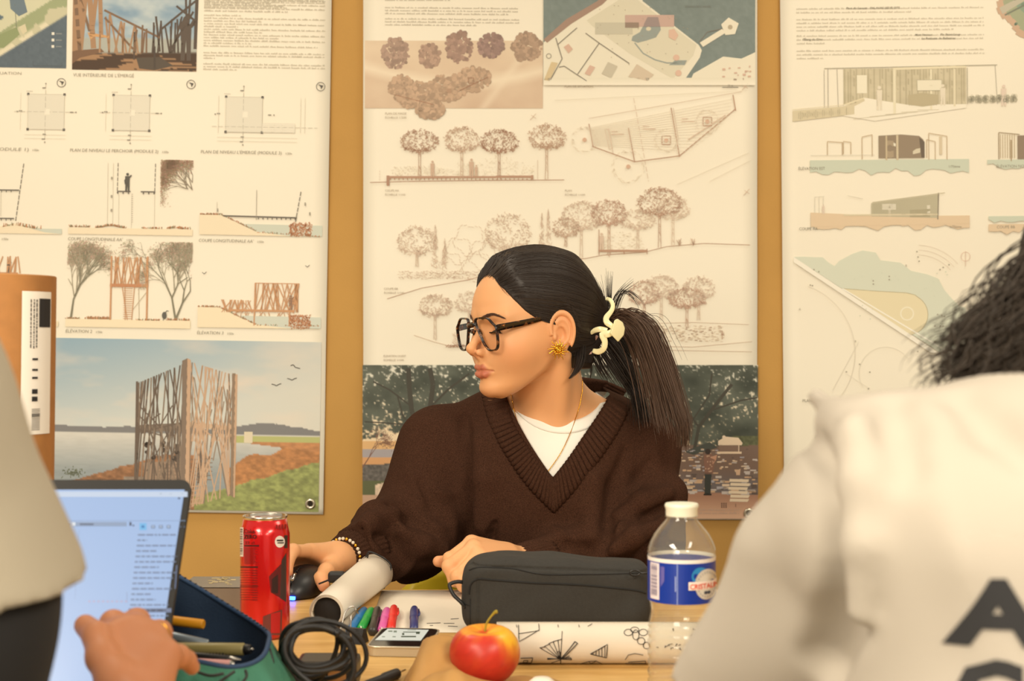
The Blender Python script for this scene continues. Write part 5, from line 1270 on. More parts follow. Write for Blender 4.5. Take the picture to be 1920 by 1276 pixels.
def bundle(name, ctrl, n, spread, r, m, seed, endvar=.15, nseg=16, depthspread=.6):
    q = random.Random(seed); base = [px(*c) for c in ctrl]; mb = MB()
    for i in range(n):
        u = [q.gauss(0, 1) for _ in range(3)]; w_ = [q.gauss(0, .16) for _ in range(3)]; c = []; L = 1-abs(q.gauss(0, endvar))
        for k, p in enumerate(base):
            s_ = spread[k] if hasattr(spread, '__len__') else spread
            c.append(p+Vector(((u[0]+w_[0]*math.sin(k))*s_, (u[1]+w_[1]*math.cos(k))*s_*depthspread, (u[2]*.6+w_[2]*math.sin(k+1))*s_)))
        sp = spline(c, nseg)[:max(5, int(nseg*L))]; rr = r*q.uniform(.6, 1.3); k = len(sp)
        mb.tube(sp, [rr*(1 if j < k*.6 else max(.25, 1-(j/k-.6)*1.8)) for j in range(k)], 4, cap=False)
    o = mb.build(name, m, hair, smooth=True); return o
bundle('ponytail', [(1138, 606, 2.21), (1172, 592, 2.20), (1212, 618, 2.185), (1240, 682, 2.165), (1262, 746, 2.145), (1280, 800, 2.135), (1280, 845, 2.135)], 420, [.005, .008, .008, .008, .0075, .006, .005], .0006, M_hair2, 1, .12, 20)
bundle('ponytail', [(1138, 610, 2.21), (1175, 606, 2.20), (1204, 650, 2.185), (1226, 716, 2.155), (1240, 770, 2.135), (1250, 815, 2.125)], 420, [.005, .008, .008, .009, .010, .011], .0006, M_hair2, 2, .20, 18)
bundle('ponytail', [(1136, 622, 2.215), (1158, 645, 2.215), (1176, 700, 2.22), (1198, 742, 2.215), (1215, 800, 2.17)], 300, [.005, .007, .006, .006, .010], .0007, M_hair, 3, .2, 14)
for k, (c, n, s_) in enumerate(([[(1108, 655, 2.19), (1110, 682, 2.19), (1106, 716, 2.19)], 12, .002], [[(1112, 652, 2.19), (1128, 690, 2.19), (1148, 722, 2.19)], 26, .005], [[(1124, 650, 2.195), (1150, 690, 2.195), (1176, 728, 2.195)], 40, .006], [[(1150, 640, 2.20), (1186, 690, 2.195), (1204, 735, 2.19)], 30, .005])):
    bundle('nape_wisp', c, n, s_, .0006, M_hair, 20+k, .25, 9)
for k, (c, n, s_) in enumerate(([[(1142, 604, 2.205), (1141, 560, 2.20), (1139, 505, 2.20)], 34, [.004, .003, .006]], [[(1146, 600, 2.205), (1156, 555, 2.20), (1190, 525, 2.20)], 18, [.004, .003, .006]], [[(1140, 600, 2.205), (1130, 550, 2.20), (1112, 515, 2.20)], 8, [.004, .003, .008]], [[(1146, 598, 2.205), (1166, 548, 2.20), (1190, 556, 2.20), (1206, 580, 2.20)], 16, [.004, .003, .003, .005]], [[(1150, 600, 2.205), (1215, 590, 2.20), (1250, 640, 2.19), (1270, 690, 2.19)], 14, [.004, .008, .007, .008]])):
    bundle('flyaway_strand', c, n, s_, .0003, M_hair, 40+k, .2, 22)
bundle('loose_lock', [(1090, 640, 2.135), (1088, 672, 2.125), (1080, 694, 2.115), (1064, 713, 2.105)], 80, [.0035, .0035, .0024, .0006], .0004, M_hair, 60, .08, 10)
bundle('temple_wisp', [(925, 515, 2.085), (948, 548, 2.082), (980, 580, 2.082)], 8, [.003, .002, .003], .00012, M_hair, 62, .2, 12)

# ---- things she wears
def ramp_mat(name, stops, scale, rough=.2, detail=3, coat=0.3):
    m = mat(name, (80, 60, 40), rough, coat=coat); nt = m.node_tree; b = nt.nodes['Principled BSDF']
    tc = nt.nodes.new('ShaderNodeTexCoord'); n = nt.nodes.new('ShaderNodeTexNoise'); n.inputs['Scale'].default_value = scale; n.inputs['Detail'].default_value = detail
    r = nt.nodes.new('ShaderNodeValToRGB'); el = r.color_ramp.elements
    for i, (p, c) in enumerate(stops):
        e = el[i] if i < 2 else el.new(p); e.position = p; e.color = lin(c)+(1,)
    nt.links.new(tc.outputs['Object'], n.inputs['Vector']); nt.links.new(n.outputs['Fac'], r.inputs['Fac']); nt.links.new(r.outputs['Color'], b.inputs['Base Color']); return m
def clear_mat(name, tint=(255, 255, 255), k=1.0, rough=.03, haze=0.0):
    """thin clear sheet: lets light through, mirrors more at grazing angles"""
    m = bpy.data.materials.new(name); m.use_nodes = True; nt = m.node_tree; nt.nodes.clear()
    o = nt.nodes.new('ShaderNodeOutputMaterial'); t = nt.nodes.new('ShaderNodeBsdfTransparent'); g = nt.nodes.new('ShaderNodeBsdfGlossy'); f = nt.nodes.new('ShaderNodeLayerWeight'); pw = nt.nodes.new('ShaderNodeMath'); pw.operation = 'POWER'; pw.inputs[1].default_value = 3.5; ma = nt.nodes.new('ShaderNodeMath'); ma.operation = 'MULTIPLY_ADD'; ma.inputs[1].default_value = .75*k; ma.inputs[2].default_value = .05*k; mx = nt.nodes.new('ShaderNodeMixShader')
    t.inputs[0].default_value = lin(tint)+(1,); g.inputs['Roughness'].default_value = rough; f.inputs['Blend'].default_value = .5; nt.links.new(f.outputs['Facing'], pw.inputs[0]); nt.links.new(pw.outputs[0], ma.inputs[0])
    nt.links.new(ma.outputs[0], mx.inputs[0]); nt.links.new(t.outputs[0], mx.inputs[1]); nt.links.new(g.outputs[0], mx.inputs[2])
    out = mx.outputs[0]
    if haze:
        df = nt.nodes.new('ShaderNodeBsdfDiffuse'); df.inputs[0].default_value = (.9, .88, .82, 1); m2 = nt.nodes.new('ShaderNodeMixShader'); m2.inputs[0].default_value = haze
        nt.links.new(out, m2.inputs[1]); nt.links.new(df.outputs[0], m2.inputs[2]); out = m2.outputs[0]
    nt.links.new(out, o.inputs[0]); return m
M_tort = ramp_mat('tortoiseshell', [(0.46, (20, 14, 12)), (0.66, (140, 84, 44)), (0.56, (40, 24, 18)), (0.74, (200, 160, 104))], 150, .18)
M_lens = clear_mat('spectacle_lens', (250, 246, 244), .8)
gl = empty('eyeglasses'); tag(gl, 'large tortoiseshell eyeglasses on the woman’s nose', 'eyeglasses')
OUT = [(-.0225, .0215), (-.008, .0235), (.008, .0225), (.0185, .0150), (.0255, .0100), (.0265, .0030), (.0255, -.0130), (.0215, -.0215), (.0120, -.0245), (.0010, -.0235), (-.0085, -.0150), (-.0160, -.0010), (-.0225, .0120)]
def lens_pt(sg, u, v, n=0.0):
    a = math.radians(7); c = Vector((sg*.0345, -.1010, -.0085)); U = Vector((sg*math.cos(a), math.sin(a), 0)); Vv = Vector((0, -.13, .99)); return Vector(h2w(c+U*u+Vv*v+Vector((0, -1, 0))*n).tolist())
fm = MB()
for sg in (-1, 1):
    o2 = spline([(u, v, 0) for u, v in OUT], 60, True)
    fm.tube([lens_pt(sg, p.x, p.y) for p in o2], .0014, 8, closed=True)
    fm.tube([lens_pt(sg, p.x*1.0, p.y*1.0, -.0022) for p in o2], .0012, 8, closed=True)
fm.tube([lens_pt(-1, -.0215, .0130), Vector(h2w((-.006, -.1065, .0055)).tolist()), Vector(h2w((.006, -.1065, .0055)).tolist()), lens_pt(1, -.0215, .0130)], .0024, 8)
for sg in (-1, 1): fm.tube([lens_pt(sg, -.0165, .004), Vector(h2w((sg*.0105, -.0985, -.003)).tolist()), Vector(h2w((sg*.0112, -.0955, -.010)).tolist())], [.0018, .0026, .0020], 6)
fm.build('frame', M_tort, gl, smooth=True)
for sg in (-1, 1):
    o2 = spline([(u, v, 0) for u, v in OUT], 60, True)
    MB().add([lens_pt(sg, p.x, p.y, -.001) for p in o2], [tuple(range(60))]).build('lens', M_lens, gl)
    tp = [lens_pt(sg, .0262, .0085, -.001), Vector(h2w((sg*.0640, -.0900, .0015)).tolist()), Vector(h2w((sg*.0700, -.050, .0085)).tolist()), Vector(h2w((sg*.0745, -.012, .0170)).tolist()), Vector(h2w((sg*.0755, .010, .0175)).tolist()), Vector(h2w((sg*.0750, .026, .004)).tolist()), Vector(h2w((sg*.072, .034, -.016)).tolist())]
    sp = spline(tp, 34); m_ = MB(); ax = HR @ A3((0, 0, 1)); sx = HR @ A3((1, 0, 0)); g = []
    for i, p in enumerate(sp):
        t = i/33; hh = .0036*(1-t)+.0018; hw = .0015
        if t < .06: hh *= .8
        g.append([p+Vector((ax*a+sx*b).tolist()) for a, b in ((hh, hw), (hh*.9, -hw), (-hh*.9, -hw), (-hh, hw), (hh, hw))])
    m_.sheet(g); m_.build('temple_arm', M_tort, gl, smooth=True)
    M_gold = bpy.data.materials.get('gold') or mat('gold', (226, 168, 52), .22, 1.0)
    c = lens_pt(sg, .030, .0095, -.012); MB().tube([c, c+Vector((HR @ A3((sg*.001, .006, .001))).tolist())], [.0012, .0010], 6).build('hinge_inlay', M_gold, gl, smooth=True)
# sun earring
er = empty('sun_earring'); tag(er, 'golden spiral sun earring on the woman’s ear lobe', 'earring')
ec = px(1047, 655, 2.088); ez = (Vector((0, 0, CZ))+Vector((.06, 0, 0))-ec); ez = Vector((-.03, -1, .06)).normalized(); exx = Vector((0, 0, 1)).cross(ez).normalized(); exx = -exx; ey_ = exx.cross(ez); ey_ = Vector((0, 0, 1))
def E(a, b, c=0.0): return ec+exx*a+ey_*b+ez*c
m_ = MB(); m_.tube([E(.0042*(1-k/60*.85)*math.cos(k/60*13), .0042*(1-k/60*.85)*math.sin(k/60*13), .0012) for k in range(60)], .00085, 6); m_.build('spiral', M_gold, er, smooth=True)
MB().lathe([(.0001, .0004), (.0050, .0002), (.0052, -.0008), (.0001, -.0009)], 24, Matrix((tuple(exx)+(0,), tuple(ey_)+(0,), tuple(ez)+(0,), (0, 0, 0, 1))).transposed() if False else (Matrix.Translation(ec) @ Matrix((exx, ey_, ez)).transposed().to_4x4()), cap=False).build('disc', M_gold, er, smooth=True)
for k in range(15):
    a = 2*math.pi*k/15+.1; L = 0.0130 if k % 2 else .0165; wv = .0009
    MB().tube([E((.0045+(L-.0045)*t)*math.cos(a)-wv*math.sin(t*6)*math.sin(a), (.0045+(L-.0045)*t)*math.sin(a)+wv*math.sin(t*6)*math.cos(a), .0002) for t in np.linspace(0, 1, 7)], [.0011, .0012, .0011, .0010, .0008, .0006, .0003], 6).build('ray', M_gold, er, smooth=True)
# fine chain
fch = lambda P: np.minimum(np.minimum(skin_sdf(P), torso_sdf(P)+.0110), 9)
pn = [(1094, 712), (1093, 738), (1086, 768), (1072, 805), (1052, 845), (1030, 876), (1022, 884), (1012, 866), (985, 822), (968, 785), (960, 752), (958, 738)]
sp = spline([(a, b, 0) for a, b in pn], 90); Hn = shoot_many(fch, [(px(p.x, p.y, 2.16).x, 2.0, px(p.x, p.y, 2.16).z) for p in sp], (0, 1, 0), .4, .0012)
ch = empty('necklace'); tag(ch, 'fine gold chain necklace hanging over the white T-shirt', 'necklace')
MB().tube([Vector(p) for p in Hn.tolist()], .0006, 6).build('chain', M_gold, ch, smooth=True)
# wavy cream claw clip
M_cream = mat('cream_plastic', (232, 224, 176), .3, coat=.4); M_pink = mat('pink_plastic', (206, 168, 160), .35)
cl = empty('hair_clip'); tag(cl, 'cream wavy claw clip holding the woman’s ponytail', 'hair clip')
def strip(pts, wds, th=.0022, axis=(0.25, -1, 0)):
    sp = spline([px(*p) for p in pts], 40); N_ = len(sp); a = Vector(axis).normalized(); g = []
    wl = np.interp(np.linspace(0, 1, N_), np.linspace(0, 1, len(wds)), wds)
    for i, p in enumerate(sp):
        t = (sp[min(i+1, N_-1)]-sp[max(i-1, 0)]).normalized(); s_ = t.cross(a).normalized(); n_ = s_.cross(t).normalized(); row = []
        for k in range(12):
            q = 2*math.pi*k/12; cx_, sy_ = math.cos(q), math.sin(q); cx_ = math.copysign(abs(cx_)**.6, cx_); sy_ = math.copysign(abs(sy_)**.6, sy_); row.append(p+s_*cx_*wl[i]+n_*sy_*th)
        g.append(row+[row[0]])
    m_ = MB().sheet(g); m_.f.append(tuple(range(12))); m_.f.append(tuple((N_-1)*13+k for k in range(12))); return m_
strip([(1138, 560, 2.150), (1145, 563, 2.140), (1149, 573, 2.135), (1146, 583, 2.130), (1137, 595, 2.125), (1138, 604, 2.122), (1148, 612, 2.122), (1150, 620, 2.122), (1140, 626, 2.12), (1130, 627, 2.12), (1134, 640, 2.12), (1132, 653, 2.12), (1122, 659, 2.125), (1112, 657, 2.13)], [.0028, .0032, .0034, .0036, .0046, .0048, .0040, .0048, .0054, .0058, .0046, .0044, .0046, .0034]).build('wavy_jaw', M_cream, cl, smooth=True)
strip([(1138, 620, 2.122), (1126, 617, 2.122), (1116, 619, 2.126), (1108, 624, 2.132)], [.0044, .0044, .0040, .0026]).build('claw_tooth', M_cream, cl, smooth=True)
m_ = MB(); pl = [(1152, 600), (1158, 597), (1168, 604), (1172, 615), (1170, 628), (1159, 641), (1144, 625), (1149, 612)]
n = len(pl); c0 = [px(a, b, 2.116+(a-1150)*.0006) for a, b in pl]; c1 = [p+Vector((0, .006, 0)) for p in c0]
m_.add(c0+c1, [tuple(range(n))[::-1], tuple(range(n, 2*n))]+[(i, (i+1) % n, (i+1) % n+n, i+n) for i in range(n)])
o = m_.build('thumb_plate', M_cream, cl); md = o.modifiers.new('bevel', 'BEVEL'); md.width = .0016; md.segments = 3; o.data.polygons.foreach_set('use_smooth', [True]*len(o.data.polygons))
strip([(1118, 628, 2.145), (1108, 640, 2.15), (1104, 655, 2.152), (1106, 664, 2.152)], [.0040, .0060, .0056, .0030]).build('inner_jaw', M_pink, cl, smooth=True)
# bead bracelet
M_bead = mat('shell_beads', (226, 212, 190), .3, coat=.3)
br_ = empty('bead_bracelet'); tag(br_, 'bracelet of small pale beads on the mouse hand’s wrist', 'bracelet')
wc = Vector((HAND_R['wrist']*.85+RW*.15).tolist()); ax = Vector((HAND_R['wrist']-RW).tolist()).normalized(); u = ax.orthogonal().normalized(); vv = ax.cross(u)
bd = MB()
for k in range(30):
    a = 2*math.pi*k/30; c = wc+(u*math.cos(a)+vv*math.sin(a))*.0275; bd = MB(); bd.lathe([(.0026*math.sin(t), .0026*math.cos(t)) for t in np.linspace(.01, math.pi-.01, 7)], 8, Matrix.Translation(c)); bd.build('bead', M_bead if k % 3 else M_gold, br_, smooth=True)
# ------------------------------------------------------------------ table and yellow chair
TZ = .740
def on_table(x, y, h=0.0):
    """table point (lifted h) that the lens sees at pixel (x, y)"""
    d = (CZ-TZ-h)*F/(y-638); return px(x, y, d)
def wood_mat():
    m = mat('light_maple', (206, 164, 98), .42, spec=.35); nt = m.node_tree; b = nt.nodes['Principled BSDF']
    tc = nt.nodes.new('ShaderNodeTexCoord'); mp = nt.nodes.new('ShaderNodeMapping'); mp.inputs['Scale'].default_value = (3, 26, 26)
    n = nt.nodes.new('ShaderNodeTexNoise'); n.inputs['Scale'].default_value = 2.2; n.inputs['Detail'].default_value = 5; n.inputs['Distortion'].default_value = .6
    r = nt.nodes.new('ShaderNodeValToRGB'); e = r.color_ramp.elements; e[0].position = .32; e[0].color = lin((196, 150, 82))+(1,); e[1].position = .7; e[1].color = lin((222, 182, 114))+(1,)
    nt.links.new(tc.outputs['Object'], mp.inputs[0]); nt.links.new(mp.outputs[0], n.inputs['Vector']); nt.links.new(n.outputs['Fac'], r.inputs[0]); nt.links.new(r.outputs[0], b.inputs['Base Color']); return m
M_wood = wood_mat(); M_black = mat('black_plastic', (24, 24, 25), .38); M_steel = mat('steel', (190, 188, 182), .25, 1.0); M_rub = mat('black_rubber', (30, 30, 31), .5)
tb = empty('work_table'); tag(tb, 'light wooden work table in front of the seated woman', 'table')
MB().box(0, 1.47, TZ-.014, 2.7, 1.10, .028, bev=.003).build('table_top', M_wood, tb)
for x in (-1.25, 1.25):
    for y in (.99, 1.95): MB().box(x, y, (TZ-.028)/2, .05, .05, TZ-.028, bev=.004).build('leg', M_black, tb)
MB().box(0, 1.95, TZ-.06, 2.45, .03, .05).build('apron', M_black, tb)
M_yel = mat('mustard_plastic', (196, 168, 28), .4)
chr_ = empty('shell_chair'); tag(chr_, 'mustard yellow plastic shell chair under the seated woman', 'chair')
g = []
for j in range(15):
    t = j/14; row = []
    for i in range(21):
        u = i/10-1; e = 1-abs(u)**8*.05*(1 if t > .8 else 0); z = .452+(.700-.452)*t; row.append(Vector((TX+.235*u, 2.445+.05*t-.05*u*u, z*e if t > .8 else z)))
    g.append(row)
solid(MB().sheet(g).build('backrest', M_yel, chr_, smooth=True), .008, 0)
g = []
for j in range(13):
    t = j/12; g.append([Vector((TX+.225*(i/8-1), 2.445-.40*t, .436+.012*(i/8-1)**2-.01*math.sin(t*math.pi)-(.012 if t > .95 else 0))) for i in range(17)])
solid(MB().sheet(g).build('seat', M_yel, chr_, smooth=True), .008, 0)
for sx in (-1, 1):
    for y0, y1 in ((2.40, 2.47), (2.10, 2.04)): MB().tube([(TX+sx*.16, y0, .43), (TX+sx*.21, y1, .012), (TX+sx*.21, y1, 0)], .011, 10).build('leg', M_steel, chr_, smooth=True)

# ------------------------------------------------------------------ laptop
lp = empty('laptop'); tag(lp, 'open dark laptop showing a pale blue project window', 'laptop')
M_lap = mat('graphite_laptop', (32, 30, 28), .65); M_key = mat('laptop_key', (34, 34, 36), .5)
TH = math.radians(35.5); HY, HZ = 1.151, TZ+.017; UPV = Vector((0, math.sin(TH), math.cos(TH))); LN = Vector((0, -math.cos(TH), math.sin(TH))); LXR, LW_, LH = -.2925, .362, .2565
def lid(a, b, c=0.0): return Vector((LXR-a, HY, HZ))+UPV*b+LN*c
def lid_px(x, y, c=0.0):
    r = Vector(((x-960)/F, 1, -(y-638)/F)); o = Vector((0, 0, CZ)); p0 = lid(0, 0, c); t = (p0-o).dot(LN)/r.dot(LN); return o+r*t
def rrect(w_, h, r, n=5):
    p = []
    for cx, cy, a0 in ((w_-r, h-r, 0), (r, h-r, 90), (r, r, 180), (w_-r, r, 270)):
        for k in range(n+1): a = math.radians(a0+90*k/n); p.append((cx+r*math.cos(a), cy+r*math.sin(a)))
    return p
Ml = Matrix(((-1, 0, 0, LXR), (0, UPV.y, LN.y, HY), (0, UPV.z, LN.z, HZ), (0, 0, 0, 1)))
MB().prism(rrect(LW_, LH, .010), -.006, 0, Ml).build('lid', M_lap, lp)
bz = .0052
def emis(name, st):
    m = bpy.data.materials.new(name); m.use_nodes = True; nt = m.node_tree; b = nt.nodes['Principled BSDF']; a = nt.nodes.new('ShaderNodeAttribute'); a.attribute_name = 'Col'
    b.inputs['Base Color'].default_value = (.02, .02, .02, 1); b.inputs['Roughness'].default_value = .3; nt.links.new(a.outputs['Color'], b.inputs['Emission Color']); b.inputs['Emission Strength'].default_value = st; return m
M_screen = emis('lit_screen', .56)
SC = MB()
def sq(pts, col, lift):                      # patch of the picture shown on the screen, placed on the lid plane
    SC.add([p+LN*lift for p in pts], [tuple(range(len(pts)))], lin(col))
for i in range(16):
    for j in range(12):
        a0, a1 = bz+(LW_-2*bz)*i/16, bz+(LW_-2*bz)*(i+1)/16; b0, b1 = .016+(LH-.0105-.016)*j/12, .016+(LH-.0105-.016)*(j+1)/12
        SC.add([lid(a0, b0, .0004), lid(a1, b0, .0004), lid(a1, b1, .0004), lid(a0, b1, .0004)], [(0, 1, 2, 3)], lin((172, 200, 242)))
def ui(x0, y0, x1, y1, col, lift=.0009, sl=0.0):
    sq([lid_px(x0, y0), lid_px(x1, y0), lid_px(x1-sl, y1), lid_px(x0-sl, y1)], col, lift)
ui(20, 922, 352, 932, (212, 226, 246)); ui(20, 976, 348, 977, (150, 172, 204)); ui(135, 979, 238, 987, (150, 170, 200)); ui(136, 980, 142, 986, (240, 246, 252), .0012); ui(150, 982, 176, 985, (90, 104, 130), .0012)
ui(129, 981, 133, 985, (50, 60, 84)); ui(243, 979, 247, 986, (70, 84, 110)); ui(249, 984, 252, 987, (70, 84, 110)); ui(262, 981, 275, 994, (120, 196, 246)); ui(266, 986, 271, 990, (30, 110, 180), .0012)
for k in range(3): ui(284+k*14.5, 985, 291+k*14.5, 991, (120, 138, 168)); ui(286+k*14.5, 986.5, 289+k*14.5, 989.5, (206, 222, 244), .0012)
for x in (300, 318, 340): ui(x, 925, x+4, 927, (90, 104, 130))
ui(334, 933, 338, 936, (60, 70, 96)); ui(338, 987, 340, 989, (110, 128, 156)); ui(345, 987, 347, 989, (110, 128, 156))
rnd = random.Random(2)
y = 1002
for k in range(19):
    x0 = 259-(y-1002)*.11; wd = rnd.choice((68, 72, 72, 74, 18, 78, 46, 38)) if k else 72
    if 14 <= k <= 14: ui(x0-2, y-3, x0+78, y+5, (120, 134, 166), .0008)
    X = x0
    while X < x0+wd:
        l = rnd.uniform(4, 14); ui(X, y, min(X+l, x0+wd), y+2.6, (122, 136, 164) if k != 14 else (40, 48, 70), .0012); X += l+2.2
    y += 10.1
ui(128, 1006, 140, 1007.2, (100, 112, 140)); ui(130, 1020, 137, 1023, (40, 44, 60)); ui(134, 1020, 138, 1040, (60, 66, 90), .0009, 2); ui(139, 1006, 140.5, 1040, (120, 132, 160), .0009, 3)
for k in range(9): ui(166+k*8.6, 1126.5, 170+k*8.6, 1129, (206, 180, 204))
for k in range(26): ui(148-k*.3, 995+k*5, 149.2-k*.3, 997+k*5, (150, 164, 194))
ui(331, 1060, 332.5, 1104, (120, 140, 180), .0009, 3); ui(238, 1110, 239, 1130, (150, 164, 194))
SC.build('screen', M_screen, lp, cols=True)
MB().box(LXR-LW_/2, HY-.113, TZ+.0085, LW_, .226, .015, bev=.003).build('base', M_lap, lp)
kb = MB()
for r in range(5):
    for c in range(14): kb.box(LXR-.024-c*.0242, HY-.045-r*.0195, TZ+.0168, .0205, .0165, .002)
kb.build('keyboard', M_key, lp)
MB().box(LXR-LW_/2, HY-.185, TZ+.0162, .11, .06, .0006).build('touchpad', M_key, lp)
MB().tube([lid(.03, -.002, -.003), lid(LW_-.03, -.002, -.003)], .005, 10).build('hinge', M_lap, lp, smooth=True)

# ------------------------------------------------------------------ cardboard tube
tu = empty('cardboard_tube'); tag(tu, 'brown cardboard poster tube with white label behind the laptop', 'tube')
M_kraft = mat('kraft_board', (164, 112, 58), .75, var=(60, .10)); M_white = mat('white_label', (232, 226, 214), .6); M_ink = mat('black_ink', (32, 30, 30), .7)
TC_, TR = px(3, 700, 1.50), .0505; TTOP = 1.093+122/F*1.50
Mt = Matrix.Translation((TC_.x, TC_.y, TZ)) @ Matrix.Rotation(math.radians(.7), 4, 'Y'); HT = TTOP-TZ
MB().lathe([(TR, 0), (TR, HT-.001), (TR-.001, HT), (TR-.003, HT), (TR-.0035, HT-.004), (TR-.0035, .004), (.001, .004)], 56, Mt).build('tube_wall', M_kraft, tu, auto=40)
MB().lathe([(.001, HT-.006), (TR-.0036, HT-.006), (TR-.0036, HT-.001), (TR-.006, HT-.001), (TR-.007, HT-.005)], 48, Mt, cap=False).build('end_cap', M_kraft, tu, smooth=True)
def tub(a, z, r=TR+.0006): return Mt @ Vector((r*math.sin(a), -r*math.cos(a), z))
def tz_(y): return CZ-(y-638)/F*1.47-TZ
A0, A1 = math.radians(37), math.radians(80)
MB().sheet([[tub(A0+(A1-A0)*i/10, tz_(813)+(tz_(545)-tz_(813))*j/8) for i in range(11)] for j in range(9)]).build('label', M_white, tu, smooth=True)
mk = MB()
def tmark(x0, y0, x1, y1):
    def an(x): return math.asin(min(.985, max(-.9, (x-3)/90.0)))
    mk.sheet([[tub(an(x), tz_(y), TR+.0011) for x in (x0, (x0+x1)/2, x1)] for y in (y1, y0)])
tmark(80, 558, 91, 612)
for x in (69, 73, 76.5): 
    yy = 560
    while yy < 650: l = rnd.uniform(2, 8); tmark(x, yy, x+1.3, yy+l); yy += l+1.5
for yy in range(765, 805, 3): tmark(72, yy, 82, yy+rnd.choice((1, 2)))
for yy in (670, 690, 705, 728, 742): tmark(72, yy, 79, yy+rnd.choice((4, 9)))
mk.build('label_print', M_ink, tu)

# ------------------------------------------------------------------ red can
cn = empty('drink_can'); tag(cn, 'tall red drink can with barcode standing beside the mouse', 'can')
M_red = mat('red_lacquer', (206, 20, 22), .22, .35, coat=.5); M_alu = mat('aluminium', (212, 206, 194), .22, 1.0); M_flat = mat('printed_colours', (255, 255, 255), .4, attr='Col')
CC = px(497, 900, 1.695); CR = .0292; CH = .1455
Mc = Matrix.Translation((CC.x, CC.y, TZ))
MB().lathe([(.020, .001), (.0225, .0), (.0275, .006), (CR, .011), (CR, CH-.022), (CR-.0008, CH-.019), (.0255, CH-.004)], 64, Mc).build('can_body', M_red, cn, smooth=True)
MB().lathe([(.0255, CH-.0042), (.0263, CH-.0025), (.0265, CH-.0008), (.0255, CH), (.0243, CH-.001), (.0240, CH-.005), (.0236, CH-.0052), (.001, CH-.0046)], 64, Mc, cap=False).build('can_lid', M_alu, cn, smooth=True)
MB().box(.004, -.002, CH-.0030, .020, .013, .0012, Mc, bev=.0004).build('pull_tab', M_alu, cn)
cp = MB()
def can_pt(x, y, r=CR+.0003): a = math.asin(max(-.995, min(.995, (x-497)/(CR*F/1.672)))); return Mc @ Vector((r*math.sin(a), -r*math.cos(a), CZ-(y-638)/F*(1.695-CR*math.cos(a))-TZ))
def can_poly(pts, col, r=CR+.0003):
    n = 10
    if len(pts) == 4:
        A, B, C_, D = pts
        cp_g = [[can_pt(*(Vector(A)*(1-u)*(1-v)+Vector(B)*u*(1-v)+Vector(C_)*u*v+Vector(D)*(1-u)*v), r) for u in np.linspace(0, 1, n)] for v in (0, .5, 1)]
        b = len(cp.v); cp.sheet(cp_g); cp.c[b:] = [lin(col)]*(len(cp.v)-b)
def crect(x0, y0, x1, y1, col, r=CR+.0003): can_poly([(x0, y0), (x1, y0), (x1, y1), (x0, y1)], col, r)
DR = (120, 10, 14)
crect(452.5, 988, 462, 1043, (226, 214, 204))
for k in range(15): yy = 991+k*3.3; crect(453.5, yy, 460.5, yy+rnd.choice((1, 1.8)), (50, 44, 44), CR+.0006)
for (x0, y0, x1, y1) in ((464, 1021, 494, 1024), (454, 1061, 492, 1064), (453, 1098, 493, 1099)): crect(x0, y0, x1, y1, (70, 12, 14))
for k in range(24):
    yy = 1026+k*1.45 if k < 22 else 1026
    crect(464, yy, 464+rnd.uniform(20, 30), yy+.6, DR)
for k in range(13): yy = 1068+k*4.6; crect(453, yy, 453+rnd.uniform(24, 40), yy+1.0, DR); crect(480, yy, 491, yy+2.0, DR)
def can_text(x, y, t, size, col, bold=0.0, width=None):
    v, f_, wd = text_tris(t, 0, bold); sx = size if width is None else width/wd; b = len(cp.v); cp.v += [tuple(can_pt(x+p[0]*sx, y-p[1]*size, CR+.0006)) for p in v]; cp.c += [lin(col)]*len(v); cp.f += [tuple(b+i for i in q) for q in f_]
can_text(464, 999, 'Coke', 11, (60, 10, 14), .01, 22); can_text(463.5, 1009, 'ZERO', 10.5, (60, 10, 14), .03, 26); can_text(465, 1019, '33 cl', 7, (110, 12, 16), .01, 20)
for k in range(16):
    a0, a1 = 2*math.pi*k/16, 2*math.pi*(k+1)/16; b = len(cp.v); cp.v += [tuple(can_pt(530, 1015, CR+.0004)), tuple(can_pt(530+8*math.cos(a0), 1015+11*math.sin(a0), CR+.0004)), tuple(can_pt(530+8*math.cos(a1), 1015+11*math.sin(a1), CR+.0004))]; cp.c += [lin((226, 218, 208))]*3; cp.f.append((b, b+1, b+2))
crect(525, 1011, 535, 1014, (40, 36, 36), CR+.0008); crect(526, 1016, 536, 1018, (40, 36, 36), CR+.0008); crect(537, 1003, 541.5, 1027, (44, 36, 34))
for k in range(4): crect(524+k*4.4, 983+rnd.uniform(-2, 1), 526.5+k*4.4, 991, (130, 12, 16))
can_poly([(533, 1050), (540, 1036), (540, 1128), (530, 1120)], (60, 44, 42)); can_poly([(512, 1080), (533, 1056), (531, 1120), (515, 1110)], (92, 16, 20)); can_poly([(517, 1085), (527, 1076), (527, 1112), (517, 1110)], (44, 22, 22), CR+.0006)
can_poly([(501, 1155), (534, 1142), (533, 1190), (501, 1190)], (104, 46, 40)); can_poly([(515, 1150), (531, 1146), (530, 1186), (515, 1186)], (170, 18, 22), CR+.0006)
cp.build('printed_label', M_flat, cn, cols=True)
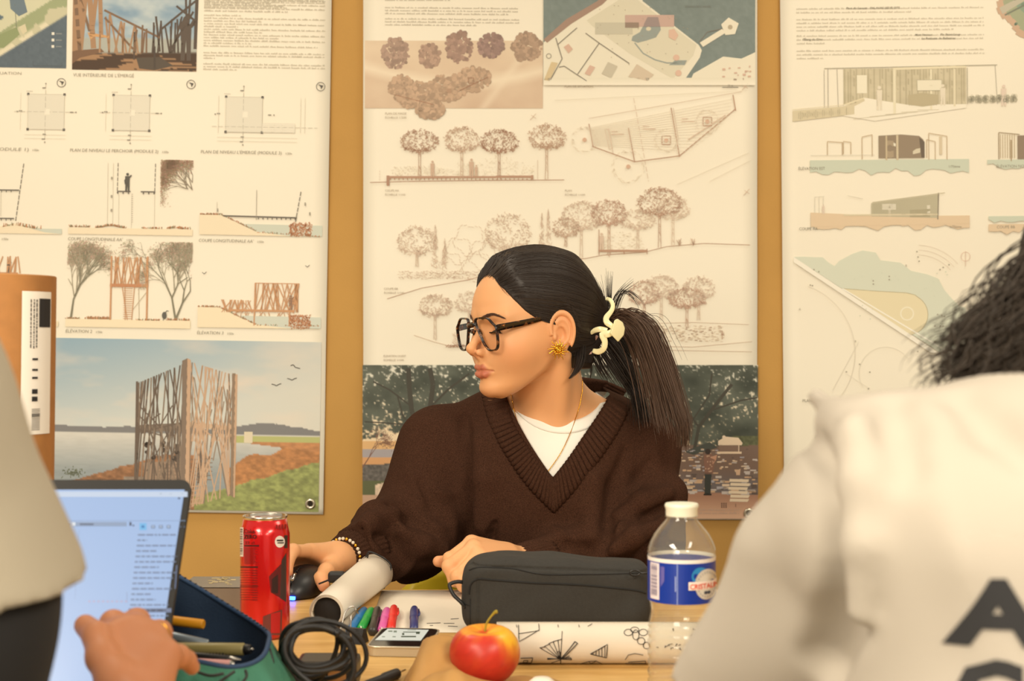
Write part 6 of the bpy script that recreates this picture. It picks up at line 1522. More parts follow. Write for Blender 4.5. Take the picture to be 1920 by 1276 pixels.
# small grey carton behind it
bx = empty('carton'); tag(bx, 'small grey cardboard box printed with pale letters beside the can', 'box')
M_gbox = mat('grey_card', (136, 126, 112), .5, var=(50, .06)); b0, b1 = px(452, 1100, 1.76), px(335, 1100, 1.76)
bzt = CZ-(1100-638)/F*1.76
MB().box((b0.x+b1.x)/2, 1.76+.04, TZ+(bzt-TZ)/2, b0.x-b1.x, .08, bzt-TZ, bev=.0012).build('box_body', M_gbox, bx)
bp = MB()
for k in range(17):
    x, y = rnd.uniform(b1.x+.03, b0.x-.018), rnd.uniform(1.77, 1.83); l = rnd.uniform(.003, .010); bp.box(x, y, bzt+.0003, l, rnd.uniform(.002, .006), .0003, None)
bp.build('box_lettering', mat('pale_foil', (226, 206, 150), .35, .4), bx)
MB().box((b0.x+b1.x)/2, 1.7597, bzt-.0008, b0.x-b1.x-.002, .0006, .0008).build('lid_seam', M_black, bx)
# ------------------------------------------------------------------ teal pencil pouch, left of the cable
M_teal = mat('teal_canvas', (62, 122, 100), .85, bump=(500, .3), var=(40, .10)); M_navy = mat('navy_lining', (26, 48, 74), .85, bump=(500, .2)); M_navyp = mat('navy_piping', (34, 62, 96), .7)
pc = empty('pencil_pouch'); tag(pc, 'open teal fabric pouch with navy lining, full of pens', 'pencil case')
rim = spline([px(300, 1062, 1.44), px(345, 1086, 1.425), px(392, 1114, 1.42), px(440, 1144, 1.41), px(478, 1168, 1.39), px(503, 1188, 1.365), px(503, 1205, 1.335), px(494, 1228, 1.305), px(470, 1244, 1.288), px(430, 1250, 1.278), px(380, 1241, 1.275), px(320, 1228, 1.28), px(262, 1205, 1.31), px(240, 1140, 1.38), px(262, 1080, 1.43)], 72, True)
cen = sum(rim, Vector())/72
g = []; nz = random.Random(6)
for j in range(12):
    t = j/11; row = []
    for i, p in enumerate(rim):
        o = Vector((p.x-cen.x, p.y-cen.y, 0)); L = o.length; o.normalize(); out = .026*math.sin(t*math.pi*.62)+.004*math.sin(i*.9+t*5)*math.sin(t*math.pi)
        z = p.z+(TZ+.002-p.z)*(t**.85)
        if j == 0: out = .001
        row.append(Vector((p.x, p.y, 0))+o*out+Vector((0, 0, z)))
    g.append(row+[row[0]])
m_ = MB().sheet(g, flip=True); m_.f.append(tuple(11*73+k for k in range(72))); o = m_.build('pouch_shell', M_teal, pc, smooth=True); subsurf(o)
g = []
for j in range(9):
    t = j/8; row = []
    for p in rim:
        o = Vector((p.x-cen.x, p.y-cen.y, 0)); row.append(Vector((cen.x, cen.y, 0))+o*(1-.012-.30*t*t)+Vector((0, 0, p.z+(TZ+.012-p.z)*t)))
    g.append(row+[row[0]])
m_ = MB().sheet(g); m_.f.append(tuple(8*73+k for k in range(72))[::-1]); m_.build('lining', M_navy, pc, smooth=True)
MB().tube(rim, .0024, 8, closed=True).build('zip_piping', M_navyp, pc, smooth=True)
zt = MB()
for i in range(0, 22): p = rim[i+2]; zt.box(p.x, p.y, p.z+.0022, .0022, .0022, .0016)
zt.build('zip_teeth', M_black, pc)
for k, (a, b, c) in enumerate((((505, 1215, 1.325), (512, 1245, 1.32), (508, 1275, 1.32)), ((440, 1258, 1.262), (425, 1268, 1.258), (408, 1280, 1.256)), ((460, 1256, 1.266), (462, 1268, 1.262), (452, 1282, 1.26)), ((372, 1260, 1.258), (395, 1266, 1.256), (420, 1262, 1.256)))):
    MB().tube(spline([px(*a), px(*b), px(*c)], 10), .0014, 6).build('printed_stroke', M_rub, pc, smooth=True)
def stick(name, label, cat, a, b, parts, group=None):
    """straight pen from a to b; parts = [(part name, t0, t1, r0, r1, material)]"""
    root = empty(name); tag(root, label, cat, group)
    for nm, t0, t1, r0, r1, m in parts:
        p, q = a.lerp(b, t0), a.lerp(b, t1); L = (q-p).length; e = min(.0012, L*.2); dr = (q-p).normalized()
        MB().tube([p, p+dr*e, q-dr*e, q], [r0*.86, r0, r1, r1*.86], 18).build(nm, m, root, smooth=False, auto=50) if False else MB().tube([p, p+dr*e, q-dr*e, q], [r0*.86, r0, r1, r1*.86], 18).build(nm, m, root, auto=50)
    return root
M_olive = mat('olive_barrel', (140, 128, 80), .4); M_orange = mat('orange_barrel', (206, 140, 20), .45); M_silver = mat('silver_grey_barrel', (128, 138, 146), .3, .5); M_pinkp = mat('pink_eraser', (206, 150, 146), .6)
PG = 'pens inside the teal pouch'
pen = stick('marker_pen', 'olive green marker with black tip lying in the teal pouch', 'pen', px(300, 1215, 1.345), px(476, 1217, 1.325), [('barrel', 0, .90, .0060, .0060, M_olive), ('nib_collar', .90, .97, .0050, .0045, M_black), ('nib', .965, 1.0, .0016, .0012, M_steel)], PG)
pr = MB()
for k in range(9): p = px(384+k*6, 1223, 1.331); pr.box(p.x, p.y-.0052, p.z, .0016, .0004, .002)
pr.build('barrel_print', M_ink, pen)
stick('ballpoint_pen', 'silver grey pen under the olive marker in the teal pouch', 'pen', px(300, 1188, 1.365), px(390, 1208, 1.36), [('barrel', 0, 1, .0052, .0050, M_silver)], PG)
stick('ballpoint_pen', 'thin black pen along the front of the teal pouch', 'pen', px(300, 1222, 1.312), px(452, 1237, 1.300), [('barrel', 0, .86, .0032, .0032, M_black), ('metal_tip', .86, 1, .0030, .0012, M_steel)], PG)
stick('pencil', 'yellow orange pencil inside the teal pouch, against the laptop', 'pencil', px(300, 1160, 1.395), px(382, 1170, 1.385), [('barrel', 0, 1, .0050, .0048, M_orange)], PG)
stick('eraser_stick', 'pale pink stick at the front rim of the teal pouch', 'eraser', px(355, 1240, 1.298), px(440, 1244, 1.296), [('stick', 0, .9, .0036, .0034, M_pinkp), ('metal_clip', .88, 1, .0030, .0016, M_steel)], PG)

# ------------------------------------------------------------------ mouse under her right hand
mo = empty('computer_mouse'); tag(mo, 'black computer mouse glowing blue under the woman’s hand', 'mouse')
MC = Vector((on_table(574, 1106).x, 1.980, TZ)); ang = math.radians(-12)
RMn = np.array(Matrix.Rotation(ang, 3, 'Z'))
def mouse_sdf(P):
    q = (P-A3(MC)) @ A3(RMn); d = s_ell(q, (0, .004, .006), (.034, .058, .034)); d = smax(d, -(q[:, 2]-.0015), .004); d = smax(d, np.abs(q[:, 0])-.031, .008)
    d = smax(d, -s_ell(q, (.045, 0, .012), (.016, .04, .012)), .006)
    gr = np.where((q[:, 1] < -.006), np.abs(q[:, 0])-.0006, 1); return smax(d, -np.maximum(gr, .018-q[:, 2]), .0006)
v, f = nets(mouse_sdf, np.array(MC)-(.06, .08, .01), np.array(MC)+(.06, .08, .06), .0012)
mesh_obj('mouse_body', v, f, M_black, mo, smooth=True)
Mm = Matrix.Translation(MC) @ Matrix.Rotation(ang, 4, 'Z')
MB().lathe([(.006, -.003), (.0085, -.0025), (.0088, 0), (.0085, .0025), (.006, .003)], 24, Mm @ Matrix.Translation((0, -.034, .0265)) @ Matrix.Rotation(math.pi/2, 4, 'Y')).build('scroll_wheel', M_steel, mo, smooth=True)
MB().box(0, -.004, .0385, .005, .010, .002, Mm, bev=.0008).build('top_button', M_rub, mo)
M_led = mat('blue_light', (20, 60, 255), .3, emit=((30, 70, 255), 16)); MB().box(.003, -.0560, .0045, .013, .005, .0045, Mm, bev=.001).build('blue_light', M_led, mo)
MB().tube(spline([Mm @ Vector((0, -.054, .008)), Mm @ Vector((-.01, -.075, .004)), Mm @ Vector((-.05, -.10, .003)), Mm @ Vector((-.16, -.05, .003))], 20), .0018, 8).build('cord', M_rub, mo, smooth=True)

# ------------------------------------------------------------------ white paper roll with elastic, small clip, pens
M_sheet = mat('white_paper', (220, 210, 192), .7); M_rollshade = mat('roll_inside_shade', (24, 20, 17), .9)
rl = empty('paper_roll'); tag(rl, 'plain white paper roll pointing at the mouse hand', 'paper roll')
ra, rb = Vector((on_table(617, 1170).x, 1.742, TZ+.0205)), Vector((on_table(702, 1106).x, 2.005, TZ+.0255)); dr = (rb-ra); L = dr.length; dr.normalize()
Mr = Matrix.Translation(ra) @ dr.to_track_quat('Z', 'Y').to_matrix().to_4x4()
sp_ = []
for k in range(150):
    a = k/150*2*math.pi*2.6; rr = .0182+.0036*k/150; sp_.append((rr*math.cos(a), rr*math.sin(a)))
MB().lathe([(.0168, .006), (.0210, L)], 32, Mr).build('inner_shade_plug', M_rollshade, rl, smooth=True)  # added dark plug: the shade inside the roll is put into its colour
sp_g = [[Mr @ Vector((x*s_, y*s_, z)) for x, y in sp_] for z, s_ in ((0, 1), (L*.25, 1.06), (L*.5, 1.12), (L*.75, 1.18), (L, 1.24))]
solid(MB().sheet(sp_g).build('rolled_sheet', M_sheet, rl, smooth=True), .0006, 0)
ek = empty('elastic_cord'); tag(ek, 'black elastic cord with toggle looped around the white paper roll', 'cord')
MB().tube(spline([px(598, 1094, 1.905), px(618, 1086, 1.90), px(640, 1077, 1.905), px(662, 1063, 1.94), px(684, 1046, 1.985), (rb+Vector((0, 0, .033))-dr*.02), (rb+Vector((.026, 0, .014))-dr*.012), px(722, 1090, 1.99), px(720, 1102, 2.0)], 50), .0012, 8).build('cord', M_rub, ek, smooth=True)
MB().tube(spline([px(640, 1080, 1.907), px(664, 1066, 1.94), px(686, 1050, 1.975), (rb+Vector((0, 0, .0335))-dr*.035)], 24), .0010, 8).build('cord', M_rub, ek, smooth=True)
tg = px(631, 1081, 1.900); v, f = nets(lambda P: s_box(P, tg, (.011, .008, .0075), r=.004), np.array(tg)-.02, np.array(tg)+.02, .0014); mesh_obj('toggle', v, f, M_rub, ek, smooth=True)
PENS = [('grey', (150, 140, 124), (644, 1180), (664, 1144), 'grey felt pen lying closest to the white paper roll'), ('blue', (20, 110, 170), (656, 1184), (684, 1141), 'blue felt pen between the grey and the green one'), ('green', (20, 150, 60), (677, 1178), (697, 1142), 'green felt pen with a white cross on its end'),
        ('black', (48, 44, 40), (698, 1184), (708, 1140), 'black felt pen between the green and the pink one'), ('pink', (206, 90, 160), (716, 1180), (726, 1142), 'pink felt pen with a white cross on its end'), ('red', (214, 40, 34), (733, 1180), (739, 1137), 'red felt pen at the end of the row beside the paper'), ('navy', (38, 48, 110), (776, 1180), (777, 1139), 'navy blue felt pen lying apart on the white sheet')]
for nm, c, n_, f_, lab in PENS:
    m = mat(nm+'_pen_plastic', c, .35); r = .0052; hz = .0008 if nm in ('red', 'navy', 'pink') else 0.0
    a, b = on_table(n_[0], n_[1], r+hz), on_table(f_[0], f_[1], r+hz); root = empty('felt_pen'); tag(root, lab, 'pen', 'felt pens in a row'); d_ = (b-a).normalized()
    MB().tube([a, a+d_*.001, a.lerp(b, .5)], [r*.8, r, r], 20).build('barrel', m, root, auto=50)
    MB().tube([a.lerp(b, .48), a.lerp(b, .49), a.lerp(b, .82), a.lerp(b, .94), a.lerp(b, .985), b], [r*1.0, r*1.10, r*1.10, r*.92, r*.62, r*.3], 20).build('cap', m, root, auto=50)
    sd = Vector((1, 0, 0)); MB().tube([a.lerp(b, .56)+sd*r*1.15+Vector((0, 0, .002)), a.lerp(b, .66)+sd*(r*1.3)+Vector((0, 0, .002)), a.lerp(b, .90)+sd*r*1.1+Vector((0, 0, .001))], [.0010, .0014, .0008], 8).build('cap_clip', m, root, smooth=True)
    if nm in ('green', 'pink'):
        M_wt = bpy.data.materials.get('white_mark') or mat('white_mark', (240, 238, 230), .5); k = MB(); k.box(a.x, a.y-.0006, a.z, .0062, .0005, .0014); k.box(a.x, a.y-.0006, a.z, .0014, .0005, .0062); k.build('end_cross', M_wt, root)
bc = empty('binder_clip'); tag(bc, 'black binder clip with wire handles in front of the pens', 'clip')
p0 = on_table(667, 1206, 0); w_ = .0225
MB().prism([(-.010, 0), (.010, 0), (.0025, .0165), (-.0025, .0165)], -w_/2, w_/2, Matrix.Translation(p0+Vector((0, .006, .0005))) @ Matrix.Rotation(math.radians(-24), 4, 'Z') @ Matrix.Rotation(math.pi/2, 4, 'Y') @ Matrix.Rotation(math.pi/2, 4, 'Z')).build('clip_body', M_black, bc)
MB().tube(spline([px(641, 1172, 1.63), px(646, 1150, 1.645), px(654, 1139, 1.655), px(664, 1137, 1.655), px(668, 1146, 1.65)], 18), .0009, 6).build('wire_handle', M_steel, bc, smooth=True)
MB().tube(spline([px(636, 1186, 1.62), px(641, 1172, 1.63)], 4), .0009, 6).build('wire_handle', M_steel, bc, smooth=True)
MB().tube([px(658, 1199, 1.595), px(657.5, 1176, 1.60), px(658, 1155, 1.61), px(669, 1143, 1.63), px(672, 1150, 1.63)], .0010, 6).build('wire_handle', M_steel, bc, smooth=True)
# loose sheet under the pens
ls = empty('paper_sheet'); tag(ls, 'white sheet of paper lying under the navy pen', 'paper')
c4 = [on_table(716, 1107), on_table(905, 1107), on_table(915, 1186), on_table(690, 1186)]
g = [[(c4[0]*(1-u)+c4[1]*u)*(1-t)+(c4[3]*(1-u)+c4[2]*u)*t+Vector((0, 0, .0006)) for u in np.linspace(0, 1, 8)] for t in np.linspace(0, 1, 6)]
solid(MB().sheet(g).build('sheet', M_sheet, ls, smooth=True), .0003, 0)
k = MB()
for (x0, y0, x1, y1) in ((800, 1168, 826, 1167), (832, 1168, 852, 1168), (840, 1173, 858, 1174), (806, 1172, 812, 1172), (845, 1160, 860, 1159)): k.tube([on_table(x0, y0, .0011), on_table(x1, y1, .0011)], .0004, 5)
k.build('ink_lines', M_ink, ls)

# ------------------------------------------------------------------ phone in a clear case
ph = empty('phone'); tag(ph, 'silver phone in a clear case showing a pale screen', 'phone')
zt = .0120; q4 = [on_table(688, 1210, zt), on_table(802, 1212, zt), on_table(831, 1177, zt), on_table(722, 1176, zt)]
ex_ = (q4[1]-q4[0]); ey2 = (q4[3]-q4[0]); PWd = ex_.length; PLn = ey2.length; ex_.normalize(); ey2 = (ey2-ex_*ey2.dot(ex_)).normalized()
Mp = Matrix.Translation((q4[0].x, q4[0].y, TZ)) @ Matrix((ex_, ey2, Vector((0, 0, 1)))).transposed().to_4x4()
def rrp(w_, h, r, dx=0, dy=0): return [(x+dx, y+dy) for x, y in rrect(w_, h, r)]
M_case = mat('silver_case', (206, 196, 176), .25, .55); M_glass = mat('black_glass', (18, 18, 20), .08)
MB().prism(rrp(PWd, PLn, .010), .0006, zt-.0022, Mp).build('case', M_case, ph); MB().prism(rrp(PWd-.003, PLn-.003, .009, .0015, .0015), zt-.003, zt, Mp).build('glass_front', M_glass, ph)
MB().tube([Mp @ Vector((x, y, zt-.0012)) for x, y in rrp(PWd, PLn, .010)], .0013, 8, closed=True).build('case_rim', M_case, ph, smooth=True)
def php(x, y): return on_table(x, y, zt+.0003)
s_ = MB(); s_.add([php(703, 1199), php(789, 1200), php(804, 1180), php(727, 1178)], [(0, 1, 2, 3)], lin((232, 232, 214)))
b = len(s_.v)
for (x0, y0, x1, y1, c) in ((752, 1194, 780, 1191.5, (50, 70, 50)), (754, 1190, 758, 1186, (50, 70, 50)), (780, 1188, 787, 1184, (50, 70, 50)), (756, 1185, 788, 1183.5, (50, 70, 50)), (728, 1184, 736, 1181.5, (120, 130, 110)), (738, 1185, 744, 1181.5, (120, 130, 110)), (716, 1194, 722, 1192, (130, 140, 120)), (736, 1194, 742, 1192, (130, 140, 120)), (764, 1181, 780, 1180, (120, 130, 110))): s_.add([on_table(x0, y0, zt+.0006), on_table(x1, y0, zt+.0006), on_table(x1, y1, zt+.0006), on_table(x0, y1, zt+.0006)], [(0, 1, 2, 3)], lin(c))
s_.build('screen', emis('phone_screen', .55), ph, cols=True)

# ------------------------------------------------------------------ coiled cable, charger, plug
cb = empty('cable_coil'); tag(cb, 'thick black cable wound into loops in front of the binder clip', 'cable')
q = random.Random(14); pts = []
cx0, cz0 = 588, 1218; T_ = 8
for k in range(T_*16):
    a = 2*math.pi*k/16+.6; lo_ = k/(T_*16); rx = 84-36*abs(math.sin(lo_*9.0))-12*math.sin(k*.37); rz = 70-34*abs(math.sin(lo_*7.0+.6)); d_ = 1.345+.05*lo_+.012*math.sin(a+lo_*5)
    pts.append(px(cx0+8*math.sin(lo_*21)+rx*math.cos(a), min(cz0+8*math.cos(lo_*17)-rz*math.sin(a), 638+(CZ-TZ-.004)*F/d_), d_))
MB().tube(spline(pts, len(pts)*3), .0024, 10).build('coiled_cable', M_rub, cb, smooth=True)
MB().tube(spline([px(612, 1300, 1.33), px(560, 1262, 1.33), px(534, 1222, 1.33), px(548, 1185, 1.335), px(600, 1175, 1.335), px(648, 1200, 1.34), px(664, 1250, 1.34), px(650, 1290, 1.34)], 40), .0026, 10).build('outer_loop', M_rub, cb, smooth=True)
for a, b in (((628, 1182, 1.322), (636, 1190, 1.322)),): MB().tube([px(*a), px(*b)], .0036, 10).build('tie', M_black, cb, smooth=True)
cg = empty('charger_brick'); tag(cg, 'black power adapter lying behind the coiled cable', 'charger')
c = px(612, 1262, 1.435); MB().box(c.x, 1.45, TZ+.0155, .062, .05, .030, bev=.005).build('adapter_case', M_black, cg); MB().box(c.x+.012, 1.4245, TZ+.016, .018, .0006, .012).build('rating_label', M_kraft, cg)
pg = empty('cable_plug'); tag(pg, 'black cable end with thin metal tip beside the brown paper bag', 'plug')
a, b, c = px(684, 1288, 1.425), px(745, 1261, 1.43), px(762, 1254, 1.432); a.z = max(a.z, TZ+.006); b.z = max(b.z, TZ+.0055)
a = on_table(684, 1284, .006); b = on_table(744, 1262, .0055); c = on_table(760, 1255, .0055)
MB().tube([a, a.lerp(b, .1), a.lerp(b, .55), a.lerp(b, .6), b], [.004, .0045, .0045, .0056, .0056], 14).build('plug_grip', M_rub, pg, auto=50); MB().tube([b, c], [.0011, .0009], 8).build('metal_tip', M_steel, pg, smooth=True)
MB().tube(spline([a, a+Vector((-.02, -.03, 0)), a+Vector((-.05, -.05, -.002))], 10), .0028, 8).build('cable', M_rub, pg, smooth=True)

# ------------------------------------------------------------------ brown paper bag and apple
M_bag = mat('brown_kraft_paper', (180, 134, 72), .6, var=(30, .08), bump=(60, .25))
bgp = empty('paper_bag'); tag(bgp, 'crumpled brown paper bag under the apple', 'paper bag')
def bag_pt(u, v):
    x = 774+(1130-774)*u-60*(1-u)*(v); d_ = 1.535-.27*v-.10*u*(1-v); X = (x-960)/F*d_
    n1 = math.sin(u*13+v*4)*math.sin(v*9-u*5); n2 = abs(math.sin(u*7.3-v*6.1+1))
    z = .0025+.033*math.exp(-((u-.17)/.15)**4-((v-.20)/.26)**4)+.030*math.exp(-((u-.30)/.16)**2-((v-.62)/.16)**2)+.018*math.exp(-((u-.72)/.14)**2-((v-.55)/.2)**2)+.004*n1+.005*n2+.005*abs(math.sin(u*17+v*8+.6*math.sin(v*13)))
    e = min(u, 1-u, v, 1-v)*14; z *= min(1, .25+e*.75)
    return Vector((X, d_, TZ+max(z, .0012)))
g = [[bag_pt(i/44, j/34) for i in range(45)] for j in range(35)]
o = solid(MB().sheet(g, flip=True).build('bag_front', M_bag, bgp, smooth=True), .0004, 0)
g = []
for j in range(9):
    t = j/8; g.append([bag_pt(.02+.3*i/16, .02+.02*math.sin(i))+Vector((.012*t+.003*math.sin(i*1.3), -.012*math.sin(t*2.6), .016*math.sin(t*2.4)*(1-abs(i/8-1)**3))) for i in range(17)])
solid(MB().sheet(g).build('bag_fold', M_bag, bgp, smooth=True), .0004, 0)
ap = empty('apple'); tag(ap, 'red and yellow apple resting on the brown paper bag', 'apple')
AC = px(909, 1226, 1.43); AR = .0355
pr_ = []
for k in range(30):
    t = math.pi*k/29; r = math.sin(t)*(1+.08*math.cos(t)); z = math.cos(t)*.92; dip = .30*math.exp(-(t/.42)**2)+.16*math.exp(-((math.pi-t)/.4)**2)*-1
    pr_.append((max(r, .004), z-dip))
pr_ = pr_[::-1]; m_ = MB().lathe([(r*AR, z*AR) for r, z in pr_], 48, Matrix.Translation(AC) @ Matrix.Rotation(math.radians(5), 4, 'X'))
V_ = np.array([tuple(v) for v in m_.v]); q_ = (V_-np.array(AC))/AR
az = np.arctan2(q_[:, 0], -q_[:, 1]); nn = fbm(az*6+20, q_[:, 2]*1.2+9, 3); red = np.clip(1.18-.85*np.clip(q_[:, 2]-.35, 0, 1)*1.6-1.5*np.exp(-((az-1.15)/.5)**2)*np.clip(q_[:, 2]+.45, 0, 1)+(nn-.5)*.9, 0, 1); red = np.where(q_[:, 2] > .66, red*.35, red)
ca = lin_np(mixc(const(az, (226, 170, 40)), (188, 50, 34), red)); ca *= (.9+.25*fbm(az*30+50, q_[:, 2]*24+50, 8, 2))[:, None]
mesh_obj('apple_flesh', m_.v, m_.f, mat('apple_skin', (200, 40, 20), .36, attr='Col', spec=.4), ap, smooth=True, cols=ca)
st0 = AC+Vector((.0, .002, AR*.60)); MB().tube(spline([st0, st0+Vector((.002, 0, .010)), st0+Vector((.009, 0, .0195)), st0+Vector((.0125, -.001, .0215))], 12), [.0011]*7+[.0013, .0016, .002, .0021, .0016], 8).build('stem', mat('apple_stem', (150, 130, 30), .6), ap, smooth=True)
eg = empty('egg'); tag(eg, 'small white rounded lid at the bottom edge beside the apple', 'lid'); eg.name = 'white_lid'
v_c = px(1016, 1292, 1.385); MB().lathe([(.001, .0125), (.008, .0115), (.0125, .008), (.0145, .002), (.0148, -.008), (.0140, -.010)], 28, Matrix.Translation(v_c)).build('lid_dome', mat('white_plastic', (236, 226, 210), .35), eg, smooth=True); MB().lathe([(.0140, -.0105), (.0156, -.0100), (.0158, -.0085), (.0148, -.0078)], 28, Matrix.Translation(v_c), cap=False).build('lid_rim', bpy.data.materials['white_plastic'], eg, smooth=True)

# ------------------------------------------------------------------ rolled drawing
rd = empty('paper_roll'); tag(rd, 'white paper roll with black line sketches in front of the black case', 'paper roll')
RY, RR = 1.556, .0222; RZ = TZ+RR+.0004; x0_, x1_ = (931-960)/F*(RY-.01), .232
sp_ = [((RR-.0022+.0022*k/120)*math.cos(k/120*2*math.pi*2.2), (RR-.0022+.0022*k/120)*math.sin(k/120*2*math.pi*2.2)) for k in range(121)]
solid(MB().sheet([[Vector((x, RY+a, RZ+b)) for a, b in sp_] for x in np.linspace(x0_, x1_, 4)]).build('rolled_sheet', M_sheet, rd, smooth=True), .0005, 0)
def rp(x, y):
    s_ = max(-.985, min(.985, (1207-y)/38.5)); b = math.asin(s_); dd = RY-(RR+.0006)*math.cos(b); return Vector(((x-960)/F*dd, dd, RZ+(RR+.0006)*math.sin(b)))
dk = MB()
def rline(pts, w_=.00036): dk.tube([rp(*p) for p in spline([(a, b, 0) for a, b in pts], max(4, len(pts)*4)) for p in ((p.x, p.y),)] if False else [rp(p.x, p.y) for p in (lambda P_: [P_[i].lerp(P_[i+1], t) for i in range(len(P_)-1) for t in (0, .25, .5, .75)]+[P_[-1]])([Vector((a, b, 0)) for a, b in pts])], w_, 5)
rline([(972, 1171), (973, 1197), (1011, 1178), (1010, 1170)]); rline([(973, 1184), (1011, 1179)]); 
hub = (1051, 1231)
for a in ((1012, 1208), (1021, 1205), (1029, 1200), (1037, 1197), (1046, 1194), (1054, 1180)): rline([hub, a])
rline([(1012, 1208), (1022, 1206)]); rline([(1021, 1205), (1031, 1201)]); rline([(1029, 1200), (1039, 1197)]); rline([(1037, 1197), (1054, 1193)]); rline([hub, (1078, 1197), (1083, 1200), (1053, 1231)], .0005); rline([(1026, 1229), (1072, 1232), (1070, 1228), (1026, 1231)], .0005); rline([(1034, 1240), (1068, 1224)]); rline([(1051, 1216), (1051, 1242)], .0005); rline([(1044, 1218), (1048, 1214), (1050, 1222), (1044, 1228)])
rline([(1107, 1220), (1139, 1202), (1137, 1228), (1107, 1220)], .00045)
for k in range(5): x = 1112+k*5.5; rline([(x, 1217-k*3), (x, 1221+k*1.5)])
for cx, cy, rx, ry in ((1178, 1182, 8, 5), (1192, 1186, 6, 8), (1202, 1196, 7, 6), (1206, 1182, 8, 5), (1190, 1178, 8, 4), (1212, 1204, 6, 6)): rline([(cx+rx*math.cos(a), cy+ry*math.sin(a)) for a in np.linspace(0, 6.3, 14)])
rline([(976, 1229), (999, 1228), (996, 1240), (974, 1240)], .0005); rline([(982, 1234), (990, 1234), (988, 1239), (981, 1239), (982, 1234)]); rline([(1088, 1243), (1104, 1236), (1118, 1235), (1128, 1242)]); rline([(1104, 1236), (1108, 1242), (1118, 1235)]); rline([(1172, 1232), (1178, 1222), (1190, 1219), (1206, 1222)]); rline([(1178, 1238), (1210, 1235), (1211, 1241), (1172, 1242)]); rline([(1102, 1173), (1110, 1170)])
for x in (968, 1046, 1085): rline([(x, 1171), (x+1, 1174)])
for k in range(24): x = 1230+rnd.uniform(0, 110); y = rnd.uniform(1175, 1240); rline([(x, y), (x+rnd.uniform(-6, 6), y+rnd.uniform(-5, 5)), (x+rnd.uniform(-6, 6), y+rnd.uniform(-5, 5))])
dk.build('line_sketches', M_ink, rd, smooth=True)

# ------------------------------------------------------------------ black pencil case
kc = empty('pencil_case'); tag(kc, 'black canvas pencil case lying behind the sketched paper roll', 'pencil case')
M_canvas = mat('charcoal_canvas', (46, 44, 40), .85, bump=(900, .35), var=(300, .12)); M_seam = mat('black_seam', (20, 19, 18), .8)
KX0, KX1, KY = (866-960)/F*1.70, (1222-960)/F*1.70, 1.735
kc_c = np.array(((KX0+KX1)/2, KY, TZ+.0465)); KH = np.array(((KX1-KX0)/2, .036, .0465))
def case_sdf(P):
    t = (P[:, 0]-KX0)/(KX1-KX0); q = P.copy(); q[:, 2] = TZ+(P[:, 2]-TZ)/(1.03-.11*np.clip(t, 0, 1)); d = s_box(q, kc_c, KH, r=.022)
    d = smax(d, -s_box(P, (KX0-.012, KY, TZ+.11), (.03, .1, .03), rotm('Y', -34)), .02)
    d = d-.0022*noise3(P, 60, 4)-.0010*noise3(P, 150, 8)
    zc = TZ+.083-.008*t
    d = d+.0020*np.exp(-((P[:, 2]-zc+.0)/.0016)**2)*(P[:, 1] < KY-.01)      # seam below the zip
    d = d+.0022*np.exp(-(((P[:, 0]-KX0-.019)/.0014)**2))*(P[:, 2] < TZ+.068)*(P[:, 1] < KY)
    return smax(d, TZ+.0006-P[:, 2], .004)
v, f = nets(case_sdf, kc_c-KH-.012, kc_c+KH+.014, .0014); mesh_obj('case_body', v, f, M_canvas, kc, smooth=True)
def case_line(pts, r, nm, m, off=.0002):
    sp = spline([(a, b, 0) for a, b in pts], 60); H = shoot_many(case_sdf, [(px(p.x, p.y, 1.71).x, 1.60, px(p.x, p.y, 1.71).z) for p in sp], (0, 1, 0), .2, off); MB().tube([Vector(h) for h in H.tolist()], r, 6).build(nm, m, kc, smooth=True)
case_line([(880, 1112), (884, 1092), (898, 1083), (930, 1085), (1000, 1090), (1090, 1094), (1180, 1102), (1210, 1110)], .0011, 'front_seam', M_seam); case_line([(880, 1068), (900, 1062), (960, 1064), (1020, 1074), (1100, 1074), (1205, 1072)], .0009, 'zip', M_seam); case_line([(866, 1130), (883, 1133)], .0008, 'side_tab_seam', M_seam); case_line([(882, 1120), (882, 1150), (881, 1185)], .0007, 'side_seam', M_seam)
zp = px(1190, 1073, 1.695); MB().tube([zp+Vector((.006*math.cos(a), -.002, .0032*math.sin(a))) for a in np.linspace(0, 2*math.pi, 16, endpoint=False)], .0011, 6, closed=True).build('zip_pull', M_black, kc, smooth=True)
MB().tube([zp+Vector((.006, -.0015, 0)), zp+Vector((.016, -.001, -.001))], .0012, 6).build('zip_slider', M_black, kc, smooth=True)
hl = spline([px(868, 1091, 1.725), px(858, 1090, 1.722), px(846, 1093, 1.718), px(843, 1098, 1.715), px(850, 1114, 1.712), px(864, 1128, 1.71), px(872, 1138, 1.712)], 30); MB().tube(hl, .0024, 8, flat=((0, 1, 0), 1.6)).build('handle_loop', M_rub, kc, smooth=True)

# ------------------------------------------------------------------ water bottle
bt = empty('water_bottle'); tag(bt, 'clear plastic water bottle with a blue label and cream cap', 'bottle')
BX, BY = (1278-960)/F*1.365, 1.365
def bz_(y): return CZ-(y-638)/F*1.365-TZ
M_pet = clear_mat('clear_plastic', (250, 250, 246), 1.25, .04, .06)
prof = [(.020, .001), (.026, .0), (.0300, .004), (.0318, .010)]
zz = .014
while zz < bz_(1178):
    prof += [(.0322, zz), (.0326, zz+.0035), (.0308, zz+.0070)]; zz += .0095
prof += [(.0322, bz_(1172)), (.0312, bz_(1160)), (.0296, bz_(1145)), (.0304, bz_(1128)), (.0322, bz_(1121)), (.0322, bz_(1040)), (.0326, bz_(1034)), (.0322, bz_(1026)), (.0300, bz_(1014)), (.0262, bz_(1000)), (.0205, bz_(986)), (.0160, bz_(976)), (.0142, bz_(970)), (.0140, bz_(958))]
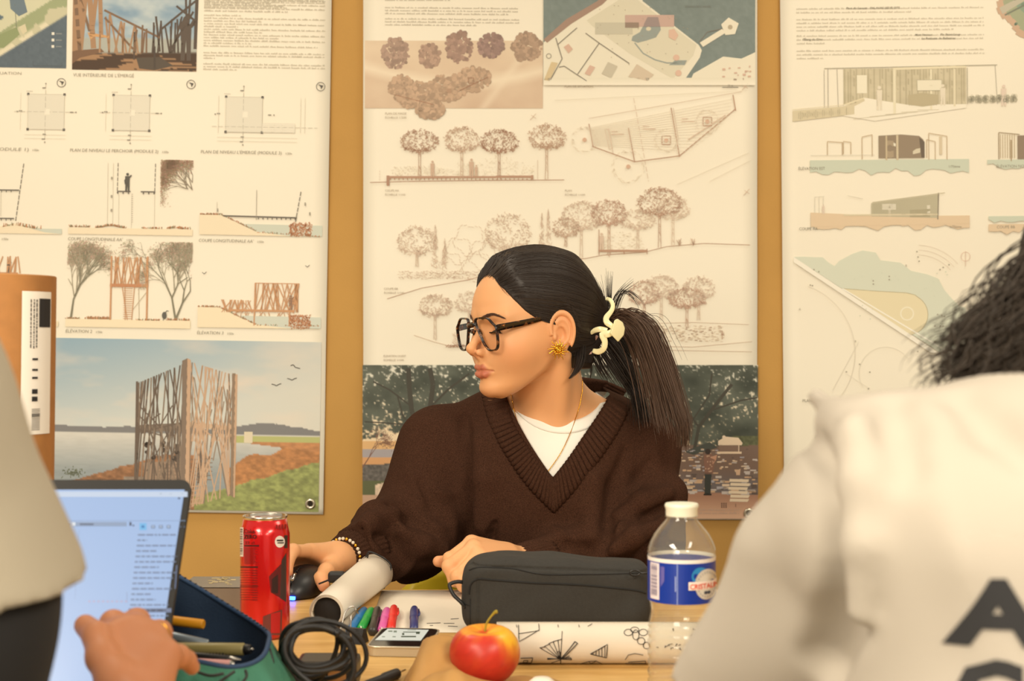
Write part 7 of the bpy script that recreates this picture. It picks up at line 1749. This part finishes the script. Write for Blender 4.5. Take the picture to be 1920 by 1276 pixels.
Mb = Matrix.Translation((BX, BY, TZ))
MB().lathe(prof, 64, Mb).build('bottle_shell', M_pet, bt, smooth=True)
MB().lathe([(.0148, bz_(966)), (.0152, bz_(964)), (.0152, bz_(953)), (.0160, bz_(950)), (.0162, bz_(946)), (.0154, bz_(943)), (.001, bz_(942.5))], 48, Mb).build('cap', mat('cream_cap', (226, 226, 206), .4), bt, auto=35)
MB().lathe([(.0150, bz_(968)), (.0158, bz_(968)), (.0158, bz_(966.5)), (.0150, bz_(966.5))], 40, Mb, cap=False).build('neck_ring', M_pet, bt)
lb = MB()
def bpt(x, y, r=.0325): a = math.asin(max(-.999, min(.999, (x-1278)/64.6))); return Mb @ Vector((r*math.sin(a), -r*math.cos(a), bz_(y)-(1-math.cos(a))*.0 - (.0 if r else 0)))
def bang(a0, a1, y0, y1, col, r=.0325, n=30):
    b = len(lb.v); lb.sheet([[Mb @ Vector((r*math.sin(a), -r*math.cos(a), bz_(y))) for a in np.linspace(a0, a1, n)] for y in (y1, y0)]); lb.c[b:] = [lin(col)]*(len(lb.v)-b)
bang(-math.pi, math.pi, 1047, 1122, (10, 50, 148), n=64); bang(-math.pi, math.pi, 1040, 1047, (226, 222, 216), n=64)
def brect(x0, y0, x1, y1, col, r=.0328):
    b = len(lb.v); lb.sheet([[bpt(x, y, r) for x in np.linspace(x0, x1, 8)] for y in (y1, y0)]); lb.c[b:] = [lin(col)]*(len(lb.v)-b)
brect(1217, 1049, 1231, 1116, (226, 216, 218))
for k in range(18): yy = 1052+k*3.3; brect(1218.5, yy, 1228, yy+rnd.choice((1, 1.9)), (70, 60, 110), .0331)
for k in range(4): brect(1234+k*1.6, 1054, 1234.8+k*1.6, 1090-k*3, (130, 120, 190), .033)
brect(1262, 1046, 1263.2, 1122, (150, 170, 220)); brect(1258.5, 1070, 1260, 1098, (160, 176, 224))
def bdisc(cx, cy, rx, ry, col, r):
    for k in range(28):
        a0, a1 = 2*math.pi*k/28, 2*math.pi*(k+1)/28; b = len(lb.v); lb.v += [tuple(bpt(cx, cy, r)), tuple(bpt(cx+rx*math.cos(a0), cy-ry*math.sin(a0), r)), tuple(bpt(cx+rx*math.cos(a1), cy-ry*math.sin(a1), r))]; lb.c += [lin(col)]*3; lb.f.append((b, b+1, b+2))
bdisc(1306, 1070, 17, 16, (40, 130, 190), .0327); bdisc(1319, 1086, 24, 28, (206, 200, 188), .0330); bdisc(1319, 1086, 20, 23, (216, 212, 200), .0332)
brect(1283, 1080, 1341, 1095, (238, 226, 216), .0335)
def btext(x, y, t, size, col, width, r=.0338):
    v, f_, wd = text_tris(t, 0, .02); b = len(lb.v); lb.v += [tuple(bpt(x+p[0]*width/wd, y-p[1]*size, r)) for p in v]; lb.c += [lin(col)]*len(v); lb.f += [tuple(b+i for i in q) for q in f_]
btext(1285, 1093, 'CRISTALINE', 13, (216, 70, 34), 64)
for a in np.linspace(.5, 2.6, 9): btext(1319+19*math.cos(a)-1.5, 1086-22*math.sin(a)+2, 'E', 4.5, (130, 130, 140), 2.6, .0335); btext(1319+19*math.cos(a)-1.5, 1086+23*math.sin(a)+1, 'S', 4.5, (130, 130, 140), 2.6, .0335)
bdisc(1316, 1101, 4, 3, (50, 60, 80), .0336); bdisc(1322, 1101, 4, 3, (50, 60, 80), .0336)
lb.build('label', mat('bottle_label', (255, 255, 255), .35, attr='Col'), bt, cols=True)
# ------------------------------------------------------------------ two classmates in the foreground, seen from behind
M_tee2 = mat('cream_cotton', (166, 158, 146), .9, spec=.15, bump=(420, .10)); M_tee3 = mat('ivory_cotton', (166, 157, 139), .9, spec=.15, bump=(420, .10)); M_blk = mat('black_jersey', (24, 23, 24), .9); M_print2 = mat('black_screen_print', (30, 30, 32), .75)
M_skin2 = mat('tan_skin', (182, 122, 86), .5, spec=.3, sss=.1); M_curl = mat('dark_curly_hair', (46, 37, 28), .5, spec=.35)
def generic_head(center, R):
    C_ = A3(center); R = A3(R)
    def fn(P):
        q = (P-C_) @ R; return head_sdf(q)
    return fn
def seated_lower(root, x, y, m):
    def fn(P):
        d = s_ell(P, (x, y, .53), (.17, .13, .11))
        for sg in (-1, 1): d = smin(d, s_chain(P, [(x+sg*.085, y+.03, .53), (x+sg*.12, y+.40, .535), (x+sg*.12, y+.36, .09)], [.085, .062, .045], .04), .05)
        return d
    v, f = nets(fn, (x-.3, y-.2, .03), (x+.3, y+.55, .66), .016); mesh_obj('trousers', v, f, M_trouser, root, smooth=True)
    for sg in (-1, 1):
        v, f = nets(lambda P: smax(s_chain(P, [(x+sg*.12, y+.34, .05), (x+sg*.13, y+.43, .045), (x+sg*.135, y+.53, .034)], [.042, .043, .034], .02), .004-P[:, 2], .004), (x+sg*.12-.09, y+.26, -.01), (x+sg*.12+.1, y+.62, .12), .01); mesh_obj('shoe', v, f, M_shoe, root, smooth=True)

# right: cream T-shirt, black letters on the back, dark curly hair
pr2 = empty('person'); tag(pr2, 'person with dark curly hair, seen from behind in a cream T-shirt', 'person')
QX, QY = .330, .800
S2 = np.array(px(1672, 962, .79)); W2 = np.array(px(1462, 1332, .905)); S2b = np.array((.424, .790, .983)); W2b = np.array((.50, .93, .86))
AX2 = (W2-S2)/np.linalg.norm(W2-S2); CUT2 = W2
SE1 = np.array((.84, 0, -.54)); SE1 = SE1-AX2*(SE1 @ AX2); SE1 /= np.linalg.norm(SE1); SE2 = np.cross(AX2, SE1)
def flat_sleeve(P, S_, ax, e1, e2, L, a0, a1, b0, b1):
    """sleeve that hangs flat: elliptical cone along ax"""
    q = P-A3(S_); t = q @ A3(ax); k = np.clip(t/L, -.1, 1.6); a = a0+(a1-a0)*k; b = b0+(b1-b0)*k; g = np.sqrt(((q @ A3(e1))/a)**2+((q @ A3(e2))/b)**2)
    return np.maximum(smax((g-1)*b, -(t+.02), .03), t-L-.012)
def tee2_base(P):
    d = s_box(P, (QX, QY, .80), (.150, .098, .262), r=.085)
    for S_ in (S2, S2b): d = smin(d, s_cone(P, (QX, QY-.005, .998), S_, .064, .060), .05)
    d = smin(d, s_cone(P, S2b, W2b, .062, .076), .028)
    sl = flat_sleeve(P, S2, AX2, SE1, SE2, float(np.linalg.norm(W2-S2)), .066, .080, .056, .026)
    t = (P-A3(S2)) @ A3(AX2); u = (P-A3(S2)) @ A3(SE1)
    sl = sl-.0035*np.sin(u*75+t*22)*np.clip(t/.05, 0, 1)*np.clip((.16-t)/.1, 0, 1)
    d = smin(d, sl, .010)
    d = d-.0045*np.exp(-((P[:, 0]-.216-.16*(1.02-P[:, 2]))/.012)**2)*np.clip((1.04-P[:, 2])/.05, 0, 1)*np.clip((P[:, 2]-.93)/.05, 0, 1)
    d = d-.0030*np.sin(P[:, 0]*62+P[:, 2]*20)*np.clip((P[:, 2]-.96)/.08, 0, 1)-.0022*noise3(P, 20, 3)
    return d
F2D = [(-1, [(1572, 822), (1584, 900), (1590, 1000), (1592, 1120), (1596, 1300)], [.004, .010, .014, .016, .016], .012), (-1, [(1556, 800), (1566, 840), (1590, 880)], [.003, .006, .004], .010), (1, [(1632, 762), (1618, 820), (1608, 900), (1606, 1010), (1610, 1140)], [.005, .009, .009, .008, .006], .016),
    (1, [(1545, 806), (1520, 870), (1470, 960)], [.004, .006, .004], .02), (-1, [(1700, 752), (1688, 800), (1690, 870)], [.002, .005, .002], .02), (-1, [(1820, 750), (1850, 800), (1890, 850)], [.002, .006, .002], .02), (1, [(1500, 900), (1430, 1040), (1370, 1150)], [.004, .006, .004], .02)]
_p2 = [[Vector((px(x, y, .74).x, .40, px(x, y, .74).z)) for x, y in f_[1]] for f_ in F2D]; _h2 = shoot_many(tee2_base, [p for l in _p2 for p in l], (0, 1, 0), .8); _i = 0; F23 = []
for (sg, pth, rad, k), l in zip(F2D, _p2): F23.append((sg, [_h2[_i+j] for j in range(len(l))], rad, k)); _i += len(l)
def tee2_solid(P):
    d = tee2_base(P)
    for sg, p3, rad, k in F23: c = s_chain(P, p3, rad, .01); d = smin(d, c, k) if sg > 0 else smax(d, -c, k)
    return d
def tee2(P):
    d = tee2_solid(P); d = np.maximum(d, -(d+.007))
    t = (P-A3(W2b)) @ A3((W2b-S2b)/np.linalg.norm(W2b-S2b)); near = (((P-A3(W2b))**2).sum(1) < .12**2); d = np.where(near, np.maximum(d, t), d)
    d = smax(d, -s_ell(P, (QX, QY+.025, 1.075), (.075, .075, .045)), .004)
    return smax(d, .54-P[:, 2], .006)
v, f = nets(tee2, (.02, .63, .53), (.62, 1.10, 1.09), .0036); t2 = mesh_obj('t_shirt', v, f, M_tee2, pr2, smooth=True); t2['label'] = 'cream T-shirt with large black letters on the back'
# stitched cuff hem
u_ = Vector(AX2.tolist()).orthogonal().normalized(); w__ = Vector(AX2.tolist()).cross(u_)
def letter(t, x, y, wd, h, shear=0.0):
    V2_, F_, W_ = text_tris(t, shear, .045); x0 = min(p[0] for p in V2_); y1 = max(p[1] for p in V2_); y0 = min(p[1] for p in V2_); vs = [((p[0]-x0)/(W_-x0), (p[1]-y0)/(y1-y0)) for p in V2_]
    # fine triangles so that the print follows the cloth
    bm = bmesh.new(); bv = [bm.verts.new((a, b, 0)) for a, b in vs]
    for q in F_:
        try: bm.faces.new([bv[i] for i in q])
        except ValueError: pass
    for _ in range(3): bmesh.ops.subdivide_edges(bm, edges=[e for e in bm.edges if e.calc_length() > .12], cuts=1, use_grid_fill=False); bmesh.ops.triangulate(bm, faces=bm.faces[:])
    bm.verts.index_update(); src = [px(x+v.co.x*wd+y*0, y-v.co.y*h, .70) for v in bm.verts]; fc = [[v.index for v in f_.verts] for f_ in bm.faces]; bm.free()
    H = []
    for p in src: H.append((p.x, p.z))
    O3 = [(a, .45, b) for a, b in H]; R_ = shoot_many(tee2_solid, O3, (0, 1, 0), .5, .0006)
    mesh_obj('printed_letter', R_.tolist(), fc, M_print2, t2, smooth=True)
letter('A', 1780, 1216, 186, 132); letter('C', 1800, 1376, 120, 138)
HD2 = (.470, 1.03, 1.118); hd = generic_head(HD2, rotm('Z', 168) @ rotm('X', 26))
def body2(P): 
    d = smin(hd(P), s_cone(P, (.435, .965, 1.06), (QX+.02, .84, .99), .052, .06), .02); return d
parts = [nets(body2, (QX-.08, .76, .92), (QX+.28, 1.18, 1.30), .0036)]
E2 = W2+AX2*.08; E2 = np.array((E2[0], E2[1], max(E2[2], TZ+.045))); HND2 = dict(wrist=np.array((.200, 1.245, TZ+.028)), fingers=[[np.array((.200+k*.018-.027, 1.325, TZ+.030)), np.array((.196+k*.019-.027, 1.362, TZ+.028)), np.array((.196+k*.019-.027, 1.384, TZ+.018)), np.array((.196+k*.019-.027, 1.40, TZ+.010))] for k in range(4)], thumb=[np.array((.235, 1.27, TZ+.025)), np.array((.252, 1.30, TZ+.02)), np.array((.258, 1.325, TZ+.015)), np.array((.256, 1.345, TZ+.011))])
HND2 = {k: ([[p+np.array((.16, -.10, 0)) for p in f_] for f_ in v_] if k == 'fingers' else ([p+np.array((.16, -.10, 0)) for p in v_] if k == 'thumb' else v_+np.array((.16, -.10, 0)))) for k, v_ in HND2.items()}
fn = lambda P: smin(s_chain(P, [S2, W2, E2, HND2['wrist']], [.036, .021, .024, .020], .03), hand_sdf(P, HND2, E2), .01)
pts = np.array([S2, W2, E2]+[p for f_ in HND2['fingers'] for p in f_]); parts.append(nets(fn, pts.min(0)-.07, pts.max(0)+.06, .0042))
HB = np.array((.52, 1.10, TZ+.04)); fn = lambda P: s_chain(P, [S2b, W2b, HB, (.44, 1.16, TZ+.03)], [.045, .042, .034, .026], .03); pts = np.array([S2b, W2b, HB, (.44, 1.16, TZ+.03)]); parts.append(nets(fn, pts.min(0)-.07, pts.max(0)+.07, .007))
VB, FB = join_vf(parts); mesh_obj('body', VB, FB, M_skin2, pr2, smooth=True)
hr2 = empty('hair'); hr2.parent = pr2; hr2['label'] = 'loose dark curly hair'
def hair2(P):
    q = (P-A3(HD2)) @ A3(rotm('Z', 168) @ rotm('X', 26)); d = cranium(q)-.022; d = smax(d, (-.075-q[:, 1]), .02)
    d = smin(d, s_chain(P, [px(2140, 620, 1.0), px(2050, 690, .985), px(1975, 730, .97), px(1900, 780, .95)], [.075, .062, .048, .030], .03), .03)
    return d-.006*noise3(P, 55, 2)
v, f = nets(hair2, (.20, .84, .96), (.62, 1.20, 1.30), .004); mesh_obj('hair_mass', v, f, M_curl, hr2, smooth=True)
q = random.Random(9)
def curls(n, ctrl, spread, r, wave, name, seed):
    q = random.Random(seed); mb = MB()
    for i in range(n):
        u = Vector((q.gauss(0, 1), q.gauss(0, .6), q.gauss(0, 1))); ph_ = q.uniform(0, 6.28); am = wave*q.uniform(.5, 1.5); fq = q.uniform(2.5, 5); c = [px(*a)+u*(spread[k]) for k, a in enumerate(ctrl)]
        sp = spline(c, 22); L = q.uniform(.6, 1.0); sp = sp[:max(6, int(22*L))]
        out = [p+Vector((math.sin(ph_+j*fq*.25)*am, math.cos(ph_*1.3+j*fq*.25)*am, math.sin(ph_*2+j*fq*.21)*am*.7)) for j, p in enumerate(sp)]
        mb.tube(out, [r]*(len(out)-3)+[r*.8, r*.5, r*.2], 4, cap=False)
    mb.build(name, M_curl, hr2, smooth=True)
curls(420, [(2080, 480, .985), (1975, 560, .97), (1895, 640, .955), (1825, 700, .945), (1770, 750, .935)], [.018, .018, .015, .013, .010], .0007, .004, 'curly_strands', 1)
curls(300, [(2100, 560, .96), (2010, 640, .95), (1930, 690, .94), (1870, 750, .93)], [.02, .02, .018, .012], .0007, .004, 'curly_strands', 2)
curls(70, [(2060, 440, .985), (1930, 545, .975), (1845, 610, .965), (1770, 665, .96), (1700, 735, .955)], [.014, .014, .012, .012, .012], .00035, .004, 'flyaway_strands', 3)
mb = MB(); q = random.Random(77); Rh = Matrix((rotm('Z', 168) @ rotm('X', 26)).tolist())
for i in range(420):                                             # curls over the crown
    a = q.uniform(-2.6, 2.6); e0 = q.uniform(.1, 1.35); c = []
    for k in range(12):
        e = e0-k*.13; am = .003*math.sin(k*1.3+i); r_ = 1.0+.02*math.sin(k*1.1+i*2)
        c.append(Vector(HD2)+Rh @ Vector(((.096*r_)*math.cos(e)*math.sin(a+am*9), .006+.120*r_*math.cos(e)*math.cos(a+am*9), .022+.111*r_*math.sin(e)-max(0, -e)*.04)))
    mb.tube(c, [.0007]*11+[.0002], 4, cap=False)
mb.build('curly_strands', M_curl, hr2, smooth=True)
seated_lower(pr2, QX, QY-.02, M_trouser)

# left: ivory T-shirt over a black sleeve, hand raised to the screen
pl2 = empty('person'); tag(pl2, 'person in an ivory T-shirt over black sleeves, pointing at the laptop', 'person')
LX, LY = -.505, .680
S3 = np.array((-.335, .738, 1.062)); W3 = np.array(px(-98, 1120, .775)); E3 = np.array((-.318, .800, .800)); S3b = np.array((-.66, .70, 1.05)); W3b = np.array((-.72, .80, .90))
AX3 = (W3-S3)/np.linalg.norm(W3-S3)
def tee3_solid(P):
    d = s_box(P, (LX, LY, .835), (.150, .098, .285), r=.085)
    for S_, W_ in ((S3, W3), (S3b, W3b)):
        d = smin(d, s_cone(P, (LX, LY-.005, 1.06), S_, .066, .066), .05); d = smin(d, s_cone(P, S_, W_, .066, .0735), .03)
    return d-.0030*noise3(P, 24, 13)
def tee3(P):
    d = tee3_solid(P); d = np.maximum(d, -(d+.006))
    n_ = A3((.02, .10, -1.0)); t = (P-A3(px(60, 1150, .72))) @ (n_/np.linalg.norm(n_)); near = (((P-A3(W3))**2).sum(1) < .13**2) & (P[:, 0] > -.40); d = np.where(near, np.maximum(d, t), d)
    t = (P-A3(W3b)) @ A3((W3b-S3b)/np.linalg.norm(W3b-S3b)); near = (((P-A3(W3b))**2).sum(1) < .12**2); d = np.where(near, np.maximum(d, t), d)
    d = smax(d, -s_ell(P, (LX, LY+.02, 1.14), (.075, .075, .045)), .004)
    return smax(d, .54-P[:, 2], .006)
v, f = nets(tee3, (-.84, .52, .53), (-.20, .94, 1.16), .0036); t3 = mesh_obj('t_shirt', v, f, M_tee3, pl2, smooth=True)
HAND3 = dict(wrist=np.array(px(246, 1345, 1.035)), fingers=[PX([(222, 1190, 1.085), (212, 1168, 1.115), (222, 1180, 1.140), (232, 1205, 1.150)]), PX([(254, 1182, 1.092), (256, 1165, 1.128), (262, 1185, 1.152), (266, 1210, 1.158)]), PX([(287, 1196, 1.086), (298, 1186, 1.122), (304, 1206, 1.145), (305, 1228, 1.15)]), PX([(310, 1228, 1.070), (334, 1230, 1.092), (350, 1236, 1.105), (360, 1250, 1.112)])],
    thumb=PX([(222, 1282, 1.035), (192, 1232, 1.05), (182, 1192, 1.068), (160, 1172, 1.085)]))
parts = []
lo, hi = hand_box(HAND3); fn = lambda P: hand_sdf(P, HAND3, HAND3['wrist']+np.array((-.008, -.05, -.012)), 1.06); parts.append(nets(fn, lo-.03, hi+.02, .0018))
hd3 = generic_head((LX, .755, 1.275), rotm('Z', 180) @ rotm('X', 12)); fn = lambda P: smin(hd3(P), s_cone(P, (LX, .73, 1.19), (LX, .69, 1.07), .054, .06), .02); parts.append(nets(fn, (LX-.13, .59, 1.01), (LX+.13, .90, 1.43), .0045))
HB3 = np.array((-.60, .95, TZ+.045)); fn = lambda P: s_chain(P, [W3b, (-.72, .86, TZ+.05), HB3, HB3+np.array((.05, .06, -.005))], [.04, .036, .026, .022], .02); parts.append(nets(fn, (-.82, .66, .70), (-.48, 1.08, .96), .007))
_c = [HAND3['wrist'], E3, W3, S3, np.array((LX, .70, 1.06))]; fn = lambda P: s_chain(P, _c, [.020, .030, .034, .034, .05], .02); _c2 = np.array(_c); parts.append(nets(fn, _c2.min(0)-.06, _c2.max(0)+.06, .007))
fn = lambda P: s_chain(P, [np.array((LX, .70, 1.06)), S3b, W3b], [.05, .034, .036], .02); parts.append(nets(fn, (-.80, .62, .82), (-.44, .88, 1.13), .008))
VB, FB = join_vf(parts); mesh_obj('body', VB, FB, M_skin2, pl2, smooth=True)
fn = lambda P: np.maximum(s_chain(P, [S3, W3, E3, HAND3['wrist']+np.array((-.006, -.03, -.008))], [.044, .053, .048, .031], .03)-.002*noise3(P, 60, 3), -1)
pts = np.array([S3, W3, E3, HAND3['wrist']]); v, f = nets(fn, pts.min(0)-.07, pts.max(0)+.07, .004); mesh_obj('black_sleeve', v, f, M_blk, pl2, smooth=True)
fn = lambda P: smax((lambda q: smax(cranium(q)-.014, -.060-q[:, 1]*1.0-np.clip(.02-q[:, 2], -.1, 1)*-.2, .02))((P-A3((LX, .755, 1.275))) @ A3(rotm('Z', 180) @ rotm('X', 12))), 1.21-P[:, 2], .01)
v, f = nets(fn, (LX-.13, .59, 1.17), (LX+.13, .90, 1.43), .005); mesh_obj('hair', v, f, M_curl, pl2, smooth=True)
seated_lower(pl2, LX, LY-.02, M_trouser)
rg = empty('finger_ring'); tag(rg, 'thin gold ring on the hand raised to the laptop', 'ring')
a, b = Vector(HAND3['fingers'][2][0].tolist()), Vector(HAND3['fingers'][2][1].tolist()); c = a.lerp(b, .30); Mg = Matrix.Translation(c) @ (b-a).to_track_quat('Z', 'Y').to_matrix().to_4x4(); MB().lathe([(.0112, -.0012), (.0118, 0), (.0112, .0012), (.0106, 0)], 28, Mg, closed=True).build('ring_band', M_gold, rg, smooth=True)
for (x, y, nm, lab) in ((QX, QY-.03, 'mustard_chair', 'mustard plastic chair under the person in the cream T-shirt'), (LX, LY-.03, 'mustard_chair', 'mustard plastic chair under the person in the ivory T-shirt')):
    root = empty('shell_chair'); tag(root, lab, 'chair')
    MB().box(x, y+.02, .425, .42, .42, .02, bev=.008).build('seat', M_yel, root); MB().box(x, y-.20, .62, .40, .02, .22, bev=.008).build('backrest', M_yel, root)
    for sx in (-1, 1):
        MB().tube([(x+sx*.17, y-.20, .42), (x+sx*.17, y-.20, .60)], .010, 8).build('back_post', M_steel, root, smooth=True)
        for sy in (-.17, .2): MB().tube([(x+sx*.17, y+sy, .42), (x+sx*.2, y+sy*1.15, 0)], .011, 8).build('leg', M_steel, root, smooth=True)
